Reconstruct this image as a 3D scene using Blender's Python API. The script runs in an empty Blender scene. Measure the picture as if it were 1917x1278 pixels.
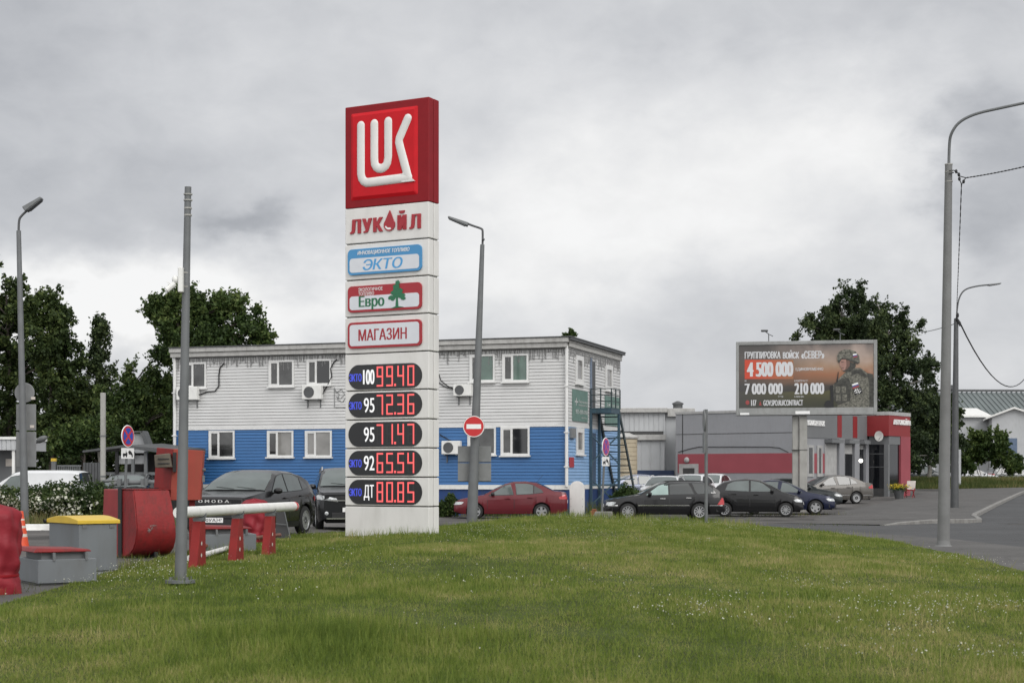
import bpy, bmesh, math, random
import numpy as np
from mathutils import Vector, Matrix
R = math.radians
SC = bpy.context.scene
COL = SC.collection
# ------------------------------------------------------------------ camera
F, CX, HY, EZ = 2929.0, 958.5, 888.0, 1.7
cd = bpy.data.cameras.new('camera'); cam = bpy.data.objects.new('camera', cd); COL.objects.link(cam)
cam.location = (0, 0, EZ); cam.rotation_euler = (R(90), 0, 0)
cd.sensor_width = 36; cd.lens = F/1917*36; cd.shift_y = (HY-639)/1917
cd.clip_start = .1; cd.clip_end = 3000
cd.dof.use_dof = True; cd.dof.focus_distance = 36; cd.dof.aperture_fstop = 4.0
SC.camera = cam
SC.view_settings.view_transform = 'Standard'; SC.view_settings.look = 'None'
SC.view_settings.exposure = 0.0; SC.view_settings.gamma = 1
# ------------------------------------------------------------------ world: overcast sky
W = bpy.data.worlds.new('World'); SC.world = W; W.use_nodes = True
nt = W.node_tree; nt.nodes.clear()
def N(nt, t, **k):
    n = nt.nodes.new(t)
    for a, b in k.items():
        if a[0] == 'i' and a[1:].isdigit():
            n.inputs[int(a[1:])].default_value = b
        else: setattr(n, a, b)
    return n
def Lk(nt, a, b): nt.links.new(a, b)
def M2(nt, op, a, b=None, c=None, clamp=False):
    n = nt.nodes.new('ShaderNodeMath'); n.operation = op; n.use_clamp = clamp
    for i, s in enumerate((a, b, c)):
        if s is None: continue
        if isinstance(s, (int, float)): n.inputs[i].default_value = s
        else: nt.links.new(s, n.inputs[i])
    return n.outputs[0]
SUN_EL, SUN_AZ = R(34), R(142)      # azimuth measured from +Y (view direction) towards +X
def build_world():
    out = N(nt, 'ShaderNodeOutputWorld'); tc = N(nt, 'ShaderNodeTexCoord')
    sep = N(nt, 'ShaderNodeSeparateXYZ'); Lk(nt, tc.outputs['Generated'], sep.inputs[0])
    X, Y, Z = sep.outputs
    az = M2(nt, 'ARCTAN2', X, Y); el = M2(nt, 'ARCSINE', Z)
    # soft cloud noise, stretched sideways, in (azimuth, elevation)
    cmb = N(nt, 'ShaderNodeCombineXYZ'); Lk(nt, az, cmb.inputs[0]); Lk(nt, M2(nt, 'MULTIPLY', el, 1.6), cmb.inputs[1])
    n1 = N(nt, 'ShaderNodeTexNoise'); n1.inputs['Scale'].default_value = 9; n1.inputs['Detail'].default_value = 7; n1.inputs['Roughness'].default_value = .52
    Lk(nt, cmb.outputs[0], n1.inputs['Vector'])
    n2 = N(nt, 'ShaderNodeTexNoise'); n2.inputs['Scale'].default_value = 3.1; n2.inputs['Detail'].default_value = 4
    Lk(nt, cmb.outputs[0], n2.inputs['Vector'])
    wn = N(nt, 'ShaderNodeTexNoise'); wn.inputs['Scale'].default_value = 16; wn.inputs['Detail'].default_value = 6; wn.inputs['Roughness'].default_value = .55
    Lk(nt, cmb.outputs[0], wn.inputs['Vector'])
    ws = N(nt, 'ShaderNodeSeparateColor'); Lk(nt, wn.outputs['Color'], ws.inputs[0])
    wx = M2(nt, 'ADD', az, M2(nt, 'MULTIPLY', M2(nt, 'SUBTRACT', ws.outputs[0], .5), .11))
    wy = M2(nt, 'ADD', el, M2(nt, 'MULTIPLY', M2(nt, 'SUBTRACT', ws.outputs[1], .5), .075))
    v = M2(nt, 'ADD', .665, M2(nt, 'MULTIPLY', M2(nt, 'SUBTRACT', n1.outputs[0], .5), .24))
    v = M2(nt, 'ADD', v, M2(nt, 'MULTIPLY', M2(nt, 'SUBTRACT', n2.outputs[0], .5), .10))
    n3 = N(nt, 'ShaderNodeTexNoise'); n3.inputs['Scale'].default_value = 24; n3.inputs['Detail'].default_value = 8; n3.inputs['Roughness'].default_value = .58; n3.inputs['Distortion'].default_value = .4
    Lk(nt, cmb.outputs[0], n3.inputs['Vector']); v = M2(nt, 'ADD', v, M2(nt, 'MULTIPLY', M2(nt, 'SUBTRACT', n3.outputs[0], .5), .17))
    # cloud bank lights and darks: (px, py, rx, ry, weight, hardness)
    for px, py, rx, ry, w, h in CLOUDS:
        a0 = math.atan((px-CX)/F); e0 = math.atan((HY-py)/F*math.cos(a0))
        dx = M2(nt, 'MULTIPLY', M2(nt, 'SUBTRACT', wx, a0), F/rx); dy = M2(nt, 'MULTIPLY', M2(nt, 'SUBTRACT', wy, e0), F/ry)
        r2 = M2(nt, 'ADD', M2(nt, 'MULTIPLY', dx, dx), M2(nt, 'MULTIPLY', dy, dy))
        if h > 1: r2 = M2(nt, 'POWER', r2, h)
        g = M2(nt, 'EXPONENT', M2(nt, 'MULTIPLY', r2, -1))
        v = M2(nt, 'ADD', v, M2(nt, 'MULTIPLY', g, w))
    v = M2(nt, 'MINIMUM', M2(nt, 'MAXIMUM', v, .36), .95)
    # overcast sky is brighter towards the zenith
    mr = N(nt, 'ShaderNodeMapRange', interpolation_type='SMOOTHSTEP'); mr.inputs[1].default_value = R(19); mr.inputs[2].default_value = R(70)
    mr.inputs[3].default_value = 1; mr.inputs[4].default_value = ZEN
    Lk(nt, el, mr.inputs[0]); v = M2(nt, 'MULTIPLY', v, mr.outputs[0])
    # brightness added to the unseen sky behind the viewer, to light sides facing it
    mb_ = N(nt, 'ShaderNodeMapRange', interpolation_type='SMOOTHSTEP'); mb_.inputs[1].default_value = .25; mb_.inputs[2].default_value = -.75
    mb_.inputs[3].default_value = 1; mb_.inputs[4].default_value = BACK
    Lk(nt, Y, mb_.inputs[0]); v = M2(nt, 'MULTIPLY', v, mb_.outputs[0])
    cr = N(nt, 'ShaderNodeMix', data_type='RGBA'); cr.inputs[6].default_value = (.94, .975, 1.05, 1); cr.inputs[7].default_value = (1, 1, 1, 1)
    Lk(nt, M2(nt, 'MULTIPLY', M2(nt, 'SUBTRACT', v, .4), 2, clamp=True), cr.inputs[0])
    mul = N(nt, 'ShaderNodeVectorMath', operation='SCALE'); Lk(nt, cr.outputs[2], mul.inputs[0]); Lk(nt, v, mul.inputs['Scale'])
    b1 = N(nt, 'ShaderNodeBackground'); Lk(nt, mul.outputs[0], b1.inputs[0]); b1.inputs[1].default_value = 1.0
    sk = N(nt, 'ShaderNodeTexSky'); sk.sky_type = 'NISHITA'; sk.sun_disc = False; sk.sun_elevation = SUN_EL; sk.sun_rotation = SUN_AZ
    b2 = N(nt, 'ShaderNodeBackground'); Lk(nt, sk.outputs[0], b2.inputs[0]); b2.inputs[1].default_value = .06
    mx = N(nt, 'ShaderNodeMixShader'); mx.inputs[0].default_value = .96
    Lk(nt, b2.outputs[0], mx.inputs[1]); Lk(nt, b1.outputs[0], mx.inputs[2]); Lk(nt, mx.outputs[0], out.inputs[0])
ZEN, BACK = 1.5, 2.25
CLOUDS = [  # px, py, rx, ry, weight, hardness
    (1350, 340, 480, 190, .20, 1), (1620, 250, 150, 80, .12, 1), (1020, 470, 280, 160, .19, 1),
    (100, 545, 300, 90, .30, 1.5), (620, 560, 240, 90, .24, 1.2), (250, 600, 260, 60, .14, 1),
    (465, 408, 80, 40, -.17, 1.5), (135, 517, 50, 12, -.14, 1), (560, 520, 60, 30, -.06, 1),
    (1870, 330, 125, 150, -.24, 2.0), (1340, 545, 220, 60, -.06, 1), (1420, 650, 420, 80, -.04, 1),
    (250, 370, 420, 90, -.10, 1), (1850, 660, 160, 70, .05, 1), (870, 560, 90, 40, -.08, 1),
    (60, 40, 300, 160, -.10, 1), (1500, 20, 420, 60, -.07, 1), (-120, 260, 200, 260, -.08, 1)]
build_world()
sd = bpy.data.lights.new('sun', 'SUN'); sd.energy = 1.2; sd.angle = R(30); sd.color = (1, .97, .93)
sun = bpy.data.objects.new('sun', sd); COL.objects.link(sun)
sv = Vector((math.sin(SUN_AZ)*math.cos(SUN_EL), math.cos(SUN_AZ)*math.cos(SUN_EL), math.sin(SUN_EL)))
sun.rotation_euler = (-sv).to_track_quat('-Z', 'Y').to_euler(); sun.location = sv*200
# ------------------------------------------------------------------ helpers
def P(px, py, d): return Vector(((px-CX)*d/F, d, EZ+(HY-py)*d/F))
def gz(x, y):
    """height of the paved ground"""
    z = .0125*max(0, min(y, 190)-65) if y > 65 else 0
    t = max(0, min(1, (-2.5-x)/3)); s = max(0, min(1, (52-y)/8))
    return z + .2*t*t*(3-2*t)*s*s*(3-2*s)
class Frame:
    """upright local frame: x along a face, y behind it, z up"""
    def __init__(s, o, phi): s.o = Vector(o); s.phi = phi; s.c = math.cos(phi); s.s = math.sin(phi)
    def hit(s, px, py, y=0.):
        dx, dz = (px-CX)/F, (HY-py)/F
        n = (-s.s, s.c); t = (y + s.o.x*n[0]+s.o.y*n[1])/(dx*n[0]+n[1])
        wx, wy, wz = dx*t-s.o.x, t-s.o.y, EZ+dz*t-s.o.z
        return wx*s.c+wy*s.s, wz
    def hitx(s, px, py, x=0.):
        dx, dz = (px-CX)/F, (HY-py)/F
        n = (s.c, s.s); t = (x + s.o.x*n[0]+s.o.y*n[1])/(dx*n[0]+n[1])
        wx, wy, wz = dx*t-s.o.x, t-s.o.y, EZ+dz*t-s.o.z
        return -wx*s.s+wy*s.c, wz
def thing(name, label, cat, loc=(0, 0, 0), rz=0, group=None):
    o = bpy.data.objects.new(name, None); COL.objects.link(o); o.empty_display_size = .3
    o.location = loc; o.rotation_euler = (0, 0, rz); o['label'] = label; o['category'] = cat
    if group: o['group'] = group
    return o
def tag(o, label=None, cat=None, group=None, kind=None):
    for k, v in (('label', label), ('category', cat), ('group', group), ('kind', kind)):
        if v: o[k] = v
    return o
def kids(o): return [c for c in COL.objects if c.parent == o]
def copy_tree(o, parent=None):
    c = o.copy(); COL.objects.link(c); c.parent = parent
    for ch in kids(o): copy_tree(ch, c)
    return c
def fin(me, name, mats, parent, smooth, sharp):
    for m in (mats if isinstance(mats, (list, tuple)) else [mats]): me.materials.append(m)
    if smooth:
        me.polygons.foreach_set('use_smooth', [True]*len(me.polygons))
        if sharp: me.set_sharp_from_angle(angle=R(sharp))
    o = bpy.data.objects.new(name, me); COL.objects.link(o)
    if parent: o.parent = parent
    return o
class MB:
    def __init__(s): s.v = []; s.f = []; s.m = []
    def add(s, vs, fs, m=0):
        b = len(s.v); s.v += [tuple(v) for v in vs]; s.f += [tuple(b+i for i in f) for f in fs]; s.m += [m]*len(fs)
    def box(s, x0, x1, y0, y1, z0, z1, m=0):
        s.add([(x0,y0,z0),(x1,y0,z0),(x1,y1,z0),(x0,y1,z0),(x0,y0,z1),(x1,y0,z1),(x1,y1,z1),(x0,y1,z1)],
              [(0,3,2,1),(4,5,6,7),(0,1,5,4),(1,2,6,5),(2,3,7,6),(3,0,4,7)], m)
    def hexa(s, b4, t4, m=0):
        s.add(list(b4)+list(t4), [(0,3,2,1),(4,5,6,7),(0,1,5,4),(1,2,6,5),(2,3,7,6),(3,0,4,7)], m)
    def bar(s, a, b, w, h=None, m=0):
        """square bar from a to b"""
        a, b = Vector(a), Vector(b); h = h or w; d = (b-a).normalized()
        u = d.cross(Vector((0,0,1)))
        if u.length < .01: u = Vector((1,0,0))
        u.normalize(); v = u.cross(d)
        q = [(-1,-1),(1,-1),(1,1),(-1,1)]
        s.hexa([a+u*w/2*i+v*h/2*j for i,j in q], [b+u*w/2*i+v*h/2*j for i,j in q], m)
    def prism(s, poly, y0, y1, m=0):
        """polygon in (x,z), extruded in y; front face looks to -y"""
        A = sum(poly[i][0]*poly[(i+1)%len(poly)][1]-poly[(i+1)%len(poly)][0]*poly[i][1] for i in range(len(poly)))
        if A < 0: poly = poly[::-1]
        n = len(poly); vs = [(x,y0,z) for x,z in poly]+[(x,y1,z) for x,z in poly]
        fs = [tuple(range(n)), tuple(range(2*n-1, n-1, -1))]+[(i+n, (i+1)%n+n, (i+1)%n, i) for i in range(n)]
        s.add(vs, fs, m)
    def flat(s, poly, y, m=0):
        A = sum(poly[i][0]*poly[(i+1)%len(poly)][1]-poly[(i+1)%len(poly)][0]*poly[i][1] for i in range(len(poly)))
        if A < 0: poly = poly[::-1]
        s.add([(x,y,z) for x,z in poly], [tuple(range(len(poly)))], m)
    def tube(s, pts, r, n=10, m=0, caps=True):
        pts = [Vector(p) for p in pts]; k = len(pts)
        rs = r if isinstance(r, (list, tuple)) else [r]*k
        vs = []; u = None
        for i, p in enumerate(pts):
            d = (pts[min(i+1,k-1)]-pts[max(i-1,0)]).normalized()
            if u is None:
                u = d.cross(Vector((0,1,0)));
                if u.length < .05: u = d.cross(Vector((1,0,0)))
            u = (u-d*u.dot(d)).normalized(); w = d.cross(u)
            vs += [p+(u*math.cos(2*math.pi*j/n)+w*math.sin(2*math.pi*j/n))*rs[i] for j in range(n)]
        fs = [(i*n+j, i*n+(j+1)%n, (i+1)*n+(j+1)%n, (i+1)*n+j) for i in range(k-1) for j in range(n)]
        if caps: fs += [tuple(range(n-1,-1,-1)), tuple((k-1)*n+j for j in range(n))]
        s.add(vs, fs, m)
    def lathe(s, prof, c=(0,0,0), axis='z', n=20, m=0):
        c = Vector(c); vs = []
        for r, h in prof:
            for j in range(n):
                a = 2*math.pi*j/n; x, y = r*math.cos(a), r*math.sin(a)
                vs.append(c+(Vector((x,y,h)) if axis == 'z' else Vector((x,h,y)) if axis == 'y' else Vector((h,x,y))))
        k = len(prof)
        fs = [(i*n+j, i*n+(j+1)%n, (i+1)*n+(j+1)%n, (i+1)*n+j) for i in range(k-1) for j in range(n)]
        if axis == 'y': fs = [f[::-1] for f in fs]
        s.add(vs, fs, m)
    def disc(s, c, r, y=None, n=24, m=0, rz=None):
        """disc in (x,z) facing -y"""
        x, z = c; rz = rz or r
        s.flat([(x+r*math.cos(2*math.pi*j/n), z+rz*math.sin(2*math.pi*j/n)) for j in range(n)], y, m)
    def ell(s, c, r, n=12, k=8, m=0):
        c = Vector(c); vs = []; fs = []
        for i in range(k+1):
            t = math.pi*i/k
            for j in range(n):
                a = 2*math.pi*j/n
                vs.append(c+Vector((r[0]*math.sin(t)*math.cos(a), r[1]*math.sin(t)*math.sin(a), r[2]*math.cos(t))))
        fs = [(i*n+j, (i+1)*n+j, (i+1)*n+(j+1)%n, i*n+(j+1)%n) for i in range(k) for j in range(n)]
        s.add(vs, fs, m)
    def build(s, name, mats, parent=None, smooth=False, sharp=35, bevel=0, seg=1):
        me = bpy.data.meshes.new(name); me.from_pydata(s.v, [], s.f)
        me.polygons.foreach_set('material_index', s.m)
        if bevel:
            bm = bmesh.new(); bm.from_mesh(me); bmesh.ops.remove_doubles(bm, verts=bm.verts, dist=1e-5)
            es = [e for e in bm.edges if len(e.link_faces) == 2 and e.calc_face_angle(0) > .5]
            bmesh.ops.bevel(bm, geom=es, offset=bevel, segments=seg, affect='EDGES', clamp_overlap=True)
            bm.to_mesh(me); bm.free()
        return fin(me, name, mats, parent, smooth, sharp)
def fast_mesh(name, verts, nper, mats, parent=None, smooth=False):
    verts = np.asarray(verts, dtype=np.float32).reshape(-1, 3); n = len(verts); m = n//nper
    me = bpy.data.meshes.new(name)
    me.vertices.add(n); me.vertices.foreach_set('co', verts.ravel())
    me.loops.add(n); me.loops.foreach_set('vertex_index', np.arange(n, dtype=np.int32))
    me.polygons.add(m); me.polygons.foreach_set('loop_start', np.arange(m, dtype=np.int32)*nper)
    me.update(calc_edges=True)
    return fin(me, name, mats, parent, smooth, 0)
GLY = {}
def text_geo(body):
    if body[0] == 'Э' and body not in GLY:      # open E: a mirrored С with a middle bar, then the rest of the word
        v0, f0 = text_geo('С'); a, b = min(v[0] for v in v0), max(v[0] for v in v0); h = (min(v[1] for v in v0)+max(v[1] for v in v0))/2
        vs = [(a+b-x, y) for x, y in v0]; n = len(vs); fs = list(f0)+[(n, n+1, n+2, n+3)]
        vs += [(a+(b-a)*.35, h-.035), (b-.05, h-.035), (b-.05, h+.035), (a+(b-a)*.35, h+.035)]
        v1, f1 = text_geo(body[1:]); n = len(vs); dx = b+.10-min(v[0] for v in v1); GLY[body] = (vs+[(x+dx, y) for x, y in v1], fs+[tuple(n+i for i in f) for f in f1])
    if body not in GLY:
        c = bpy.data.curves.new('lettering', 'FONT'); c.body = body; c.resolution_u = 5
        o = bpy.data.objects.new('lettering', c); me = bpy.data.meshes.new_from_object(o)
        GLY[body] = ([(v.co.x, v.co.y) for v in me.vertices], [tuple(p.vertices) for p in me.polygons])
        bpy.data.objects.remove(o); bpy.data.curves.remove(c); bpy.data.meshes.remove(me)
    return GLY[body]
def text(mb, body, x0, x1, z0, z1, y, m=0, bold=.0, shear=0., depth=0., map3=None):
    """lettering fitted to a rectangle of the (x,z) plane, facing -y; bold = stroke widening as a share of the letter height"""
    vs, fs = text_geo(body)
    w = max(0, bold)*(z1-z0); x0 += w; x1 -= w
    xa, xb = min(v[0] for v in vs), max(v[0] for v in vs); ya, yb = min(v[1] for v in vs), max(v[1] for v in vs)
    q = [(x0+(v[0]-xa)/(xb-xa)*(x1-x0), (v[1]-ya)/max(1e-6, yb-ya)) for v in vs]
    q = [(x+shear*(t-.5)*(z1-z0), z0+t*(z1-z0)) for x, t in q]
    mk = map3 or (lambda x, z, yy: (x, yy, z))
    offs = [(0, 0)] if not w else [(-w, 0), (0, .0), (w, 0)]
    zc = (z0+z1)/2
    for k, (ox, oz) in enumerate(offs):
        p = [(x+ox, z) for x, z in q]; yk = y+.0004*k
        mb.add([mk(x, z, yk) for x, z in p], fs, m)
        if depth:
            from collections import Counter
            ec = Counter(frozenset((f[i], f[(i+1) % len(f)])) for f in fs for i in range(len(f)))
            for f in fs:
                for i in range(len(f)):
                    a, b = f[i], f[(i+1) % len(f)]
                    if ec[frozenset((a, b))] == 1:
                        mb.add([mk(*p[a], yk), mk(*p[a], yk+depth-.0004*k), mk(*p[b], yk+depth-.0004*k), mk(*p[b], yk)], [(0,1,2,3)], m)
def rrect(x0, x1, z0, z1, r, n=6):
    pts = []
    for cx, cz, a in ((x1-r, z1-r, 0), (x0+r, z1-r, 90), (x0+r, z0+r, 180), (x1-r, z0+r, 270)):
        pts += [(cx+r*math.cos(R(a+90*i/n)), cz+r*math.sin(R(a+90*i/n))) for i in range(n+1)]
    return pts
def arc(c, r, a0, a1, n): return [(c[0]+r*math.cos(R(a0+(a1-a0)*i/n)), c[1]+r*math.sin(R(a0+(a1-a0)*i/n))) for i in range(n+1)]
def lerp(pts, x):
    if x <= pts[0][0]: return pts[0][1]
    for (a, b), (c, d) in zip(pts, pts[1:]):
        if x <= c: return b+(d-b)*(x-a)/(c-a)
    return pts[-1][1]
# ------------------------------------------------------------------ materials
def s2l(c): return tuple(((v/255)/12.92 if v/255 <= .04045 else ((v/255+.055)/1.055)**2.4) for v in c)
def pmat(name, col, rough=.6, metal=0., var=.12, scale=4., bump=0., bscale=None, coat=0., spec=.5, dirt=0., dcol=(.06,.05,.04), dscale=1.5, stretch=(1,1,.25)):
    m = bpy.data.materials.new(name); m.use_nodes = True; t = m.node_tree; b = t.nodes['Principled BSDF']
    b.inputs['Roughness'].default_value = rough; b.inputs['Metallic'].default_value = metal
    b.inputs['Coat Weight'].default_value = coat; b.inputs['Coat Roughness'].default_value = .06; b.inputs['Specular IOR Level'].default_value = spec
    tc = N(t, 'ShaderNodeTexCoord'); nz = N(t, 'ShaderNodeTexNoise'); nz.inputs['Scale'].default_value = scale; nz.inputs['Detail'].default_value = 5
    Lk(t, tc.outputs['Object'], nz.inputs['Vector'])
    mr = N(t, 'ShaderNodeMapRange'); mr.inputs[1].default_value = .3; mr.inputs[2].default_value = .7; mr.inputs[3].default_value = 1-var; mr.inputs[4].default_value = 1+var
    Lk(t, nz.outputs[0], mr.inputs[0])
    vm = N(t, 'ShaderNodeVectorMath', operation='SCALE'); vm.inputs[0].default_value = col[:3]; Lk(t, mr.outputs[0], vm.inputs['Scale'])
    outc = vm.outputs[0]
    if dirt:
        mp = N(t, 'ShaderNodeMapping'); mp.inputs['Scale'].default_value = stretch; Lk(t, tc.outputs['Object'], mp.inputs[0])
        n2 = N(t, 'ShaderNodeTexNoise'); n2.inputs['Scale'].default_value = dscale*4; n2.inputs['Detail'].default_value = 8; n2.inputs['Roughness'].default_value = .65
        Lk(t, mp.outputs[0], n2.inputs['Vector'])
        r2 = N(t, 'ShaderNodeMapRange'); r2.inputs[1].default_value = .48; r2.inputs[2].default_value = .75; r2.inputs[4].default_value = dirt; Lk(t, n2.outputs[0], r2.inputs[0])
        mx = N(t, 'ShaderNodeMix', data_type='RGBA'); Lk(t, r2.outputs[0], mx.inputs[0]); Lk(t, outc, mx.inputs[6]); mx.inputs[7].default_value = (*dcol, 1)
        outc = mx.outputs[2]
    Lk(t, outc, b.inputs['Base Color'])
    if bump:
        n3 = N(t, 'ShaderNodeTexNoise'); n3.inputs['Scale'].default_value = bscale or scale*6; n3.inputs['Detail'].default_value = 6
        Lk(t, tc.outputs['Object'], n3.inputs['Vector'])
        bp = N(t, 'ShaderNodeBump'); bp.inputs['Strength'].default_value = bump; bp.inputs['Distance'].default_value = .02
        Lk(t, n3.outputs[0], bp.inputs['Height']); Lk(t, bp.outputs[0], b.inputs['Normal'])
    return m
def emat(name, col, st, base=(.02,.02,.02)):
    m = bpy.data.materials.new(name); m.use_nodes = True; b = m.node_tree.nodes['Principled BSDF']
    b.inputs['Base Color'].default_value = (*base, 1); b.inputs['Emission Color'].default_value = (*col, 1); b.inputs['Emission Strength'].default_value = st
    return m
def foliage_mat(name, ca, cb, cc=None, trans=.25, scale=.5):
    m = bpy.data.materials.new(name); m.use_nodes = True; t = m.node_tree; b = t.nodes['Principled BSDF']
    tc = N(t, 'ShaderNodeTexCoord'); nz = N(t, 'ShaderNodeTexNoise'); nz.inputs['Scale'].default_value = scale; nz.inputs['Detail'].default_value = 3
    Lk(t, tc.outputs['Object'], nz.inputs['Vector'])
    g = N(t, 'ShaderNodeNewGeometry')
    a = M2(t, 'ADD', M2(t, 'MULTIPLY', M2(t, 'SUBTRACT', nz.outputs[0], .5), 2.6), g.outputs['Random Per Island'])
    cr = N(t, 'ShaderNodeValToRGB'); cr.color_ramp.elements[0].color = (*ca, 1); cr.color_ramp.elements[1].color = (*cb, 1)
    cr.color_ramp.elements[0].position = .1; cr.color_ramp.elements[1].position = .85
    if cc: e = cr.color_ramp.elements.new(1.0); e.color = (*cc, 1)
    Lk(t, a, cr.inputs[0]); Lk(t, cr.outputs[0], b.inputs['Base Color']); b.inputs['Roughness'].default_value = .6; b.inputs['Specular IOR Level'].default_value = .25
    tr = N(t, 'ShaderNodeBsdfTranslucent'); Lk(t, cr.outputs[0], tr.inputs[0])
    mx = N(t, 'ShaderNodeMixShader'); mx.inputs[0].default_value = trans
    Lk(t, b.outputs[0], mx.inputs[1]); Lk(t, tr.outputs[0], mx.inputs[2]); Lk(t, mx.outputs[0], t.nodes['Material Output'].inputs[0])
    return m
def asphalt_mat(name, col, patch=.25, crack=.5, scale=.35):
    m = pmat(name, col, .82, var=.10, scale=60, bump=.25, bscale=220, spec=.3)
    t = m.node_tree; b = t.nodes['Principled BSDF']; lk = b.inputs['Base Color'].links[0]; src = lk.from_socket
    tc = N(t, 'ShaderNodeTexCoord')
    n = N(t, 'ShaderNodeTexNoise'); n.inputs['Scale'].default_value = scale; n.inputs['Detail'].default_value = 7; n.inputs['Roughness'].default_value = .6; Lk(t, tc.outputs['Object'], n.inputs['Vector'])
    mr = N(t, 'ShaderNodeMapRange'); mr.inputs[1].default_value = .35; mr.inputs[2].default_value = .65; mr.inputs[3].default_value = 1-patch; mr.inputs[4].default_value = 1+patch; Lk(t, n.outputs[0], mr.inputs[0])
    vo = N(t, 'ShaderNodeTexVoronoi', feature='DISTANCE_TO_EDGE'); vo.inputs['Scale'].default_value = .45
    nn = N(t, 'ShaderNodeTexNoise'); nn.inputs['Scale'].default_value = 1.3; nn.inputs['Detail'].default_value = 4; Lk(t, tc.outputs['Object'], nn.inputs['Vector'])
    ad = N(t, 'ShaderNodeVectorMath', operation='ADD'); Lk(t, tc.outputs['Object'], ad.inputs[0]); Lk(t, nn.outputs['Color'], ad.inputs[1]); Lk(t, ad.outputs[0], vo.inputs['Vector'])
    cr = N(t, 'ShaderNodeMapRange'); cr.inputs[1].default_value = .0; cr.inputs[2].default_value = .022; cr.inputs[3].default_value = 1-crack; cr.inputs[4].default_value = 1; Lk(t, vo.outputs[0], cr.inputs[0])
    v1 = N(t, 'ShaderNodeVectorMath', operation='SCALE'); Lk(t, src, v1.inputs[0]); Lk(t, M2(t, 'MULTIPLY', mr.outputs[0], cr.outputs[0]), v1.inputs['Scale'])
    Lk(t, v1.outputs[0], b.inputs['Base Color'])
    return m
def glass_mat(name, col, rough=.04, spec=.7):
    return pmat(name, col, rough, var=.25, scale=1.2, spec=spec)
MT = {}
MT['lot'] = asphalt_mat('worn asphalt', (.088,.083,.079), .55, .6, .22)
MT['road'] = asphalt_mat('road asphalt', (.066,.067,.069), .14, .25, .2)
MT['walk'] = asphalt_mat('pale footpath asphalt', (.094,.091,.088), .14, .3, .5)
MT['kerb'] = pmat('kerb concrete', (.20,.195,.185), .85, var=.2, bump=.4, dirt=.5)
MT['concrete'] = pmat('pole concrete', (.165,.167,.165), .85, var=.12, scale=2, bump=.3, dirt=.35, dcol=(.13,.125,.12))
MT['concrete_light'] = pmat('light concrete', (.32,.315,.295), .85, var=.12, scale=2, bump=.3, dirt=.45, dcol=(.16,.15,.13))
MT['galv'] = pmat('galvanised steel', (.135,.142,.146), .6, .15, var=.12, scale=3, dirt=.25, dcol=(.16,.15,.14))
MT['galv_dark'] = pmat('dark grey steel', (.08,.083,.086), .55, .2, var=.12)
MT['sign_back'] = pmat('grey sign back', (.20,.205,.205), .55, .2, var=.08, dirt=.15)
MT['white'] = pmat('white panel', (.66,.65,.63), .35, var=.04, scale=1.5, dirt=.30, dcol=(.35,.34,.31), dscale=.5)
MT['white_paint'] = pmat('white paint', (.70,.70,.68), .5, var=.05, dirt=.25, dcol=(.3,.28,.25))
MT['red_sign'] = pmat('red sign enamel', (.50,.007,.014), .5, var=.06, spec=.2)
MT['red_dark'] = pmat('dark red enamel', (.22,.007,.012), .5, var=.06, spec=.2)
MT['ink_red'] = pmat('red lettering', (.33,.012,.022), .4, var=.03)
MT['ink_blue'] = pmat('light blue lettering', (.06,.30,.60), .4, var=.03)
MT['ink_green'] = pmat('green lettering', (.010,.13,.055), .4, var=.03)
MT['ink_white'] = pmat('white lettering', (.78,.78,.77), .4, var=.02)
MT['panel_pale'] = pmat('pale sign face', (.60,.62,.66), .35, var=.03)
MT['black'] = pmat('matt black', (.012,.012,.013), .6, var=.1)
MT['seam'] = pmat('dark seam', (.03,.03,.03), .8, var=.1)
MT['display'] = pmat('display black', (.010,.011,.013), .3, var=.1)
MT['led_off'] = pmat('unlit segment', (.022,.022,.024), .4, var=.1)
MT['led_red'] = emat('red segments', (1, .12, .12), 1.2)
MT['led_white'] = emat('white segments', (1, 1, 1), .95)
MT['led_blue'] = emat('blue segments', (.07, .11, 1), .75)
MT['old_red'] = pmat('weathered red paint', (.22,.020,.021), .5, spec=.25, var=.15, scale=3, bump=.25, dirt=.75, dcol=(.075,.028,.024), stretch=(1.6,1.6,1.1))
MT['post_red'] = pmat('red post paint', (.22,.015,.014), .5, spec=.25, var=.12, dirt=.35, dcol=(.10,.03,.025))
MT['faded_red'] = pmat('faded orange red paint', (.27,.050,.035), .55, spec=.25, var=.12, scale=2, dirt=.45, dcol=(.20,.07,.04))
MT['red_cloth'] = pmat('red tarpaulin', (.22,.017,.026), .55, var=.15, bump=.5, bscale=9, spec=.25)
MT['box_grey'] = pmat('grey painted steel', (.145,.158,.168), .5, var=.07, scale=2, dirt=.4, dcol=(.09,.085,.075), dscale=.7)
MT['box_grey_pale'] = pmat('pale grey painted steel', (.26,.275,.285), .5, var=.06, scale=2, dirt=.25)
MT['yellow'] = pmat('yellow lid', (.62,.42,.035), .4, var=.05, dirt=.2, dcol=(.3,.2,.05))
MT['orange'] = pmat('orange cone rubber', (.62,.075,.025), .5, var=.06)
MT['cone_band'] = pmat('cone band', (.55,.50,.45), .5)
MT['bark'] = pmat('bark', (.055,.045,.038), .9, var=.3, bump=.6)
MT['birch_bark'] = pmat('birch bark', (.22,.21,.19), .9, var=.4, scale=8, bump=.4)
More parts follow.
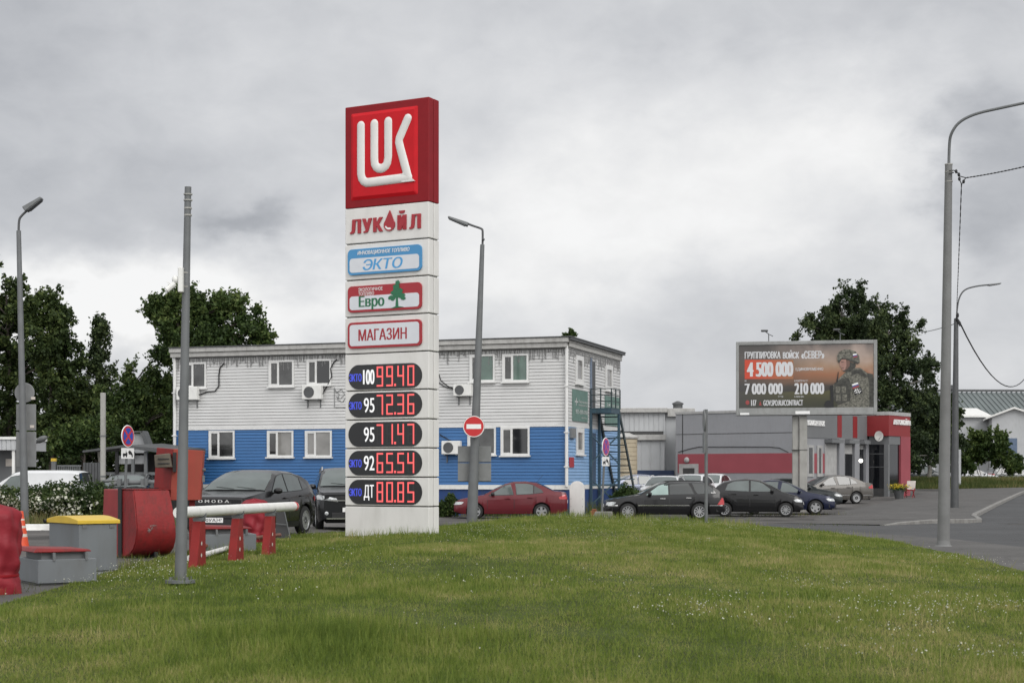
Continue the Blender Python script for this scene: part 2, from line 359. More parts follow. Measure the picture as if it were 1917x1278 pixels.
# ------------------------------------------------------------------ ground, lawn, road
def grid_sheet(name, xs, ys, zf, mat, smooth=True):
    vs = [(x, y, zf(x, y)) for y in ys for x in xs]; n = len(xs)
    fs = [(j*n+i, j*n+i+1, (j+1)*n+i+1, (j+1)*n+i) for j in range(len(ys)-1) for i in range(n-1)]
    mb = MB(); mb.add(vs, fs); return tag(mb.build(name, mat, None, smooth, 0), kind='structure')
xs = [-700,-300,-150,-80,-50,-35]+[-28+i*1.0 for i in range(60)]+[35,50,80,150,300,700]
ys = [-60,-20,0]+[4+i*1.0 for i in range(110)]+[120,130,145,165,190,230,300,500,1500]
grid_sheet('ground', xs, ys, gz, MT['lot'])
LAWN_L = [(4,-5.4),(12,-5.55),(17.8,-5.8),(22.3,-6.0),(29,-6.3),(36.6,-5.6),(41,-4.6),(46,-3.0),(50,-1.6),(54,-.2)]
LAWN_R = [(4,6.6),(12,7.2),(18,7.9),(26,8.8),(33,9.3),(41,9.6),(46,9.0),(51,7.9),(54,6.2)]
LY0, LY1 = 4, 54.3
def lawn_z(x, y):
    l, r = lerp(LAWN_L, y), lerp(LAWN_R, y)
    d = min(x-l, (r-x)*.5, (LY1-y)*1.0)
    t = max(0, min(1, d/4.2)); h = lerp([(4,.12),(15,.2),(24,.34),(33,.36),(50,.37),(54,.3)], y)
    bump = .03*math.sin(x*.9+y*.31)+.025*math.sin(x*.37-y*.7+1)
    return gz(x, y)*1.0+.03+h*t*t*(3-2*t)+bump*t
def mat_lawn_soil():
    return pmat('lawn soil and thatch', (.055,.070,.022), .9, var=.35, scale=2.5, bump=.6, bscale=40, spec=.1)
mb = MB(); NX = 44; ysl = [LY0+i*.5 for i in range(int((LY1-LY0)*2)+1)]+[LY1]
vs = []
for y in ysl:
    l, r = lerp(LAWN_L, y), lerp(LAWN_R, y)
    row = [l+(r-l)*i/NX for i in range(NX+1)]
    vs += [(l, y, gz(l, y)-.05)]+[(x, y, lawn_z(x, y)) for x in row]+[(r, y, gz(r, y)-.05)]
n = NX+3
mb.add(vs, [(j*n+i, j*n+i+1, (j+1)*n+i+1, (j+1)*n+i) for j in range(len(ysl)-1) for i in range(n-1)])
tag(mb.build('lawn', mat_lawn_soil(), None, True, 0), kind='structure')
def ribbon(name, pts, mat, off=.006, wid=None):
    """sheet between two polylines [(xl,xr,y)] laid on the ground"""
    mb = MB(); vs = []; K = 8
    rows = []
    for (a, b) in zip(pts, pts[1:]):
        k = max(1, int(abs(b[2]-a[2])/2))
        rows += [tuple(a[q]+(b[q]-a[q])*i/k for q in range(3)) for i in range(k)]
    rows.append(pts[-1])
    for xl, xr, y in rows: vs += [(xl+(xr-xl)*i/K, y, gz(xl+(xr-xl)*i/K, y)+off) for i in range(K+1)]
    mb.add(vs, [(j*(K+1)+i, j*(K+1)+i+1, (j+1)*(K+1)+i+1, (j+1)*(K+1)+i) for j in range(len(rows)-1) for i in range(K)])
    return tag(mb.build(name, mat, None, True, 0), kind='structure')
ribbon('road', [(5,60,2),(7,60,20),(8,60,30),(8.4,60,40),(8.0,60,46),(6.5,17.5,52),(10,16.8,54.2),(16.0,60,56),(17.6,60,60),(20.2,60,67),(25.8,64,82),(33,75,101),(50,110,140)], MT['road'])
ribbon('footpath', [(5.6,9.4,6),(6.6,10.4,16),(7.4,11.8,26),(8.0,12.2,33),(8.4,11.6,41),(8.2,10.2,46)], MT['walk'], .011)
ribbon('pavement', [(-7.6,-5.0,14),(-8.6,-5.2,20),(-8.6,-5.5,26),(-8.4,-5.6,32),(-7,-5.0,38)], MT['walk'], .012)
# kerb of the parking court, and the raised pavement behind it
KERB = [(12.4,52.0),(13.2,53.0),(14.6,54.2),(16.0,54.7),(16.7,55.6),(17.2,57.5),(17.8,60),(18.8,63.2),(20.2,67),(22.8,74),(25.8,82),(29.2,91),(33,101),(40,118)]
mb = MB()
def kerb_line(mb, pts, h0, h1, w, m=0):
    k = len(pts)
    ring = []
    for i, (x, y) in enumerate(pts):
        a, b = Vector(pts[max(i-1,0)]), Vector(pts[min(i+1,k-1)]); d = (b-a).normalized(); nrm = Vector((-d.y, d.x))
        h = h0+(h1-h0)*min(1, i/2.); z = gz(x, y)
        p, q = Vector((x, y)), Vector((x, y))+nrm*w
        ring += [(p.x,p.y,z-.05),(p.x,p.y,z+h-.02),(p.x+nrm.x*.02,p.y+nrm.y*.02,z+h),(q.x,q.y,z+h),(q.x,q.y,z-.05)]
    fs = [(i*5+j, (i+1)*5+j, (i+1)*5+j+1, i*5+j+1) for i in range(k-1) for j in range(4)]
    mb.add(ring, fs+[(0,1,2,3,4), tuple((k-1)*5+j for j in (4,3,2,1,0))], m)
kerb_line(mb, KERB, .03, .15, .18); tag(mb.build('kerb', MT['kerb']), kind='structure')
mb = MB(); vs = []; dep = [.17,.6,1.5,3.5,6.0]
for i, (x, y) in enumerate(KERB):
    d = (Vector(KERB[min(i+1,len(KERB)-1)])-Vector(KERB[max(i-1,0)])).normalized(); nrm = Vector((-d.y, d.x)) if i > 2 else Vector((-.75,.66))
    for q in dep:
        p = Vector((x, y))+nrm*q*(1 if i > 2 else .8); h = (.03+.10*min(1, i/2.))*max(0, 1-(q-.17)/5.5)
        vs.append((p.x, p.y, gz(p.x, p.y)+.008+h))
mb.add(vs, [(i*5+j, (i+1)*5+j, (i+1)*5+j+1, i*5+j+1) for i in range(len(KERB)-1) for j in range(4)])
tag(mb.build('sidewalk', MT['walk'], None, True, 0), kind='structure')
# weedy bank in front of the far cars
def bank_z(x, y):
    t = max(0, min(1, (y-116.5)/5)); s = max(0, min(1, (142-y)/14)); e = max(0, min(1, (x-27)/3))
    return gz(x, y)-.08+(.42*t*t*(3-2*t))*s*e+.1*e*math.sin(x*.8)*t*s+.03
xb = [26+i*.8 for i in range(62)]; yb = [115.5+i*.8 for i in range(34)]
grid_sheet('terrain', xb, yb, bank_z, mat_lawn_soil())
# ------------------------------------------------------------------ price pylon
pf = Frame((-3.627, 34.0, .36), math.atan2(-1.0, 1.875)); PW = 2.125; G0 = .36
def Zp(zx, zy, x0, y0, s): return pf.hit(x0+zx/s, y0+zy/s)
Z5 = lambda a, b: Zp(a, b, 630, 160, 3.195)
Z6 = lambda a, b: Zp(a, b, 630, 540, 2.662)
ZM = lambda a, b: Zp(a, b, 640, 560, 5.326)
pyl = thing('price_pylon', 'tall petrol station price pylon with red emblem box and glowing fuel prices', 'pylon sign', pf.o, pf.phi)
rows = [z-G0 for z in (9.665, 7.468, 6.686, 5.902, 5.105, 4.308, 3.505, 2.878, 2.264, 1.644, 1.024, .33)]
mb = MB(); mb.box(.03, PW-.03, .035, .385, .01, rows[0]-.05); mb.build('core', MT['seam'], pyl)
names = ['emblem_panel','name_panel','fuel_panel','fuel_panel','shop_panel']+['price_panel']*5+['base_panel']
panels = []
for i, nm in enumerate(names):
    t, b = rows[i]-.012, rows[i+1]+.012
    if i == 0: t = rows[0]; b = rows[1]+.0
    if i == 10: b = 0
    mb = MB(); mb.box(0, PW, 0, .185, b, t); mb.box(.0, PW, .21, .42, b, t)
    panels.append(mb.build(nm, MT['red_dark'] if i == 0 else MT['white'], pyl, bevel=.012))
# emblem: pillowed red face and rounded white strokes
x0, zt = Z5(85, 182); x1, zt2 = Z5(512, 112); _, zb = Z5(80, 695)
ex0, ex1, ez0, ez1 = .16, PW-.27, rows[1]+.16, rows[0]-.16
mb = MB(); I = .07
mb.hexa([(ex0,-.001,ez0),(ex1,-.001,ez0),(ex1,.02,ez0),(ex0,.02,ez0)], [(ex0,-.001,ez1),(ex1,-.001,ez1),(ex1,.02,ez1),(ex0,.02,ez1)])
mb.add([(ex0,-.002,ez0),(ex1,-.002,ez0),(ex1,-.002,ez1),(ex0,-.002,ez1),(ex0+I,-.038,ez0+I),(ex1-I,-.038,ez0+I),(ex1-I,-.038,ez1-I),(ex0+I,-.038,ez1-I)],
       [(4,5,6,7),(0,1,5,4),(1,2,6,5),(2,3,7,6),(3,0,4,7)])
mb.build('emblem_face', MT['red_sign'], panels[0], bevel=.012, seg=2)
def flat_tube(mb, uv, r, y, m=0):
    pts = [(u, 0, v) for u, v in uv]; b = MB(); b.tube(pts, r, 12)
    d0 = (Vector(pts[0])-Vector(pts[1])).normalized(); d1 = (Vector(pts[-1])-Vector(pts[-2])).normalized()
    b.ell(pts[0], (r,r,r)); b.ell(pts[-1], (r,r,r))
    mb.add([(v[0], y+v[1]*.34, v[2]) for v in b.v], b.f, m)
r = .098; mb = MB()
L = [Z5(152,243), Z5(152,400), Z5(152,530), Z5(157,556), Z5(168,573), Z5(186,583), Z5(210,581), Z5(435,552)]
flat_tube(mb, L, r, -.04)
U = [Z5(232,232), Z5(232,440)]
uc = Z5(272,446); rr = uc[0]-Z5(232,446)[0]
U += [(uc[0]+rr*math.cos(R(a)), uc[1]-.02+rr*math.sin(R(a))) for a in (200,225,250,270,290,315,340)]+[Z5(315,430), Z5(315,218)]
flat_tube(mb, U, r, -.04)
K = [Z5(432,200), Z5(382,318), Z5(379,340), Z5(386,372), Z5(432,545)]
flat_tube(mb, K, r, -.04)
mb.prism([Z5(412,520), Z5(478,574), Z5(400,582), Z5(390,540)], -.066, -.037)
mb.build('emblem_letters', MT['white'], panels[0], True, 60)
# name panel
mb = MB()
def lett(mb, body, pts, y, m=0, **k):
    """lettering over a quad given by its lower left and upper right corners"""
    (xa, za), (xb, zb) = pts; text(mb, body, xa, xb, za, zb, y, m, **k)
nz0 = Z5(85,890)[1]; nz1 = Z5(85,805)[1]
spans = [('Л',84,148),('У',156,214),('К',222,280),('Й',367,420),('Л',438,506)]
for ch, a, b in spans:
    ua, ub = Z5(a,850)[0], Z5(b,850)[0]
    text(mb, ch, ua, ub, nz0, nz1+(.10 if ch == 'Й' else 0), -.028, bold=.075, depth=.027)
dc = Z5(319,820); dr = (Z5(352,820)[0]-Z5(286,820)[0])/2
drop = [(dc[0]+dr*math.cos(R(a)), dc[1]-.05+dr*.95*math.sin(R(a))) for a in range(140, 401, 13)]+[(dc[0]+.01, dc[1]+.26)]
mb.prism(drop, -.03, -.001)
mb.build('lettering', MT['ink_red'], panels[1])
mb = MB(); hl = [(dc[0]+dr*.78*math.cos(R(a)), dc[1]-.05+dr*.74*math.sin(R(a))) for a in range(200, 300, 14)]+[(dc[0]+dr*.62*math.cos(R(a)), dc[1]-.03+dr*.6*math.sin(R(a))) for a in range(290, 200, -14)]
mb.flat(hl, -.033); mb.build('drop_highlight', MT['ink_white'], panels[1])
def board(parent, a, b, z0, z1, frame_mat, head=None, nm='sign_board'):
    """rounded sign box with raised coloured rim and pale face"""
    mb = MB(); w = .05
    mb.prism(rrect(a, b, z0, z1, .10), -.045, -.001, 0)
    inner = rrect(a+w, b-w, z0+w, (z1-w) if head is None else head, .07)
    mb.flat(inner, -.048, 1)
    return mb.build(nm, [frame_mat, MT['panel_pale']], parent)
ba, bb = Z5(74,1060)[0], Z5(513,1020)[0]
z0, z1 = Z5(74,1138)[1], Z5(74,985)[1]
hz = z1-.20
b1 = board(panels[2], ba, bb, z0, z1, pmat('light blue rim', (.05,.24,.48), .4, var=.03), hz)
mb = MB(); text(mb, 'ИННОВАЦИОННОЕ ТОПЛИВО', ba+.26, bb-.29, hz+.055, z1-.045, -.05, bold=.02, shear=.2); mb.build('small_lettering', MT['ink_white'], panels[2])
mb = MB(); text(mb, 'ЭКТО', ba+.40, bb-.46, z0+.085, hz-.035, -.052, bold=.035, shear=.22); mb.build('lettering', MT['ink_blue'], panels[2])
z0, z1 = Z6(63,122)[1], Z5(74,1205)[1]; hz = z1-.22
board(panels[3], ba, bb, z0, z1, MT['ink_red'], hz)
mb = MB(); text(mb, 'ЭКОЛОГИЧНОЕ', ba+.28, ba+.90, z1-.12, z1-.045, -.05, bold=.01); mb.build('small_lettering', MT['ink_white'], panels[3]); mb = MB(); text(mb, 'ТОПЛИВО', ba+.28, ba+.68, z1-.21, z1-.135, -.05, bold=.01); mb.build('small_lettering', MT['ink_white'], panels[3])
mb = MB(); tx0, tz0 = Z6(117,95); tx1, tz1 = Z6(245,45)
text(mb, 'Евро', tx0, tx1, tz0-.06, tz0+.24, -.052, bold=.04)
mb.build('lettering', MT['ink_green'], panels[3])
mb = MB(); tcx, tcz = Z6(307,60); rng = random.Random(3)
for dx, dz, rx, rz in ((-.20,.06,.14,.055),(.17,.10,.16,.06),(-.10,.17,.15,.06),(.10,.20,.14,.06),(-.02,.29,.13,.06),(.03,.37,.09,.05),(0,.10,.10,.06),(.26,.04,.09,.04)):
    mb.flat([(tcx+dx*.62+rx*.66*math.cos(R(q*20))*(1+.22*rng.uniform(-1,1)), tcz+dz+rz*math.sin(R(q*20))*(1+.3*rng.uniform(-1,1))) for q in range(18)], -.053-.0006*len(mb.f))
mb.prism([(tcx-.035,tcz-.14),(tcx+.04,tcz-.14),(tcx+.015,tcz+.2),(tcx-.005,tcz+.2)], -.056, -.05)
mb.prism([(tcx-.16,tcz-.165),(tcx+.18,tcz-.15),(tcx+.05,tcz-.125),(tcx-.05,tcz-.13)], -.0565, -.05)
mb.build('tree_emblem', MT['ink_green'], panels[3])
z0, z1 = ZM(72,495)[1], ZM(72,238)[1]
board(panels[4], ba, bb, z0, z1, MT['ink_red'])
mb = MB(); xa = ZM(178,390); xb = ZM(660,340); text(mb, 'МАГАЗИН', xa[0], xb[0], (z0+z1)/2-.125, (z0+z1)/2+.125, -.052, bold=.03); mb.build('lettering', MT['ink_red'], panels[4])
# fuel prices
SEG = {'0':'abcdef','1':'bc','2':'abged','3':'abgcd','4':'fgbc','5':'afgcd','6':'afgedc','7':'abc','8':'abcdefg','9':'abcdfg'}
def digit(on, off, ch, x0, x1, z0, z1, y):
    w = .035; zm = (z0+z1)/2
    def H(z): return ([(x0, z-w/2),(x1, z-w/2),(x1, z+w/2),(x0, z+w/2)], 0)
    def V(x, za, zb): return ([(x-w/2, za),(x+w/2, za),(x+w/2, zb),(x-w/2, zb)], .0008)
    sg = {'a':H(z1-w/2),'g':H(zm),'d':H(z0+w/2),'f':V(x0+w/2,zm,z1),'e':V(x0+w/2,z0,zm),'b':V(x1-w/2,zm,z1),'c':V(x1-w/2,z0,zm)}
    for k, (p, dy) in sg.items():
        (on if k in SEG[ch] else off).flat(p, y+dy+(0 if k in SEG[ch] else .0015))
ux = lambda zx: Z6(zx, 720)[0]
prices = [('100','9940',437,True),('95','7236',578,True),('95','7147',725,False),('92','6554',868,True),('ДТ','8085',1013,True)]
for i, (oct_, pr, cy, ek) in enumerate(prices):
    pn = panels[5+i]; zc = Z6(245, cy)[1]; hh = .265
    ua, ub = ux(61), ux(427)
    mb = MB(); mb.prism(rrect(ua, ub, zc-hh, zc+hh, hh-.001, 12), -.012, -.001); mb.build('display', MT['display'], pn)
    for ch, a, e_ in zip(pr, (202,250,305,355), (234,283,338,389)):
        on, off = MB(), MB(); digit(on, off, ch, ux(a), ux(e_), zc-.215, zc+.215, -.016)
        on.build('price_digit', MT['led_red'], pn)
        if off.v: off.build('unlit_digit', MT['led_off'], pn)
    on = MB(); on.prism([(ux(289),zc-.215),(ux(298),zc-.215),(ux(298),zc-.165),(ux(289),zc-.165)], -.016, -.0125); on.build('decimal_point', MT['led_red'], pn)
    mb = MB(); text(mb, oct_, ux(138 if oct_ != '100' else 134), ux(191 if oct_ != 'ДТ' else 188), zc-(.16 if oct_ != 'ДТ' else .18), zc+.155, -.016, bold=.012 if oct_ != '100' else .03); mb.build('octane_number', MT['led_white'], pn)
    if ek:
        mb = MB(); text(mb, 'ЭКТО', ux(65), ux(127), zc-.09, zc+.075, -.016, bold=.03); mb.build('fuel_word', MT['led_blue'], pn)
# ------------------------------------------------------------------ blue and white office building
bf = Frame((-15.0, 69.7, 0), math.atan2(-5.7, 17.28)); BL = 18.2; BD = 8.6
bld = thing('office_building', 'two storey white and blue sided office block behind the pylon', 'building', bf.o, bf.phi)
def siding_mat(name, col, dirt):
    return pmat(name, col, .5, var=.06, scale=.8, dirt=dirt, dcol=tuple(c*.55 for c in col), dscale=.6, stretch=(.6,.6,1.6))
MT['side_white'] = siding_mat('white siding', (.56,.56,.555), .22)
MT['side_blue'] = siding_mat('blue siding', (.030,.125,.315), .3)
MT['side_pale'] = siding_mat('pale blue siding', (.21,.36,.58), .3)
MT['lap_shade_w'] = pmat('white board lap shade', (.30,.295,.285), .9); MT['lap_shade_b'] = pmat('blue board lap shade', (.016,.065,.17), .9)  # darker board colours: the shade line under each lap is painted on
MT['plinth'] = pmat('dark blue plinth', (.012,.045,.16), .7, var=.15, scale=1.2, dirt=.4)
MT['pvc'] = pmat('white window plastic', (.66,.66,.65), .35, var=.04, dirt=.15)
MT['pane'] = pmat('dark pane', (.035,.036,.036), .04, var=.7, scale=1.6, spec=.7)
MT['pane_green'] = glass_mat('greenish pane', (.085,.14,.115))
MT['pane_blind'] = glass_mat('blind behind pane', (.20,.195,.185))
MT['pane_black'] = glass_mat('black pane', (.008,.009,.011))
MT['fascia'] = pmat('pale roof edge', (.40,.395,.38), .6, var=.1, dirt=.5, dcol=(.15,.14,.13))
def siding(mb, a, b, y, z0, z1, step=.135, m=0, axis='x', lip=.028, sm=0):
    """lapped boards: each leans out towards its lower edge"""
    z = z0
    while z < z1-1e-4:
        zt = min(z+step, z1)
        zs_ = zt-.016  # strip above this height carries the painted lap shade
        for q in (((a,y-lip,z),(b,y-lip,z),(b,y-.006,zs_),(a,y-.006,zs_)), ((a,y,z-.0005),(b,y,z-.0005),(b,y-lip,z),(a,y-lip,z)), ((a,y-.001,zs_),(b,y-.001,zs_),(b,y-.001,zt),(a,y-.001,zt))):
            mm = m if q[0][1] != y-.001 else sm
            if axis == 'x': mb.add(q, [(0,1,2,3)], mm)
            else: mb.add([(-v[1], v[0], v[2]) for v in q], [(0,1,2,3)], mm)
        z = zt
ZB, ZS, ZR = 3.68, 1.28, 6.95
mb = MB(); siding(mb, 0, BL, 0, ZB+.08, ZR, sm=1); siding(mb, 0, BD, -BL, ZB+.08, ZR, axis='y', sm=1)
mb.box(.01, BL-.01, .005, BD, ZB+.1, ZR+.1); tag(mb.build('wall', [MT['side_white'], MT['lap_shade_w']], bld), 'white lapped siding of the upper storey')
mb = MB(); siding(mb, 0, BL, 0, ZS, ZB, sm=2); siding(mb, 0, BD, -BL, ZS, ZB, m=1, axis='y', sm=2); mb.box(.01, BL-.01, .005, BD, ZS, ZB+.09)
tag(mb.build('wall', [MT['side_blue'], MT['side_pale'], MT['lap_shade_b']], bld), 'blue lapped siding of the ground storey')
mb = MB(); mb.box(-.03, BL+.03, -.05, BD, ZB-.01, ZB+.075); mb.build('belt_trim', MT['pvc'], bld)
mb = MB(); mb.box(-.02, BL+.02, -.10, BD, 1.09, ZS-.006); mb.build('water_ledge', MT['white_paint'], bld)
mb = MB(); mb.box(0, BL, -.03, BD-.05, -.1, 1.085); mb.build('plinth', MT['plinth'], bld)
mb = MB(); mb.box(-.10, BL+.02, -.28, -.025, ZR-.06, ZR+.14); mb.box(-.12, BL+.12, -.36, BD+.05, ZR+.143, ZR+.34)
mb.box(BL+.024, BL+.10, -.02, BD+.02, ZR-.03, ZR+.14)
mb.build('roof', MT['fascia'], bld, bevel=.015)
mb = MB(); mb.box(-.14, BL+.25, -.40, BD+.15, ZR+.345, ZR+.385); mb.box(BL+.123, BL+.23, -.3, BD+.12, ZR+.24, ZR+.34); mb.build('roof_sheet', MT['galv_dark'], bld)
for x in (-.09, BL-.14):
    mb = MB(); mb.tube([(x+.12,-.11,1.2),(x+.12,-.11,ZR)], .07, 10)
    for z in (2.0, 3.4, 5.3): mb.box(x+.03, x+.21, -.20, -.02, z, z+.05)
    mb.build('downpipe', MT['pvc'], bld, True)
def window(parent, x0, x1, z0, z1, panes, y=0., split=.36, axis='x', fw=.075):
    """white plastic window proud of the wall: outer casing, sashes, panes"""
    def put(mb): 
        if axis == 'y': mb.v = [(-v[1], v[0], v[2]) for v in mb.v]
        return mb
    mb = MB(); c = fw
    mb.box(x0, x0+c, y-.075, y-.022, z0, z1); mb.box(x1-c, x1, y-.075, y-.022, z0, z1)
    mb.box(x0+c, x1-c, y-.075, y-.022, z1-c, z1); mb.box(x0+c, x1-c, y-.075, y-.022, z0, z0+c)
    xm = x0+c+(x1-x0-2*c)*split if split else None
    s = .045
    if split:
        mb.box(xm-s, xm+s, y-.068, y-.022, z0+c, z1-c)
        mb.box(x0+c, x0+c+s, y-.066, y-.022, z0+c, z1-c); mb.box(x0+c+s, xm-s, y-.066, y-.022, z0+c, z0+c+s); mb.box(x0+c+s, xm-s, y-.066, y-.022, z1-c-s, z1-c)
    f = put(mb).build('window', MT['pvc'], parent)
    mb = MB(); mb.box(x0-.05, x1+.05, y-.15, y-.02, z0-.06, z0-.003); put(mb).build('sill', MT['pvc'], f)
    spans = [(x0+c, xm-s), (xm+s, x1-c)] if split else [(x0+c, x1-c)]
    for (a, b), mt in zip(spans, panes):
        mb = MB(); mb.box(a, b, y-.035, y-.0225, z0+c, z1-c); put(mb).build('pane', MT[mt], f)
    return f
def win_px(px0, px1, pt, pb, panes, **k):
    a, zt = bf.hit(px0, pt); b, zb = bf.hit(px1, pb); return window(bld, a, b, zb, zt, panes, **k)
win_px(346, 387, 679, 726, ['pane','pane']); win_px(504, 551, 675, 723, ['pane','pane']); win_px(575, 621, 673, 720, ['pane','pane_black'])
win_px(880, 927, 664, 714, ['pane','pane_green']); win_px(941, 990, 663, 714, ['pane','pane_green'])
win_px(392, 440, 806, 857, ['pane','pane']); win_px(501, 550, 806, 855, ['pane','pane_blind']); win_px(572, 622, 806, 855, ['pane_blind','pane_blind'])
win_px(876, 929, 799, 851, ['pane','pane']); win_px(938, 992, 799, 852, ['pane','pane_black'])
def win_side(px0, px1, pt, pb, panes, **k):
    a, zt = bf.hitx(px0, pt, BL); b, _ = bf.hitx(px1, pt, BL); zb = bf.hitx(px0, pb, BL)[1]; return window(bld, a, b, zb, zt, panes, y=-BL, axis='y', split=0, **k)
win_side(1076, 1090, 664, 717, ['pane_blind'], fw=.2); win_side(1132, 1145, 682, 730, ['pane_blind'], fw=.2); win_side(1077, 1091, 800, 850, ['pane_blind'], fw=.2)
def side_box(name, v0, v1, z0, z1, out, mat, parent=bld):
    mb = MB(); mb.box(BL+.022, BL+.022+out, v0, v1, z0, z1); return mb.build(name, mat, parent)
va = bf.hitx(1103.5, 700, BL)[0]; vb = bf.hitx(1112.5, 700, BL)[0]
d = side_box('door', va+.12, vb, 4.60, bf.hitx(1108, 676, BL)[1], .03, MT['galv_dark'])
mb = MB(); mb.box(BL+.02, BL+.09, va, va+.119, 4.6, 6.7); mb.build('door_frame', pmat('blue grey door frame', (.16,.20,.27), .5), d)
side_box('door', va+.2, vb+.1, 1.3, 3.5, .03, pmat('dark blue door', (.03,.06,.11), .5))
side_box('meter_box', .15, .75, 3.2, 3.62, .12, MT['sign_back']); 
# icicle light string under the eaves
mb = MB(); rng = random.Random(5); y = -.04
def icicles(mp, a, b, n):
    mb.tube([mp(a, ZR-.09), mp(b, ZR-.09)], .012, 4)
    for i in range(n):
        x = a+(b-a)*(i+rng.random()*.7)/n; l = rng.choice((.18,.3,.42,.55))*rng.uniform(.7,1.15); xx = x+rng.uniform(-.06,.06)
        mb.tube([mp(x, ZR-.09), mp((x+xx)/2+rng.uniform(-.03,.03), ZR-.09-l*.5), mp(xx, ZR-.09-l)], .0125, 3)
        if rng.random() < .5: mb.tube([mp(xx-.05, ZR-.09-l*.8), mp(xx+.06, ZR-.09-l*.86)], .008, 3)
icicles(lambda x, z: (x, -.045, z), .1, BL-.1, 190); icicles(lambda v, z: (BL+.045, v, z), .1, BD-.1, 90)
o = mb.build('string_lights', pmat('dark garland wire', (.19,.19,.19), .7)); o.location = bf.o; o.rotation_euler = (0,0,bf.phi)
tag(o, 'unlit icicle light garland hanging under the eaves of the white and blue office', 'string lights')
# air conditioners on the facade
def aircon(px0, px1, pt, pb, label, cable):
    a, zt = bf.hit(px0, pt, -.3); b, zb = bf.hit(px1, pb, -.3); w = max(.78, b-a); h = zt-zb; b = a+w
    o = Vector((a, -.02, zb)); t = thing('air_conditioner', label, 'air conditioner', bf.o+Vector((a*bf.c, a*bf.s, zb)), bf.phi, 'outdoor air conditioner units on the office wall')
    mb = MB(); mb.box(0, w, -.36, -.06, 0, h); mb.build('casing', MT['white_paint'], t, bevel=.02)
    mb = MB(); mb.lathe([(h*.40,-.372),(h*.40,-.361)], (h*.5+.03,0,h/2), 'y', 20); mb.disc((h*.5+.03,h/2), h*.40, -.366, 20)
    mb.build('fan_grille', MT['galv_dark'], t)
    mb = MB(); 
    for q in (.12, w-.16): mb.box(q, q+.04, -.38, -.02, -.045, -.003); mb.box(q, q+.04, -.06, -.021, -.35, -.046)
    mb.build('bracket', MT['galv'], t)
    if cable:
        pts = [(w+.01,-.15,h*.4)]+[(bf.hit(p, q)[0]-a, -.06, bf.hit(p, q)[1]-zb) for p, q in cable]
        mb = MB(); mb.tube(pts, .028, 6); mb.build('cable', MT['black'], t, True)
    return t
aircon(331, 369, 724, 748, 'outdoor air conditioner unit on white siding behind the camera pole', [(376,738),(390,733),(404,732),(411,722),(411,702),(413,688),(421,680)])
aircon(566, 601, 721, 747, 'outdoor air conditioner unit under the black upper window', [(606,735),(616,718),(622,705),(620,690),(626,678),(632,673)])
aircon(849, 881, 719, 741, 'outdoor air conditioner unit on white siding beside the leaning lamp post', None)
aircon(827, 861, 825, 850, 'outdoor air conditioner unit on the blue siding', None)
for pts in ([(822,700),(826,712),(838,722),(850,727)], [(823,716),(830,722),(840,726),(850,728)], [(824,813),(836,820),(846,826)]):
    mb = MB(); mb.tube([(bf.hit(p,q)[0], -.05, bf.hit(p,q)[1]) for p, q in pts], .02, 6)
    o = mb.build('wall_cable', MT['black'], None, True); o.location = bf.o; o.rotation_euler = (0,0,bf.phi)
    tag(o, 'black cable sagging to the air conditioner on the blue siding' if pts[0][1] > 800 else 'upper cable of the pair sagging to the air conditioner beside the lamp post' if pts[0][1] < 710 else 'lower cable of the pair sagging to the air conditioner beside the lamp post', 'cable')
# doodle of pale wires beside the pylon
mb = MB()
for pts in ([(627,725),(627,762),(650,762)], [(628,730),(636,738),(632,748),(642,752),(648,744)], [(630,735),(640,728),(646,738),(638,746),(630,742)]):
    mb.tube([(bf.hit(p,q)[0], -.04, bf.hit(p,q)[1]) for p, q in pts], .014, 5)
o = mb.build('wire_figure', MT['sign_back'], None, True); o.location = bf.o; o.rotation_euler = (0,0,bf.phi); tag(o, 'grey wire outline figure fixed on the white siding', 'wire ornament')
# banners on the gable side
MT['banner'] = pmat('green banner', (.115,.195,.170), .6, var=.12)
def banner(px0, px1, zt, zb, label, lines):
    v0 = bf.hitx(px0, 760, BL)[0]; v1 = bf.hitx(px1, 760, BL)[0]
    t = thing('banner', label, 'banner', bf.o+Vector((BL*bf.c-v0*bf.s, BL*bf.s+v0*bf.c, 0)), bf.phi)
    mb = MB(); mb.box(.025, .06, 0, v1-v0, zb, zt); mb.build('banner_sheet', MT['banner'], t)
    w = v1-v0
    for body, a, b, c, d in lines:
        mb = MB(); text(mb, body, a*w, b*w, zb+c*(zt-zb), zb+d*(zt-zb), 0, bold=.02, map3=lambda x, z, yy: (.064, x, z)); mb.build('lettering', MT['ink_white'], t)
banner(1070, 1098, bf.hitx(1070,728,BL)[1], bf.hitx(1070,787,BL)[1], 'green advertising banner with white words beside the downpipe',
       [('Пальмира', .38, .95, .58, .68), ('шиномонтаж', .38, .95, .50, .55), ('975-000-000', .18, .97, .24, .38), ('запись', .55, .92, .1, .15), ('+', .12, .33, .50, .74)])
banner(1131, 1158, bf.hitx(1131,740,BL)[1], bf.hitx(1131,795,BL)[1], 'pale green banner behind the fire stair landing', [('975-000', .1, .9, .4, .55), ('24 часа', .1, .9, .65, .75)])
o = side_box('red_notice', .1, .75, 2.0, 2.42, .03, MT['ink_red'], None); o.location = bf.o; o.rotation_euler = (0,0,bf.phi)
tag(o, 'small red notice plate on pale blue siding near the corner', 'sign')
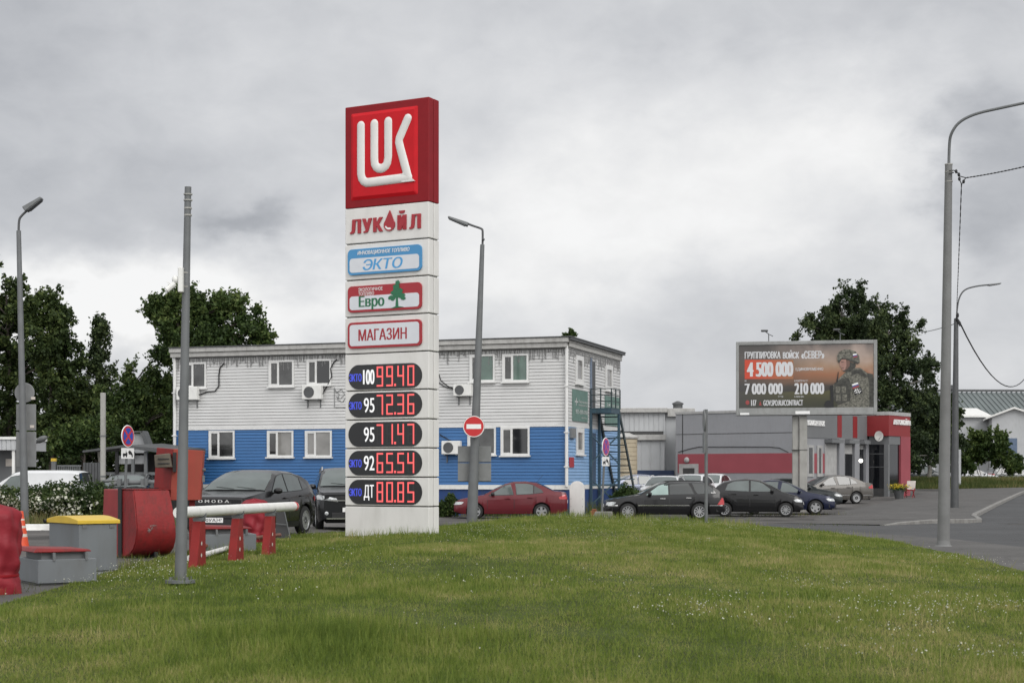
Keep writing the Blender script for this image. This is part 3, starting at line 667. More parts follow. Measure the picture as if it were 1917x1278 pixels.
# roof weeds later (vegetation). Fire stair:
st = thing('fire_stair', 'dark green steel outside stair with landing on the gable wall', 'stair', bf.o+Vector((BL*bf.c-3.2*bf.s, BL*bf.s+3.2*bf.c, 0)), bf.phi)
MT['stair'] = pmat('dark green steel', (.018,.035,.038), .5, var=.2, dirt=.3); MT['stair_blue'] = pmat('blue grey steel', (.035,.075,.105), .5, var=.2, dirt=.3)
ZL = 4.55; x0, x1 = .05, 1.0; ye = 1.5
mb = MB(); mb.box(x0, x1, 0, ye, ZL-.22, ZL-.02); mb.box(x0-.02, x1+.02, -.02, ye, ZL-.018, ZL); mb.build('landing', MT['stair_blue'], st)
mb = MB()
for a, b in (((x1,.02),(x1,ye)), ((x0+.05,.02),(x1,.02))):
    for z in (.28,.55,.82): mb.bar((*a, ZL+z), (*b, ZL+z), .035)
for p in ((x1,.02),(x1,ye*.5),(x1,ye),(x0+.05,.02),((x0+x1)/2,.02)): mb.bar((*p, ZL), (*p, ZL+.84), .045)
mb.build('railing', MT['stair'], st)
yb, zb = 4.9, .0; n = 15
mb = MB()
for x in (x0+.02, x1-.02): mb.bar((x, ye-.05, ZL-.12), (x, yb, zb+.05), .05, .2)
mb.build('stringer', MT['stair'], st)
mb = MB()
for i in range(1, n):
    t = i/n; y = ye+(yb-ye)*t; z = ZL+(zb-ZL)*t; mb.box(x0+.05, x1-.05, y-.13, y+.13, z-.045, z)
mb.build('treads', MT['stair'], st)
for p in ((x0+.04,.05),(x0+.04,ye-.05),(x1-.04,ye-.05)):
    mb = MB(); mb.bar((*p, 0), (*p, ZL-.22), .10); mb.build('post', MT['stair_blue'], st)
mb = MB()
for za, zb2 in ((3.4,2.2),(2.2,3.4),(.4,1.5),(1.5,.4)): mb.bar((x0+.02,.1,za), (x1-.05,ye-.1,zb2), .05)
mb.bar((x0+.04,0,1.25),(x1,ye+.6,1.25),.08); mb.bar((x1,ye,1.5),(x1,yb-.8,1.5),.04)
mb.build('brace', MT['stair_blue'], st)
# ------------------------------------------------------------------ warehouse between office and garage
wf = Frame((*P(1150, 900, 96)[:2], gz(0, 96)), R(-6)); 
wh = thing('warehouse', 'pale grey warehouse with flat roof behind the parked white cars', 'warehouse', wf.o, wf.phi)
MT['clad'] = pmat('pale metal cladding', (.42,.43,.44), .5, var=.05, scale=.6, dirt=.3, dcol=(.25,.25,.24)); MT['clad_dark'] = pmat('dark gap', (.05,.05,.05), .8)
MT['navy'] = pmat('navy paint', (.018,.035,.085), .6, var=.2)
u1 = wf.hit(1245, 800)[0]; u2 = wf.hit(1262, 800)[0]; zt = wf.hit(1245, 772)[1]
def ribs(mb, a, b, y, z0, z1, step=.3, m=0):
    x = a
    while x < b-1e-3:
        xe = min(x+step, b); q = (xe-x)*.12
        mb.add([(x,y,z0),(x+q,y-.03,z0),(xe-q,y-.03,z0),(xe,y,z0),(x,y,z1),(x+q,y-.03,z1),(xe-q,y-.03,z1),(xe,y,z1)], [(0,1,5,4),(1,2,6,5),(2,3,7,6)], m); x = xe
mb = MB(); ribs(mb, -.6, u1, 0, wf.hit(1200,808)[1], zt); ribs(mb, wf.hit(1182,830)[0], u1, -.9, wf.hit(1200,882)[1], wf.hit(1200,825)[1], .6)
mb.box(-.6, u1, .002, 9, 0, zt); mb.box(wf.hit(1182,830)[0], u1-.002, -.898, .0, 0, wf.hit(1200,825)[1]-.002); mb.box(u1, u2+1.6, .2, 9, 0, zt)
mb.build('wall', MT['clad'], wh)
mb = MB(); mb.box(-.8, u1+.15, -.35, 9.2, zt, zt+.28); mb.box(u1+.152, wf.hit(1301,764)[0], -.1, 9, zt-.25, zt+.26); mb.build('roof', MT['fascia'], wh, bevel=.02)
mb = MB(); mb.box(-.6, u1-.1, -.05, .0, wf.hit(1200,815)[1], wf.hit(1200,807)[1]); mb.build('clerestory', MT['clad_dark'], wh)
mb = MB(); mb.box(wf.hit(1182,830)[0]-.1, u1+.05, -1.15, -.001, wf.hit(1200,824)[1], wf.hit(1200,814)[1]); mb.build('canopy', MT['fascia'], wh)
mb = MB(); mb.box(wf.hit(1182,880)[0], u2, -.94, -.933, 0, wf.hit(1200,880)[1]); mb.box(wf.hit(1182,880)[0], u2, -.933, .19, 0, wf.hit(1200,880)[1]-.01); mb.build('plinth', MT['navy'], wh)
c = wf.hit(1269, 757)
mb = MB(); mb.lathe([(.3,0),(.3,.32),(.36,.34),(.36,.42),(.1,.55),(0,.56)], (c[0],3,zt+.28), 'z', 16); mb.build('roof_vent', MT['galv_dark'], wh, True)
t = thing('cylinder_shed', 'beige panelled round shed under the warehouse canopy', 'shed', P(1172, 905, 91)+Vector((0,0,-.4)))
mb = MB(); H = 3.0; ra = .62
prof = []
for i in range(12): prof += [(ra, H*i/12), (ra+.035, H*i/12+.02), (ra+.035, H*(i+1)/12-.02)]
mb.lathe(prof+[(ra,H)], (0,0,0), 'z', 20); mb.build('shell', pmat('beige siding', (.40,.345,.25), .6, var=.08), t, True, 40)
mb = MB(); mb.lathe([(.7,H),(.74,H+.05),(.74,H+.12),(.2,H+.35),(0,H+.36)], (0,0,0), 'z', 20); mb.build('cap', MT['fascia'], t, True, 40)
# ------------------------------------------------------------------ tyre workshop garage
gf = Frame((9.71, 92.8, .33), math.atan2(-4.8, 6.47)); GL = 8.05
gr = thing('garage', 'grey car workshop with dark red band and open bays beyond the billboard', 'garage', gf.o, gf.phi)
MT['g_grey'] = pmat('grey render', (.255,.26,.275), .7, var=.05, scale=.7, dirt=.2, dcol=(.15,.15,.15)); MT['g_dark'] = pmat('dark grey render', (.145,.15,.155), .7, var=.06, scale=.8)
MT['g_red'] = pmat('dusty red render', (.27,.055,.070), .7, var=.07, scale=.9); MT['g_red2'] = pmat('red fascia', (.22,.016,.018), .5, var=.05); MT['g_trim'] = pmat('pale trim', (.36,.36,.355), .7, var=.08, dirt=.3)
GT = gf.hit(1390, 772)[1]; zr1, zr0 = gf.hit(1383, 848.5)[1], gf.hit(1383, 885)[1]; GB = 12.6; S = 9.06
def gs(px, py, x=GL): return gf.hitx(px, py, x)
mb = MB(); mb.box(0, GL, 0, GB-.6, 0, GT); mb.build('wall', MT['g_grey'], gr)
mb = MB(); mb.box(-.05, GL+.05, -.05, S, GT, GT+.14); mb.build('parapet', MT['g_trim'], gr)
mb = MB(); mb.box(.15, GL-.02, -.02, -.002, zr0, zr1); mb.build('red_band', MT['g_red'], gr)
mb = MB()
z = gf.hit(1400, 811)[1]; mb.box(0, GL, -.012, -.002, z, z+.03); mb.box(.45, .5, -.011, -.002, zr1, GT)
mb.build('panel_joint', MT['seam'], gr)
mb = MB(); pts = [(1270,846),(1290,840),(1310,836),(1370,836),(1440,836),(1460,838),(1476,846)]
mb.tube([(gf.hit(p,q)[0], -.03, gf.hit(p,q)[1]) for p, q in pts], .018, 5); mb.build('cable', MT['black'], gr)
a, zt2 = gf.hit(1272, 868); b, _ = gf.hit(1308, 868)
mb = MB(); w = .25; mb.box(a, a+w, -.06, -.022, 0, zt2); mb.box(b-w, b, -.06, -.022, 0, zt2); mb.box(a+w, b-w, -.06, -.022, zt2-w, zt2); dr = mb.build('door_surround', MT['g_trim'], gr)
mb = MB(); mb.box(a+w, b-w, -.03, -.0215, 0, zt2-w); mb.build('door_opening', MT['clad_dark'], dr)
mb = MB(); c = gf.hit(1287, 864); mb.ell((c[0],-.1,c[1]+.1), (.17,.12,.17)); mb.build('wall_lamp', MT['g_trim'], gr, True)
# bay face
def bbox(name, v0, v1, z0, z1, out, mat, inn=.002, parent=gr):
    mb = MB(); mb.box(GL+inn, GL+out, v0, v1, z0, z1); return mb.build(name, mat, parent)
vv = lambda px, py=860: gs(px, py)[0]
zu = gs(1541, 820)[1]
bbox('upper_band', .03, S, zu, GT-.01, .05, MT['g_dark'])
v_w1 = vv(1543)
bbox('red_band', .1, v_w1, gs(1520,885)[1], gs(1520,848)[1], .03, MT['g_red'])
for p0, p1 in ((1511,1521),(1530,1537)):
    f = bbox('window', vv(p0)-.1, vv(p1)+.1, 1.25, 3.05, .06, MT['g_trim']); bbox('pane', vv(p0)+.12, vv(p1)-.12, 1.45, 2.9, .075, MT['pane'], .061, f)
pil = [(1566,1576),(1595,1604),(1616,1625)]
bays = [(1543,1566),(1576,1595),(1604,1616)]
zbay = gs(1550, 822)[1]
for p0, p1 in pil:
    bbox('pillar', vv(p0), min(vv(p1), S), 0, zu-.002, .18, MT['g_grey'])
for i, (p0, p1) in enumerate(bays):
    f = bbox('bay_opening', vv(p0)+.02, vv(p1)-.002, 0, zu-.3, .012, MT['pane_black'] if i else MT['g_grey'])
    bbox('shutter_door', vv(p0)+.05, vv(p1)-.05, [.0,2.6,2.9][i], zu-.32, .04, MT['g_trim'], .0125, f)
    bbox('hood', vv(p0)+.02, vv(p1)-.05, zu-.26, zu-.05, .5, MT['g_dark'], .013, f)
for p0, p1 in ((1566,1574),(1595,1603)):
    bbox('red_column', vv(p0), vv(p1), zu+.1, GT-.08, .07, MT['g_red2'], .051)
mb = MB(); text(mb, 'ШИНОМОНТАЖ', vv(1497), vv(1541), gs(1530,797)[1], gs(1530,787)[1], 0, bold=.06, map3=lambda x, z, yy: (GL+.12+yy, x, z), depth=-.06)
mb.build('lettering', MT['ink_white'], gr)
# entrance block
e0 = S+.002; EX = GL+1.45; e1 = S+3.3; EH = GT+.02
ent = MB(); ent.box(GL-.5, EX, e0, e1, EH-1.25, EH); tag(ent.build('entrance_block', MT['g_red2'], gr), 'bright red fascia over the corner entrance')
mb = MB(); mb.box(GL-.5, EX+.03, e0-.03, e1+.03, EH+.002, EH+.22); mb.build('entrance_parapet', MT['g_trim'], gr)
mb = MB(); mb.box(GL+.1, EX-.05, e0+.15, e1, 3.2, EH-1.252); mb.box(GL+.05, GL+.12, e0+.02, e0+.14, .0, 3.198); mb.box(EX-.32, EX-.05, e0+.02, e0+.25, .0, 3.198); mb.build('entrance_frame', MT['g_dark'], gr)
mb = MB(); mb.box(GL+.122, EX-.322, e0+.08, e0+.1, .55, 3.19); mb.box(EX-.12, EX-.10, e0+.26, e1-1.5, .55, 3.19); mb.build('glazing', MT['pane_black'], gr)
mb = MB()
for z in (1.8, 2.6): mb.box(GL+.123, EX-.323, e0+.06, e0+.078, z, z+.06)
mb.build('glazing_bar', MT['galv_dark'], gr)
mb = MB(); mb.box(GL+.0, EX-.2, e0+.05, e1-.4, 0, .54); mb.build('entrance_plinth', MT['clad_dark'], gr)
mb = MB(); mb.box(EX-.5, EX+.01, e1-1.45, e1+.01, 0, EH-1.252); mb.build('entrance_pier', MT['g_red'], gr)
mb = MB(); text(mb, 'АВТОМОЙКА', e0+.6, e1-.05, EH-.55, EH-.15, 0, bold=.05, map3=lambda x, z, yy: (EX+.08+yy, x, z), depth=-.06); mb.build('lettering', MT['ink_white'], gr)
sp = gs(1631, 817)
t = thing('satellite_dish', 'small white satellite dish on the garage beside the red fascia', 'dish', gf.o+Vector(((GL+.9)*gf.c-(S-.3)*gf.s, (GL+.9)*gf.s+(S-.3)*gf.c, sp[1])), R(20))
mb = MB(); mb.lathe([(0,.0),(.15,-.02),(.30,-.08),(.31,-.08),(.15,.02),(0,.04)], (0,0,0), 'y', 18); mb.build('dish', MT['fascia'], t, True)
mb = MB(); mb.tube([(0,.02,0),(.1,.5,-.1)], .03, 6); mb.tube([(0,0,-.28),(0,-.25,-.05)], .015, 5); mb.build('arm', MT['galv'], t)
def bulb(px, py, v, nm, label):
    p = P(px, py, v); t = thing('work_lamp', label, 'lamp', p); mb = MB(); mb.ell((0,0,0), (.12,.12,.12)); mb.build('bulb', emat('lit bulb', (1,.97,.9), 3.5), t, True)
    mb = MB(); mb.lathe([(.03,.1),(.06,.16),(.02,.34)], (0,0,0), 'z', 8); mb.build('holder', MT['black'], t)
bulb(1611.5, 862, 92.3, 'work_lamp', 'lit white lamp hanging in the garage bay')
# ------------------------------------------------------------------ billboard
b0 = P(1378, 778, 69.6); b1 = P(1642, 777, 68.5)
bb = Frame((b0.x, b0.y, 0), math.atan2(b1.y-b0.y, b1.x-b0.x)); BW = math.hypot(b1.x-b0.x, b1.y-b0.y)
zb, zt = b0.z, bb.hit(1510, 638)[1]
bt = thing('billboard', 'grey framed roadside billboard with soldier recruitment poster on twin column', 'billboard', bb.o, bb.phi)
MT['bb_frame'] = pmat('billboard frame', (.26,.265,.26), .6, var=.1, scale=2, dirt=.5, dcol=(.14,.135,.13))
ZF = lambda a, b: bb.hit(1360+a/5.99, 600+b/5.99)
fx0, fz0 = ZF(135, 1000); fx1, fz1 = ZF(1648, 250); fz1 = zt-.18; fz0 = zb+.40
mb = MB(); mb.box(0, .13, -.12, .35, zb, zt); mb.box(BW-.15, BW, -.12, .35, zb, zt); mb.box(.131, BW-.151, -.12, .35, zt-.16, zt); mb.box(.131, BW-.151, -.12, .35, zb, zb+.33)
mb.box(.1, BW-.1, .02, .34, zb+.05, zt-.05); mb.build('frame', MT['bb_frame'], bt, bevel=.015)
mb = MB(); mb.box(.172, BW-.202, -.24, -.121, zb+.02, zb+.10); mb.build('lower_ledge', MT['bb_frame'], bt)
def poster_mat():
    m = bpy.data.materials.new('printed poster'); m.use_nodes = True; t = m.node_tree; b = t.nodes['Principled BSDF']; b.inputs['Roughness'].default_value = .5
    tc = N(t, 'ShaderNodeTexCoord'); sp = N(t, 'ShaderNodeSeparateXYZ'); Lk(t, tc.outputs['Object'], sp.inputs[0])
    h = M2(t, 'DIVIDE', M2(t, 'SUBTRACT', sp.outputs[2], zb+.35), zt-zb-.5); u = M2(t, 'DIVIDE', sp.outputs[0], BW)
    nz = N(t, 'ShaderNodeTexNoise'); nz.inputs['Scale'].default_value = 1.3; nz.inputs['Detail'].default_value = 6; Lk(t, tc.outputs['Object'], nz.inputs['Vector'])
    h2 = M2(t, 'ADD', h, M2(t, 'MULTIPLY', M2(t, 'SUBTRACT', nz.outputs[0], .5), .10))
    cr = N(t, 'ShaderNodeValToRGB'); e = cr.color_ramp.elements
    stops = [(0,(.030,.032,.020)),(.12,(.045,.045,.022)),(.235,(.075,.07,.028)),(.265,(.032,.028,.024)),(.34,(.055,.042,.033)),(.40,(.16,.085,.05)),(.52,(.27,.115,.058)),(.66,(.30,.19,.12)),(.82,(.27,.21,.175)),(.93,(.19,.155,.14)),(1,(.11,.095,.09))]
    e[0].position = 0; e[0].color = (*stops[0][1], 1); e[1].position = 1; e[1].color = (*stops[-1][1], 1)
    for p, c in stops[1:-1]: q = e.new(p); q.color = (*c, 1)
    Lk(t, h2, cr.inputs[0])
    mr = N(t, 'ShaderNodeMapRange'); mr.inputs[1].default_value = .55; mr.inputs[2].default_value = .10; mr.inputs[3].default_value = 0; mr.inputs[4].default_value = .85
    Lk(t, M2(t, 'ADD', u, M2(t, 'MULTIPLY', M2(t, 'SUBTRACT', h, .5), -.3)), mr.inputs[0])
    mx = N(t, 'ShaderNodeMix', data_type='RGBA'); Lk(t, mr.outputs[0], mx.inputs[0]); Lk(t, cr.outputs[0], mx.inputs[6]); mx.inputs[7].default_value = (.055,.054,.053,1)
    n4 = N(t, 'ShaderNodeTexNoise'); n4.inputs['Scale'].default_value = .8; n4.inputs['Detail'].default_value = 8; Lk(t, tc.outputs['Object'], n4.inputs['Vector'])
    m4 = N(t, 'ShaderNodeMapRange'); m4.inputs[1].default_value = .45; m4.inputs[2].default_value = .72; Lk(t, n4.outputs[0], m4.inputs[0])
    g4 = N(t, 'ShaderNodeMapRange'); g4.inputs[1].default_value = .45; g4.inputs[2].default_value = .75; Lk(t, M2(t, 'MULTIPLY', M2(t, 'ADD', u, .25), h), g4.inputs[0])
    x4 = N(t, 'ShaderNodeMix', data_type='RGBA'); Lk(t, M2(t, 'MULTIPLY', m4.outputs[0], M2(t, 'MULTIPLY', g4.outputs[0], .9)), x4.inputs[0]); Lk(t, mx.outputs[2], x4.inputs[6]); x4.inputs[7].default_value = (.46,.36,.31,1)
    Lk(t, x4.outputs[2], b.inputs['Base Color']); return m
mb = MB(); mb.box(.132, BW-.152, -.08, .0, zb+.332, zt-.162); po = mb.build('poster', poster_mat(), bt)
PY = -.082
def shape(pts, lvl, m, mb): mb.flat([ZF(*p) for p in pts], PY-.003*lvl, m)
MT['camo'] = pmat('printed camouflage', (.115,.112,.092), .6, var=.75, scale=12); MT['camo_d'] = pmat('printed dark webbing', (.040,.040,.034), .6, var=.6, scale=9)
MT['p_skin'] = pmat('printed skin', (.30,.17,.14), .6, var=.15); MT['p_skin_d'] = pmat('printed skin shade', (.13,.075,.06), .6); MT['p_blue'] = pmat('printed blue', (.05,.07,.22), .6); MT['p_red'] = pmat('printed red', (.28,.05,.05), .6)
sm = [MT['camo'], MT['camo_d'], MT['p_skin'], MT['p_skin_d'], MT['ink_white'], MT['p_blue'], MT['p_red'], MT['black']]
s = MB()
shape([(1565,585),(1640,600),(1655,700),(1655,1002),(1540,1002)], 1, 1, s)
shape([(1320,590),(1420,530),(1500,530),(1570,580),(1600,700),(1600,1002),(1240,1002),(1250,900),(1185,890),(1200,720),(1270,640)], 2, 0, s)
shape([(1210,700),(1290,650),(1370,640),(1400,720),(1385,900),(1250,945),(1190,880)], 3, 1, s)
for a, b in ((1225,740),(1290,740),(1230,830),(1300,830)): shape([(a,b),(a+50,b-5),(a+50,b+70),(a,b+72)], 4, 0, s)
shape([(1400,640),(1480,600),(1545,680),(1560,800),(1540,1002),(1240,1002),(1290,950),(1390,905),(1415,800)], 5, 0, s)
shape([(1405,560),(1500,545),(1580,620),(1560,640),(1470,590),(1400,620)], 6, 1, s)
shape([(1370,465),(1445,480),(1450,515),(1400,565),(1345,578),(1300,566),(1350,545)], 6, 1, s)
shape([(1268,470),(1290,435),(1340,432),(1385,455),(1382,510),(1350,547),(1310,562),(1290,545),(1284,520),(1268,508)], 7, 2, s)
shape([(1340,440),(1385,455),(1382,510),(1350,547),(1330,555),(1345,500)], 8, 3, s)
shape([(1285,462),(1315,460),(1315,470),(1287,472)], 9, 3, s); shape([(1290,528),(1318,524),(1318,531),(1293,535)], 9, 3, s)
shape([(1245,455),(1240,395),(1262,352),(1320,324),(1390,325),(1450,350),(1488,400),(1496,470),(1470,490),(1430,470),(1390,455),(1330,430),(1290,432),(1262,475)], 10, 0, s)
shape([(1245,455),(1300,415),(1390,430),(1480,470),(1470,490),(1430,472),(1390,457),(1330,432),(1290,434),(1262,477)], 11, 1, s)
for k, (pts) in enumerate(([(1415,378),(1458,370),(1462,384),(1418,392)], [(1418,392),(1462,384),(1465,397),(1420,405)], [(1420,405),(1465,397),(1468,410),(1423,418)])): shape(pts, 12, 4+k, s)
for k, (pts) in enumerate(([(1408,715),(1472,692),(1477,710),(1410,733)], [(1410,733),(1477,710),(1481,726),(1412,750)], [(1412,750),(1481,726),(1485,742),(1414,768)])): shape(pts, 12, 4+k, s)
shape([(1415,775),(1510,750),(1525,810),(1440,835)], 11, 7, s)
for a, b in (((1440,765),(1465,822)),((1463,758),(1488,816)),((1430,790),(1500,770)),((1436,812),(1508,790)),((1430,800),(1456,768)),((1482,820),(1508,785))):
    q0, q1 = ZF(*a), ZF(*b); d = Vector((q1[0]-q0[0], q1[1]-q0[1])).normalized()*.009; s.flat([(q0[0]-d.y,q0[1]+d.x),(q0[0]+d.y,q0[1]-d.x),(q1[0]+d.y,q1[1]-d.x),(q1[0]-d.y,q1[1]+d.x)], PY-.003*13-.0004*len(s.f), 4)
shape([(1250,575),(1257,575),(1247,690),(1232,690)], 9, 7, s)
shape([(1160,730),(1195,724),(1202,1002),(1172,1002)], 9, 7, s)
c = ZF(1142, 945); s.disc(c, .17, PY-.003*10, m=7, rz=.2)
s.build('printed_soldier', sm, po)
mr_ = pmat('printed red block', (.42,.055,.03), .5, var=.05)
t_ = mr_.node_tree; b_ = t_.nodes['Principled BSDF']; tc = N(t_, 'ShaderNodeTexCoord'); sp = N(t_, 'ShaderNodeSeparateXYZ'); Lk(t_, tc.outputs['Object'], sp.inputs[0])
cr = N(t_, 'ShaderNodeValToRGB'); cr.color_ramp.elements[0].color = (.50,.055,.025,1); cr.color_ramp.elements[1].color = (.30,.13,.06,1)
mr = N(t_, 'ShaderNodeMapRange'); mr.inputs[1].default_value = ZF(260,550)[0]; mr.inputs[2].default_value = ZF(740,550)[0]; Lk(t_, sp.outputs[0], mr.inputs[0]); Lk(t_, mr.outputs[0], cr.inputs[0]); Lk(t_, cr.outputs[0], b_.inputs['Base Color'])
mb = MB(); mb.flat([ZF(205,440), ZF(750,440), ZF(750,655), ZF(205,655)], PY-.003); mb.build('red_block', mr_, po)
MT['print_grey'] = pmat('printed light grey', (.56,.565,.58), .5, var=.03)
LN = []
def bt_(body, x0, y0, x1, y1, bold=.03): 
    (a, c), (b, d) = ZF(x0, y1), ZF(x1, y0); mb = MB(); text(mb, body, a, b, c, d, PY-.006, bold=bold); mb.build('poster_line', MT['print_grey'], po)
bt_('ГРУППИРОВКА', 205, 345, 607, 430, .035); bt_('ВОЙСК', 632, 332, 815, 428, .035); bt_('«СЕВЕР»', 838, 338, 1098, 428, .035)
bt_('4 500 000', 228, 462, 750, 630, .06); bt_('ЕДИНОВРЕМЕННО', 776, 525, 1085, 568, .02)
bt_('ОТ', 205, 666, 228, 686, .01); bt_('7 000 000', 205, 702, 632, 828, .05); bt_('В ГОД', 580, 842, 636, 862, .01)
bt_('ЕЖЕМЕСЯЧНО ОТ', 762, 664, 915, 686, .01); bt_('210 000', 762, 698, 1096, 826, .05); bt_('В ЗОНЕ СВО', 762, 842, 868, 862, .01)
bt_('117', 276, 890, 336, 955, .05); bt_('GOV.SPO.RU/CONTRACT', 414, 888, 858, 954, .03)
mb = MB(); c = ZF(236, 918); mb.disc(c, .085, PY-.006, rz=.1); mb.flat([ZF(365,950), ZF(395,950), ZF(380,900)], PY-.006); mb.build('poster_icons', MT['p_red'], po)
mb = MB(); mb.flat([ZF(1395,0) and (bb.hit(1489,768.5)[0], bb.hit(1489,775)[1]), (bb.hit(1516,768.5)[0], bb.hit(1489,775)[1]), (bb.hit(1516,768.5)[0], bb.hit(1489,769.5)[1]), (bb.hit(1489,768.5)[0], bb.hit(1489,769.5)[1])], -.243)
mb.flat([(bb.hit(1386,770)[0], zb+.03), (bb.hit(1403,770)[0], zb+.03), (bb.hit(1403,770)[0], zb+.12), (bb.hit(1386,770)[0], zb+.12)], -.2425); mb.build('owner_plate', MT['ink_white'], bt)
mb = MB(); (ca, _), (cb, _) = bb.hit(1483, 850, .3), bb.hit(1511, 850, .3); w = (cb-ca)
mb.box(ca, ca+w*.46, .1, .62, -.2, zb-.002); mb.box(ca+w*.47, cb, .0, .62, -.2, zb-.001); mb.build('column', MT['concrete_light'], bt, bevel=.03)
mb = MB(); mb.box(ca-.02, cb+.02, -.02, .64, bb.hit(1497,842)[1], bb.hit(1497,842)[1]+.02); mb.build('column_joint', MT['seam'], bt)
for q, fl in ((1439, 1), (1573, 0)):
    u, _ = bb.hit(q, 630); zt0 = zt
    mb = MB(); mb.tube([(u,.1,zt0-.02),(u,.05,zt0+.33),(u+.18,-.2,zt0+.22)], .022, 6); mb.tube([(u,.05,zt0+.33),(u-.16,-.55,zt0+.42)], .02, 6)
    br = mb.build('lamp_arm', MT['galv'], bt)
    mb = MB(); mb.box(u-.32, u-.02, -.72, -.48, zt0+.38, zt0+.46); mb.build('floodlight', MT['galv_dark'], br, bevel=.02)
# ------------------------------------------------------------------ poles and street lamps
def base_z(x, y):
    l, r = lerp(LAWN_L, y), lerp(LAWN_R, y)
    return lawn_z(x, y) if l < x < r and LY0 < y < LY1 else gz(x, y)
def pole_path(base, top, k=6): return [base+(top-base)*i/k for i in range(k+1)]
# camera pole on the lawn
g = P(338, 1095, 20.5); zc = base_z(g.x, g.y); p0 = Vector((g.x, g.y, zc)); top = P(352, 350, 20.5)
t = thing('camera_pole', 'thick grey metal pole on the lawn with white camera box near its top', 'pole', p0)
mb = MB(); mb.tube(pole_path(Vector((0,0,.0)), top-p0), [.080,.073,.066,.058,.052,.047,.043], 20); mb.build('pole', MT['galv'], t, True, 40)
mb = MB(); mb.lathe([(.115,-.12),(.115,.03),(.10,.06)], (0,0,0), 'z', 16); mb.build('base_socket', MT['black'], t, True, 40)
mb = MB(); mb.prism([(.20*math.cos(R(a)), .20*math.sin(R(a))) for a in range(0,360,20)], -.02, .02); mb.v = [(v[0], v[2], v[1]+.05) for v in mb.v]
for a in (45,135,225,315): mb.lathe([(.02,.07),(.02,.11),(0,.11)], (.15*math.cos(R(a)), .15*math.sin(R(a)), 0), 'z', 6)
mb.build('flange', MT['galv'], t)
a0 = P(339, 524, 20.42)-p0
mb = MB(); mb.box(a0.x-.035, a0.x+.03, a0.y-.05, a0.y+.09, a0.z-.165, a0.z+.165); bx = mb.build('camera_box', MT['white_paint'], t, bevel=.012)
mb = MB(); mb.ell((a0.x-.075, a0.y, a0.z+.005), (.045,.04,.055)); q = P(320, 538, 20.42)-p0
mb.build('dome', MT['white_paint'], bx, True)
mb = MB(); mb.tube([a0+Vector((-.09,0,.03)), (q.x+.02, q.y, q.z+.04)], .012, 6); mb.tube([(q.x+.05,q.y,q.z+.05),(q.x-.05,q.y-.03,q.z-.04)], .038, 10); mb.tube([P(312,527,20.4)-p0, P(318,531,20.4)-p0], .006, 5); mb.build('camera', MT['white_paint'], t)
mb = MB()
for py in (511, 537, 375, 364): 
    c = P(347 if py > 400 else 352, py, 20.5)-p0; mb.lathe([(.058,-.008),(.058,.008)], c, 'z', 14); 
for py in (390, 403): c = P(352, py, 20.5)-p0; mb.lathe([(.052,-.01),(.052,.01)], c, 'z', 14)
mb.build('clamp', MT['concrete_light'], t)
def lamp(label, bpx, bpy, d, tpx, tpy, r0, r1, arm, head, zbase=None, mat='galv', group='street lamp posts', ar=.035):
    g = P(bpx, bpy, d); z = base_z(g.x, g.y) if zbase is None else zbase; p0 = Vector((g.x, g.y, z-.05)); tp = P(tpx, tpy, d)-p0
    t = thing('street_lamp', label, 'street lamp', p0, 0, group)
    mb = MB(); k = 8; mb.tube(pole_path(Vector((0,0,0)), tp, k), [r0+(r1-r0)*i/k for i in range(k+1)], 16); mb.build('pole', MT[mat], t, True, 40)
    pts = [tp-Vector((0,0,.25))]+[P(a, b, d+e)-p0 for a, b, e in arm]
    # smooth the arm
    for _ in range(2):
        q = [pts[0]]
        for a, b in zip(pts, pts[1:]): q += [a*.75+b*.25, a*.25+b*.75]
        pts = q+[pts[-1]]
    mb = MB(); mb.tube(pts, ar, 10); mb.build('arm', MT['galv_dark'] if mat != 'concrete' else MT['galv'], t, True, 60)
    if head:
        (ax, ay), (bx, by), th, w = head; a, b = P(ax, ay, d)-p0, P(bx, by, d)-p0; dv = (b-a).normalized(); up = Vector((-dv.z, 0, dv.x)); up = up if up.z > 0 else -up
        mb = MB(); hv = Vector((0, w/2, 0)); u = up*th
        mb.hexa([a-hv, b-hv*.8, b+hv*.8, a+hv], [a-hv*.8+u*1.2, b-hv*.6+u*.6, b+hv*.6+u*.6, a+hv*.8+u*1.2]); L_ = mb.build('lamp_head', MT['galv'], t, bevel=.02)
        mb = MB(); o = -up*.02; mb.hexa([a-hv*.85+o+dv*.08, b-hv*.7+o-dv*.05, b+hv*.7+o-dv*.05, a+hv*.85+o+dv*.08], [a-hv*.85-up*.002+dv*.08, b-hv*.7-up*.002-dv*.05, b+hv*.7-up*.002-dv*.05, a+hv*.85-up*.002+dv*.08]); mb.build('diffuser', MT['galv_dark'], L_)
    return t, p0
l1, lp1 = lamp('grey street lamp with angled head rising from the white flowering shrubs', 47, 962, 45, 35, 432, .115, .065, [(35,412,0),(40,404,0),(52,393,0),(58,388,0)], ((50,397),(80,373),.14,.34), gz(-14,45))
l2, lp2 = lamp('leaning street lamp behind the no entry sign beside the pylon', 883, 968, 51, 903, 458, .18, .07, [(904,432,0),(902,428,0),(886,423,0),(874,418,0)], ((875,424),(838,408),.10,.34))
mb = MB(); c = P(903, 449, 51)-lp2; mb.ell(c+Vector((.03,-.07,0)), (.05,.05,.05)); mb.build('knob', MT['galv_dark'], l2, True)
l3, lp3 = lamp('tall concrete lamp pole standing in the footpath beside the road', 1766, 1022, 37, 1776, 308, .145, .085, [(1777,270,0),(1780,250,-.1),(1795,228,-.2),(1825,213,-.3),(1870,203,-.5),(1950,186,-.8)], ((1950,192),(1990,184),.1,.3), None, 'concrete')
mb = MB(); 
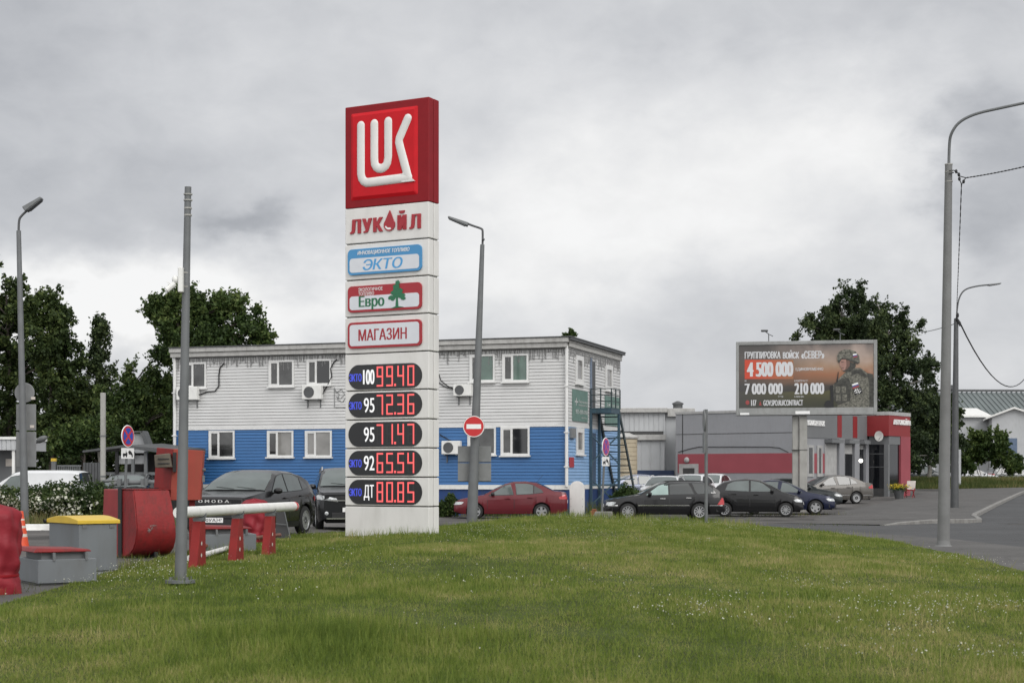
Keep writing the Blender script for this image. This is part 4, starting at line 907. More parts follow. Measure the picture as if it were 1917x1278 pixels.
for py in (322, 340, 308): c = P(1776, py, 37)-lp3; mb = MB(); mb.lathe([(.093,-.012),(.093,.012)], c, 'z', 14); mb.build('collar', MT['concrete_light'], l3, True, 40)
mb = MB(); mb.lathe([(.24,.04),(.17,.09),(.145,.20)], (0,0,0), 'z', 14)
mb.build('foot', MT['concrete'], l3, True, 40)
l4, lp4 = lamp('farther slim lamp pole behind the kerbed pavement', 1787, 955, 72, 1790, 596, .19, .10, [(1792,575,0),(1796,555,0),(1806,541,0),(1830,535,0),(1852,533,0)], ((1850,535),(1874,531),.06,.3), None, 'galv_dark')
# sign backs on the first lamp
bk = P(48, 735, 44.86)-lp1
def sign_on(parent, px, py, d, kind, w, h, off, mat, name):
    c = P(px, py, d)-off; mb = MB()
    if kind == 'disc': mb.lathe([(0,-.012),(w,-.012),(w+.012,0),(w,.012),(0,.012)], c, 'y', 28)
    else: mb.box(c.x-w/2, c.x+w/2, c.y-.015, c.y+.015, c.z-h/2, c.z+h/2)
    return mb.build(name, MT[mat], parent, bevel=.01 if kind != 'disc' else 0)
sign_on(l1, 46, 735, 45.25, 'disc', .28, 0, lp1, 'sign_back', 'round_sign')
sign_on(l1, 49, 781, 45.25, 'box', .57, .76, lp1, 'sign_back', 'sign_plate'); sign_on(l1, 49, 841, 45.25, 'box', .58, 1.02, lp1, 'sign_back', 'sign_plate')
mb = MB(); a = P(57, 760, 45.2)-lp1
for px, py in ((62,745),(60,798)): c = P(px, py, 45.215)-lp1; mb.box(c.x-.06, c.x+.06, c.y, c.y+.005, c.z-.04, c.z+.04)
mb.build('sticker', MT['cone_band'], l1)
t = thing('floodlight', 'grey floodlight head sticking out behind the sign plates', 'lamp', P(70, 826, 46)); mb = MB(); mb.ell((.12,0,.02), (.17,.12,.10)); mb.v = [(v[0], v[1], v[2]+v[0]*.35) for v in mb.v]; mb.build('head', MT['galv'], t, True)
mb = MB(); mb.tube([(-.15,0,-.08),(.0,0,-.02)], .03, 6); mb.tube([(.2,0,.12),(.33,0,.13)], .02, 6); mb.build('bracket', MT['galv_dark'], t)
# no-entry sign and plates on the leaning lamp
def roundel(px, py, d, r, label, name, parts, turn=0, group=None):
    t = thing(name, label, 'road sign', P(px, py, d), turn, group); mb = MB()
    mb.lathe([(0,.012),(r,.012),(r+.01,0),(r,-.012),(0,-.012)], (0,0,0), 'y', 32); mb.build('sign_back', MT['sign_back'], t)
    for nm, fn, mt in parts: mb = MB(); fn(mb); mb.build(nm, mt, t)
    return t
MT['sign_red'] = pmat('reflective red', (.50,.022,.025), .35, var=.03); MT['sign_blue'] = pmat('reflective blue', (.02,.06,.36), .35, var=.03); MT['sign_purple'] = pmat('faded purple', (.13,.055,.32), .35, var=.05); MT['sign_pink'] = pmat('faded pink red', (.45,.05,.13), .35, var=.05)
rd = .345
roundel(887, 798, 50.6, rd, 'round red no entry sign with white bar on the leaning lamp', 'no_entry_sign', [
    ('white_rim', lambda m: m.disc((0,0), rd, -.0125), MT['ink_white']), ('red_face', lambda m: m.disc((0,0), rd*.93, -.0155), MT['sign_red']), ('white_bar', lambda m: m.flat([(-.235,-.075),(.235,-.075),(.235,.075),(-.235,.075)], -.019), MT['ink_white'])])
t = thing('sign_plate', 'two grey sign plates seen from behind below the no entry sign', 'road sign', P(887, 868, 50.6)); c = P(887, 868, 50.6)
for py0, py1 in ((834,864.5),(866,901)):
    a, b = P(856, py1, 50.6)-c, P(919, py0, 50.6)-c; mb = MB(); mb.box(a.x, b.x, .58, .605, a.z, b.z)
    mb.box(a.x, b.x, .555, .579, a.z+.02, a.z+.05); mb.build('plate', MT['sign_back'], t)
def nostop(px, py, d, r, turn, ppx, ppy, label, blue, red, plate):
    """no stopping sign with tow-away plate on its own post"""
    c = P(px, py, d); g = P(ppx, ppy, d); z = base_z(g.x, g.y); p0 = Vector((g.x, g.y, z)); v = c-p0
    t = thing('no_stopping_sign', label, 'road sign', p0, 0, 'no stopping signs with tow truck plates')
    mb = MB(); tv = Vector((v.x, .04, v.z+.2)); mb.tube([(0,.04,0), tv], .038, 10); mb.build('post', MT['galv'], t, True, 60)
    rot = Matrix.Rotation(turn, 4, 'Z'); off = Vector((v.x, 0, v.z))
    def put(mb, nm, mt, par=t):
        mb.v = [tuple(rot @ Vector(q)+off) for q in mb.v]; return mb.build(nm, mt, par)
    mb = MB(); mb.lathe([(0,.012),(r,.012),(r+.008,0),(r,-.012),(0,-.012)], (0,-.02,0), 'y', 32); dsk = put(mb, 'disc', MT['ink_white'])
    mb = MB(); mb.disc((0,0), r*.95, -.0345); put(mb, 'red_rim', red, dsk); mb = MB(); mb.disc((0,0), r*.76, -.0375); put(mb, 'blue_face', blue, dsk)
    mb = MB(); w = r*.075; q = r*.62
    for s_ in (1, -1): mb.flat([(-q-w, s_*(-q+w)),(-q+w, s_*(-q-w)),(q+w, s_*(q-w)),(q-w, s_*(q+w))], -.0405-.002*s_)
    put(mb, 'red_cross', red, dsk)
    pz = -r-.03; mb = MB(); mb.box(-r*.98, r*.98, -.03, -.008, pz-plate, pz); pl = put(mb, 'tow_plate', MT['ink_white'])
    mb = MB(); a = r*.85; h = plate
    mb.flat([(-a,pz-h*.72),(-a*.15,pz-h*.72),(-a*.15,pz-h*.42),(-a*.35,pz-h*.40),(-a*.35,pz-h*.2),(-a*.42,pz-h*.2),(-a*.42,pz-h*.5),(-a,pz-h*.5)], -.033)
    mb.flat([(a*.02,pz-h*.32),(a*.3,pz-h*.22),(a*.62,pz-h*.34),(a*.9,pz-h*.62),(a*.86,pz-h*.75),(a*.5,pz-h*.62),(a*.1,pz-h*.5)], -.033)
    for x, z in ((-a*.8,.76),(-a*.32,.76),(a*.78,.76),(a*.22,.5)): mb.disc((x,pz-h*z), h*.1, -.0335)
    put(mb, 'tow_symbol', MT['black'], pl); return t
nostop(238, 816, 44, .305, R(70), 231, 912, 'blue no stopping sign above the red waste container', MT['sign_blue'], MT['sign_red'], .30)
nostop(1133, 836, 57, .33, R(64), 1126, 952, 'faded purple no stopping sign leaning before the fire stair', MT['sign_purple'], MT['sign_pink'], .34)
g = P(1322, 968, 51); t = thing('road_sign', 'two road signs seen edge-on above the black estate car', 'road sign', (g.x, g.y, base_z(g.x, g.y)))
zt_ = P(1322, 766, 51).z-t.location.z
mb = MB(); mb.tube([(0,0,0),(0,0,zt_)], .055, 10); mb.build('post', MT['galv'], t, True, 60)
mb = MB(); mb.lathe([(0,.012),(.35,.012),(.35,-.012),(0,-.012)], (-.07,0,zt_-.36), 'x', 24); mb.build('round_plate', MT['sign_back'], t)
mb = MB(); mb.box(-.085, -.06, -.3, .3, zt_-1.42, zt_-.75); mb.build('square_plate', MT['sign_back'], t)
g = P(193, 905, 62); t = thing('concrete_post', 'plain thin grey post before the dark trees and canopy shed', 'post', (g.x, g.y, 0)); mb = MB(); mb.box(-.09,.09,-.09,.09,0,P(193,735,62).z); mb.build('shaft', MT['concrete_light'], t, bevel=.015)
mb = MB()
for z in (1.6, 3.2): mb = MB(); mb.box(-.10,.10,-.10,.10,z,z+.06); mb.build('band', MT['galv'], t)
# wires
def wire(name, label, pts, r, mat='black', sag=0, twist=False):
    mb = MB(); a = [Vector(p) for p in pts]
    if len(a) == 2: a = [a[0]+(a[1]-a[0])*i/16-Vector((0,0,sag*4*(i/16)*(1-i/16))) for i in range(17)]
    if twist:
        q = []; n = len(a)
        for i in range(n-1):
            for j in range(6): q.append(a[i]+(a[i+1]-a[i])*j/6)
        q.append(a[-1])
        for ph in (0, math.pi): mb.tube([p+Vector((math.cos(i*1.1+ph), 0, math.sin(i*1.1+ph)))*r*.5 for i, p in enumerate(q)], r*.55, 5)
    else: mb.tube(a, r, 6)
    return tag(mb.build(name, MT[mat], None, True, 0), label, 'cable')
wj = P(1808, 333, 36.8)
wire('overhead_cable', 'twisted black cable from the tall concrete pole out over the road', [wj, P(2040, 278, 33)], .016, sag=.06, twist=True)
wire('overhead_cable', 'twisted black cable running from the tall concrete pole to the farther lamp pole', [P(1800, 345, 36.9), P(1790, 600, 72)], .016, sag=.15, twist=True)
wire('overhead_cable', 'thin cable sagging away from the farther lamp pole', [P(1795, 600, 72), P(1930, 690, 130)], .035, sag=2.2)
wire('overhead_cable', 'faint cable from the birch crown to the farther lamp pole', [P(1725, 622, 100), P(1790, 605, 72)], .02, 'galv_dark', sag=.05)
mb = MB()
for a, b in (((1776,320),(1786,319)),((1776,326),(1786,323)),((1786,319),(1793,324)),((1793,324),(1797,330)),((1797,330),(1808,333)),((1796,335),(1800,345)),((1808,333),(1800,345))): mb.tube([P(*a,36.85)-lp3, P(*b,36.85)-lp3], .012, 5)
for px, py in ((1790,321),(1795,327),(1796,335),(1804,340)): mb.ell(P(px,py,36.85)-lp3, (.035,.035,.05), 8, 5)
mb.build('cable_anchor', MT['black'], l3)
mb = MB()
for px, py in ((1791,597),(1794,602),(1797,606),(1793,590)): mb.ell(P(px,py,71.9)-lp4, (.06,.06,.12), 8, 5)
mb.build('cable_anchor', MT['black'], l4)
# ------------------------------------------------------------------ forecourt furniture on the left
def gat(px, py, dz=0.):
    """ground point seen at a pixel"""
    d = 20.
    for _ in range(40):
        p = P(px, py, d); z = base_z(p.x, p.y)+dz; d = (EZ-z)*F/(py-HY)
    return P(px, py, d)
# grey box with yellow lid (front corner, width to the right, depth to the left)
def corner_frame(cpx, cpy, rpx, rpy, d=None):
    a = gat(cpx, cpy) if d is None else P(cpx, cpy, d); b = gat(rpx, rpy); return Frame((a.x, a.y, a.z), math.atan2(b.y-a.y, b.x-a.x)), math.hypot(b.x-a.x, b.y-a.y)
fr, w = corner_frame(148, 1077, 219, 1063); fr.phi = R(38); fr = Frame(fr.o, fr.phi)
w = fr.hit(219, 1030)[0]; h = fr.hit(148, 981)[1]; dl = -fr.hitx(92, 1040)[0] if fr.hitx(92,1040)[0] < 0 else fr.hitx(92,1040)[0]
t = thing('sand_box', 'grey steel sand box with curved yellow lid', 'storage box', fr.o, fr.phi)
dl = abs(dl); mb = MB(); mb.box(0, w, 0, dl, .06, h); mb.build('body', MT['box_grey'], t, bevel=.008)
mb = MB(); mb.box(.03, w-.1, .03, dl-.03, 0, .058); mb.build('base_rail', MT['box_grey_pale'], t)
mb = MB(); prof = [(-.03,h+.0),(-.03,h+.055)]+[(-.03+(dl+.06)*i/8, h+.055+.06*math.sin(math.pi*i/8)) for i in range(1,8)]+[(dl+.03,h+.055),(dl+.03,h+.0)]
n = len(prof); mb.add([(-.03,y,z+.003) for y,z in prof]+[(w+.04,y,z+.003) for y,z in prof], [tuple(range(n-1,-1,-1)), tuple(range(n,2*n))]+[(i,(i+1)%n,(i+1)%n+n,i+n) for i in range(n)])
mb.build('lid', MT['yellow'], t, bevel=.006)
mb = MB()
for x in (.05, w-.12): mb.box(x, x+.07, -.012, -.001, h-.06, h-.01)
mb.build('hinge', MT['galv'], t); mb = MB(); mb.lathe([(.03,-.06),(.03,.0)], (0,dl+.06,h+.02), 'x', 10); mb.build('hinge_pin', MT['black'], t)
# red waste container with rounded belly
fr = Frame(P(249, 1046, 27.6), R(36)); fr.o.z = base_z(fr.o.x, fr.o.y)
t = thing('waste_container', 'battered red steel container with rounded belly and dark strap', 'container', fr.o, fr.phi)
MT['red_in'] = pmat('deep red paint', (.26,.014,.016), .45, var=.12, dirt=.35, dcol=(.08,.02,.02))
ht = fr.hit(252, 916)[1]; CW = fr.hit(317, 960)[0]
# profile in (depth y, height z); the front bulges towards the viewer lower down and curls under
prof = [(0,ht),(-.10,ht*.72),(-.165,ht*.46),(-.15,ht*.34),(-.10,ht*.24),(0,ht*.14),(.14,ht*.07),(.34,ht*.03),(.50,ht*.02),(.50,ht)]
mb = MB(); n = len(prof)
def ext(mb, prof, xa, xb, xa2=None):
    n = len(prof); mb.add([(xa, y, z) for y, z in prof]+[(xb, y, z) for y, z in prof], [tuple(range(n)), tuple(range(2*n-1, n-1, -1))]+[(i+n, (i+1)%n+n, (i+1)%n, i) for i in range(n)])
b_ = MB(); ext(b_, prof, 0, CW); b_.v = [(x+(.10*(1-z/ht) if x > .5 else 0), y, z) for x, y, z in b_.v]
b_.build('belly', MT['old_red'], t, True, 40, bevel=.02, seg=2)
mb = MB(); mb.box(-.012, CW+.02, .0, .52, ht, ht+.012); mb.build('top_plate', MT['old_red'], t)
yl = abs(fr.hitx(191, 930)[0]); 
mb = MB(); ext(mb, [(.503,ht),(.503,.02),(yl+.06,.02),(yl-.06,ht)], .01, CW*.92); mb.build('rear_box', MT['red_in'], t, bevel=.012)
mb = MB(); mb.box(-.03, -.013, .47, .62, -.02, ht+.02); mb.box(-.03, CW, .47, .62, ht+.014, ht+.026); mb.build('strap', MT['black'], t)
mb = MB(); mb.box(.05, CW-.2, .15, .9, -.06, .02); mb.box(CW*.62, CW*.72, .05, .4, -.06, ht*.1); mb.build('skid', MT['black'], t)
mb = MB(); rng = random.Random(9)
for i in range(9):
    x = .42*CW+rng.uniform(-.07,.07); z = .45*ht+rng.uniform(-.06,.06); a = rng.uniform(0,3); l = rng.uniform(.02,.06); w_ = rng.uniform(.004,.010); yy = -.172+.25*max(0, z-.46*ht)-.0006*i
    mb.add([(x-math.cos(a)*l-math.sin(a)*w_, yy, z-math.sin(a)*l+math.cos(a)*w_),(x-math.cos(a)*l+math.sin(a)*w_, yy, z-math.sin(a)*l-math.cos(a)*w_),(x+math.cos(a)*l*1.2, yy, z+math.sin(a)*l)], [(0,1,2)])
mb.build('scratches', MT['kerb'], t)
# filler hatches with red lids on grey plinths
def hatch(c, phi, w, d, h, label):
    t = thing('filler_hatch', label, 'hatch', c, phi, 'filler hatches with red lids')
    mb = MB(); q = [(0,0),(w,0),(w,d),(0,d)]; mb.box(0, w, 0, d, .04, h)
    mb.build('plinth', MT['box_grey'], t, bevel=.008); mb = MB(); mb.box(.04, w-.2, .05, d-.05, -.02, .037); mb.build('foot', MT['concrete'], t)
    mb = MB(); mb.box(w*.1, w*.86, d*.12, d*.88, h, h+.09); mb.build('curb', MT['galv'], t)
    mb = MB(); zz = h+.095
    mb.hexa([(-.06*w,.02,zz),(w*.93,.02,zz),(w*.93,d*.97,zz),(-.06*w,d*.97,zz)], [(0,.06,zz+.06),(w*.90,.05,zz+.03),(w*.90,d*.94,zz+.03),(0,d*.94,zz+.06)])
    mb.build('lid', MT['old_red'], t, bevel=.012)
    for q in (.25, .8): mb = MB(); mb.box(w*q, w*(q+.04), -.015, .06, h-.02, h+.09); mb.build('latch', MT['galv'], t)
c = gat(71, 1098); hatch(c, R(33), .80, .95, .36, 'grey plinth hatch with wet red lid in front of the sand box')
c2 = gat(378, 1037); hatch(c2, R(20), 1.0, 1.1, .36, 'grey plinth hatch with wide red lid behind the barrier posts')
# tarpaulin-wrapped pumps
def wrapped(c, r, h, label, seed, lean=0.):
    t = thing('wrapped_pump', label, 'wrapped pump', c, 0, 'pumps wrapped in red tarpaulin'); rng = random.Random(seed); n, k = 40, 26; vs = []
    ph = [rng.uniform(0,6.28) for _ in range(8)]
    for i in range(k+1):
        f = i/k; z = h*f
        rr = r*(1.0-.05*f) if f < .86 else r*.95*math.sqrt(max(0,1-((f-.86)/.14)**2))+.001
        for j in range(n):
            a = 2*math.pi*j/n
            w_ = 1+.07*math.sin(5*a+ph[0]+5*f)+.05*math.sin(9*a+ph[1]-7*f)+.035*math.sin(3*a+14*f+ph[2])+.10*math.exp(-((f-.16)/.05)**2)*math.sin(7*a+ph[3])-.10*math.exp(-((f-.24)/.05)**2)+.05*(1-abs(math.sin(9*f+2.5*a+ph[4])))*1.6-.06*(1-abs(math.sin(6*f-3*a+ph[6])))+.05*(1-abs(math.sin(15*f+a+ph[7])))
            vs.append((rr*w_*math.cos(a)+lean*f, rr*w_*math.sin(a), z+(.02*math.sin(4*a+ph[5])*f)))
    mb = MB(); mb.add(vs, [(i*n+j, i*n+(j+1)%n, (i+1)*n+(j+1)%n, (i+1)*n+j) for i in range(k) for j in range(n)]+[tuple(k*n+j for j in range(n))]); mb.build('tarpaulin', MT['red_cloth'], t, True, 50)
    mb = MB(); mb.lathe([(r*.92,-.06),(r*.98,.02),(r*.95,.10)], (0,0,0), 'z', 20); mb.build('foot', MT['post_red'], t, True, 40)
    mb = MB(); mb.lathe([(r*.99,h*.2),(r*1.0,h*.215),(r*.99,h*.23)], (0,0,0), 'z', 24); mb.build('rope', MT['red_dark'], t, True)
c = gat(-12, 1112); wrapped(c, .31, P(0,944,c.y).z-c.z, 'dark red wrapped pump beside the traffic cone', 4, .02)
c = gat(476, 1016); wrapped(c, .27, P(0,934,c.y).z-c.z, 'bright red wrapped pump in front of the black crossover bonnet', 8)
# barrier: boom on three red posts
mb0 = [gat(372, 1060), gat(444, 1047), gat(505, 1037)]
bz = []
t = thing('barrier_boom', 'white barrier boom resting on three red tapered posts', 'barrier', mb0[0], math.atan2(mb0[2].y-mb0[0].y, mb0[2].x-mb0[0].x))
fr = Frame(mb0[0], t.rotation_euler.z)
e0, e1 = fr.hit(334, 962), fr.hit(553, 947)
zb_ = fr.hit(372, 957)[1]; ze_ = fr.hit(553, 947)[1]; z_at = lambda u: zb_+(ze_-zb_)*u/fr.hit(553,947)[0]
mb = MB(); mb.tube([(e0[0],0,z_at(e0[0])),(e1[0]-.16,0,z_at(e1[0]-.16))], .085, 18); bm_ = mb.build('boom', MT['white_paint'], t, True, 50)
mb = MB(); mb.tube([(e1[0]-.159,0,z_at(e1[0])),(e1[0]-.06,0,z_at(e1[0]))], .086, 18); mb.build('boom_band', MT['sign_red'], bm_, True, 50)
mb = MB(); mb.tube([(e1[0]-.059,0,z_at(e1[0])),(e1[0],0,z_at(e1[0]))], [.085,.075], 18); mb.build('boom_end', MT['white_paint'], bm_, True, 50)
for px, py in ((372,1060),(444,1047),(505,1037)):
    u = fr.hit(px, py)[0]; zg = base_z(*(fr.o+Vector((u*fr.c, u*fr.s, 0))).xy)-fr.o.z; zh = z_at(u)-.15
    mb = MB(); mb.hexa([(u-.30,-.07,zg-.05),(u+.14,-.07,zg-.05),(u+.14,.07,zg-.05),(u-.30,.07,zg-.05)], [(u-.09,-.065,zh),(u+.12,-.065,zh),(u+.12,.065,zh),(u-.09,.065,zh)]); pp = mb.build('post', MT['post_red'], t, bevel=.006)
    mb = MB(); mb.box(u-.06, u+.12, -.07, .07, zh+.001, zh+.055); mb.box(u+.085, u+.125, -.08, .08, zh+.056, zh+.14); mb.tube([(u-.04,-.075,zh+.03),(u-.04,.075,zh+.03)], .022, 8); mb.tube([(u+.04,-.075,zh+.03),(u+.04,.075,zh+.03)], .022, 8); mb.build('saddle', MT['galv'], pp)
    mb = MB()
    for zz in (.18, .36): mb.disc((u-.04-.05*(1-zz), zg+zz), .032, -.0735, 10)
    mb.build('bolt', MT['cone_band'], pp)
c = gat(380, 1046); d_ = gat(470, 1024)
mb = MB(); mb.tube([gat(352,1050)+Vector((0,0,.05)), c+Vector((0,0,.07)), gat(424,1034)+Vector((0,0,.08)), gat(470,1026)+Vector((0,0,.08))], .045, 10); tag(mb.build('loose_pipe', MT['white_paint'], None, True, 50), 'white pipe lying in the grass between the red barrier posts', 'pipe')
mb = MB(); mb.tube([gat(372,1040)+Vector((0,.5,.15)), gat(440,1026)+Vector((0,.6,.15)), gat(520,1012)+Vector((0,.3,.12))], .04, 10); tag(mb.build('rusty_pipe', pmat('rusty pipe', (.16,.065,.045), .8, var=.3), None, True, 50), 'rusty red pipe running behind the barrier posts', 'pipe')
# red control cabinet on a post
fr = Frame(gat(357, 1040), R(8)); t = thing('control_cabinet', 'faded red control cabinet on a single red post behind the grey pole', 'cabinet', fr.o, fr.phi)
H = lambda px, py: fr.hit(px, py)
a, z0 = H(318, 936); b, z1 = H(381, 843)
mb = MB(); mb.hexa([(a,0,z0),(b-.06,0,z0),(b-.06,.5,z0),(a,.5,z0)], [(a+.06,0,z1+.03),(b,0,z1),(b,.5,z1),(a+.06,.5,z1+.03)]); mb.build('right_door', MT['faded_red'], t, bevel=.008).name = 'front_panel'
a2, _ = H(281, 900)
mb = MB(); mb.hexa([(a2,.55,z0-.02),(a-.002,.03,z0-.02),(a-.002,.55,z0-.02),(a2+.1,.9,z0-.02)], [(a2+.07,.55,z1+.06),(a+.055,.03,z1+.03),(a+.055,.55,z1+.03),(a2+.15,.9,z1+.06)]); mb.build('side_panel', MT['post_red'], t, bevel=.006)
u, z = H(309, 862); mb = MB(); mb.hexa([(u-.15,-.30,z-.13),(u+.14,-.33,z-.12),(u+.14,.2,z-.12),(u-.13,.25,z-.13)], [(u-.17,-.30,z+.10),(u+.10,-.33,z+.13),(u+.10,.2,z+.13),(u-.15,.25,z+.10)]); sp_ = mb.build('lamp_box', pmat('olive dirty metal', (.10,.085,.065), .7, var=.3), t, bevel=.012)
mb = MB()
for q in (-.06, .02): mb.box(u-.1, u+.1, -.337, -.32, z+q, z+q+.02)
mb.build('slot', MT['black'], sp_); mb = MB(); mb.box(u+.142, u+.2, -.1, .2, z-.2, z+.15); mb.build('lamp_bracket', MT['black'], sp_)
u, _ = H(358, 990); mb = MB(); mb.box(u-.05, u+.05, .2, .3, -.05, z0+.02); mb.build('post', MT['post_red'], t)
mb = MB(); mb.lathe([(.03,0),(.03,.05),(.0,.05)], (b-.02,.1,(z0+z1)/2+.1), 'x', 8); mb.box(b-.02,b+.02,.02,.05,(z0+z1)/2-.12,(z0+z1)/2-.0); mb.build('handle', MT['galv'], t)
# traffic cone
p = gat(40, 1028); hc = P(40, 956, p.y).z-p.z; t = thing('traffic_cone', 'orange traffic cone with grey bands behind the red hatch lid', 'traffic cone', p)
mb = MB(); mb.box(-.19,.19,-.19,.19,-.01,.03); mb.build('base', MT['orange'], t, bevel=.01)
rr_ = lambda z: .16-.125*z/hc
mb = MB(); mb.lathe([(rr_(.03),.03),(rr_(hc*.33),hc*.33)], m=0, n=24); mb.lathe([(rr_(hc*.41),hc*.41),(rr_(hc*.56),hc*.56)], m=0, n=24); mb.lathe([(rr_(hc*.62),hc*.62),(rr_(hc*.76),hc*.76)], m=0, n=24); mb.lathe([(rr_(hc*.80),hc*.80),(rr_(hc),hc),(0,hc)], m=0, n=24)
for a, b in ((.33,.41),(.56,.62),(.76,.80)): mb.lathe([(rr_(hc*a),hc*a),(rr_(hc*b),hc*b)], m=1, n=24)
mb.build('body', [MT['orange'], MT['cone_band']], t, True, 50)
# white kerb stones across the forecourt
k0, k1 = gat(-60, 992), gat(100, 992); mb = MB(); mb.box(k0.x, k1.x, k0.y, k0.y+.25, gz(k0.x,k0.y)-.05, gz(k0.x,k0.y)+.16); mb.box(k0.x, k1.x-.3, k0.y-.16, k0.y-.002, gz(k0.x,k0.y)-.05, gz(k0.x,k0.y)+.03)
tag(mb.build('kerb_stone', [MT['white_paint']], None, bevel=.015), 'white painted kerb stone behind the traffic cone', 'kerb stone')
# arched white stele on the lawn
g = gat(1082, 969); fr = Frame((g.x, g.y, base_z(g.x, g.y)), R(-12)); p1 = fr.hit(1066, 930)[0]; p2 = fr.hit(1093.5, 930)[0]; zt_ = fr.hit(1080, 900)[1]
t = thing('arched_marker', 'white round topped marker slab at the far lawn edge by the red sedan', 'marker', fr.o, fr.phi)
rw = (p2-p1)/2; pc = (p1+p2)/2; prof = [(p1,-.1),(p2,-.1)]+[(pc+rw*math.cos(R(q)), zt_-rw+rw*math.sin(R(q))) for q in range(0,181,12)]
mb = MB(); mb.prism(prof, .0, .2); mb.build('slab', MT['white'], t, bevel=.02, seg=2)
mb = MB()
for q in ((p1+.06,.45),(p2-.06,.45),(p1+.06,.75),(p2-.06,.75)): mb.disc(q, .014, -.004, 8)
mb.build('bolt', MT['galv_dark'], t)
c = P(1125, 966, 57); c.z = gz(c.x, c.y); t = thing('concrete_block', 'chamfered concrete block at the foot of the purple sign', 'block', c, R(-8))
mb = MB(); mb.hexa([(-.38,-.3,-.1),(.5,-.3,-.1),(.5,.3,-.1),(-.38,.3,-.1)], [(-.2,-.22,.36),(.4,-.22,.36),(.4,.22,.36),(-.2,.22,.36)]); mb.build('block', MT['kerb'], t, bevel=.02)
c = P(1113, 953, 58.2); c.z = gz(c.x,c.y); t = thing('brick_stub', 'small orange brick stub beside the concrete block', 'bricks', c); mb = MB(); mb.box(-.15,.1,-.1,.1,0,.36); mb.box(-.1,.07,-.08,.08,.361,.42); mb.build('bricks', pmat('orange brick', (.24,.085,.04), .85, var=.3), t, bevel=.02)
# ------------------------------------------------------------------ background left: shed, kiosk, fence, pipes
p = P(245, 905, 66); fr = Frame((p.x, p.y, 0), R(-6)); t = thing('canopy_shed', 'dark open market shed with thin roof and white posts before the trees', 'shed', fr.o, fr.phi)
xa, zr = fr.hit(188, 846); xm, zm_ = fr.hit(262, 836); xb, zr2 = fr.hit(345, 842); MT['shed'] = pmat('dark shed boards', (.035,.034,.034), .85, var=.4, scale=3)
mb = MB(); mb.hexa([(xa,-2,zr-.04),(xm,-2,zm_-.06),(xm,3,zm_+.1),(xa,3,zr+.1)], [(xa,-2,zr+.04),(xm,-2,zm_+.04),(xm,3,zm_+.2),(xa,3,zr+.2)]); mb.hexa([(xm,-2,zm_-.06),(xb,-2,zr2-.2),(xb,3,zr2-.1),(xm,3,zm_+.1)], [(xm,-2,zm_+.04),(xb,-2,zr2),(xb,3,zr2+.1),(xm,3,zm_+.2)]); mb.build('roof', MT['galv_dark'], t)
mb = MB(); mb.box(xa+.3, xb, 2.4, 2.6, 0, zr); mb.build('back_wall', MT['shed'], t)
for px in (249, 273, 219): 
    u = fr.hit(px, 870, -1.7)[0]; mb = MB(); mb.box(u-.06, u+.06, -1.75, -1.63, 0, zr); mb.build('post', MT['galv'] if px != 219 else MT['black'], t)
u0, u1 = fr.hit(215, 870, -1.6)[0], fr.hit(270, 870, -1.6)[0]; z0, z1 = fr.hit(240, 868, -1.6)[1], fr.hit(240, 852, -1.6)[1]; mb = MB(); mb.box(u0, u1, -1.5, -1.4, z0, z1); mb.build('white_board', MT['clad'], t)
u0, u1 = fr.hit(196, 870, -1.6)[0], fr.hit(300, 870, -1.6)[0]; z0 = fr.hit(240, 886, -1.6)[1]; mb = MB(); mb.box(u0, u1, -1.62, -1.5, z0-.06, z0+.06); mb.build('rail', MT['galv'], t)
p = P(262, 840, 76); t = thing('gabled_hut', 'small white gabled attic showing above the dark shed roof', 'hut', (p.x, p.y, 0)); f2 = Frame(t.location, 0); H2 = lambda px, py: f2.hit(px, py)
mb = MB(); mb.prism([H2(248,838), H2(272,838), H2(266,812), H2(249,811)], 0, .6); mb.box(H2(248,838)[0], H2(272,838)[0], .0, .6, 0, H2(248,838)[1]-.002); mb.build('wall', MT['clad'], t)
mb = MB(); a, b = H2(264,809), H2(276,840); mb.hexa([(a[0],-.2,a[1]),(b[0],-.2,b[1]),(b[0],0.8,b[1]),(a[0],0.8,a[1])], [(a[0]+.15,-.2,a[1]+.08),(b[0]+.15,-.2,b[1]+.08),(b[0]+.15,0.8,b[1]+.08),(a[0]+.15,0.8,a[1]+.08)]); a = H2(247,809); b = H2(264,809.5); mb.box(a[0],b[0]+.1,-.2,0.8,a[1],a[1]+.06); mb.build('roof', MT['galv'], t)
p = P(0, 900, 62); t = thing('kiosk', 'low kiosk with white ribbed fascia and slim post behind the white van', 'kiosk', (p.x, p.y, 0)); f2 = Frame(t.location, 0); H2 = lambda px, py: f2.hit(px, py)
a, z0 = H2(-90, 842); b, z1 = H2(30, 822); mb = MB(); ribs(mb, a, b, 0, z0, z1, .18); mb.box(a, b, .002, 4, z0, z1); mb.build('fascia', MT['clad'], t); mb = MB(); mb.box(a, b+.05, -.1, 4, z1, z1+.1); mb.build('roof', MT['white_paint'], t)
mb = MB(); mb.box(a, b-.1, 1.4, 1.5, 0, z0-.002); mb.build('wall', MT['g_dark'], t); mb = MB(); u = H2(24, 850)[0]; mb.box(u-.05, u+.05, .05, .15, 0, z0-.001); mb.build('post', MT['white_paint'], t); mb = MB(); a = H2(-10,872); b = H2(5,858); mb.box(a[0], b[0], 1.35, 1.395, a[1], b[1]); mb.build('notice', MT['cone_band'], t)
p = P(107, 900, 64); t = thing('metal_fence', 'grey railing fence with capped post beyond the white van', 'fence', (p.x, p.y, 0)); f2 = Frame(t.location, 0); u1 = f2.hit(152, 880)[0]; zt_ = f2.hit(120, 870)[1]
mb = MB()
for z in (zt_, .35): mb.box(0, u1, -.03, .03, z-.06, z)
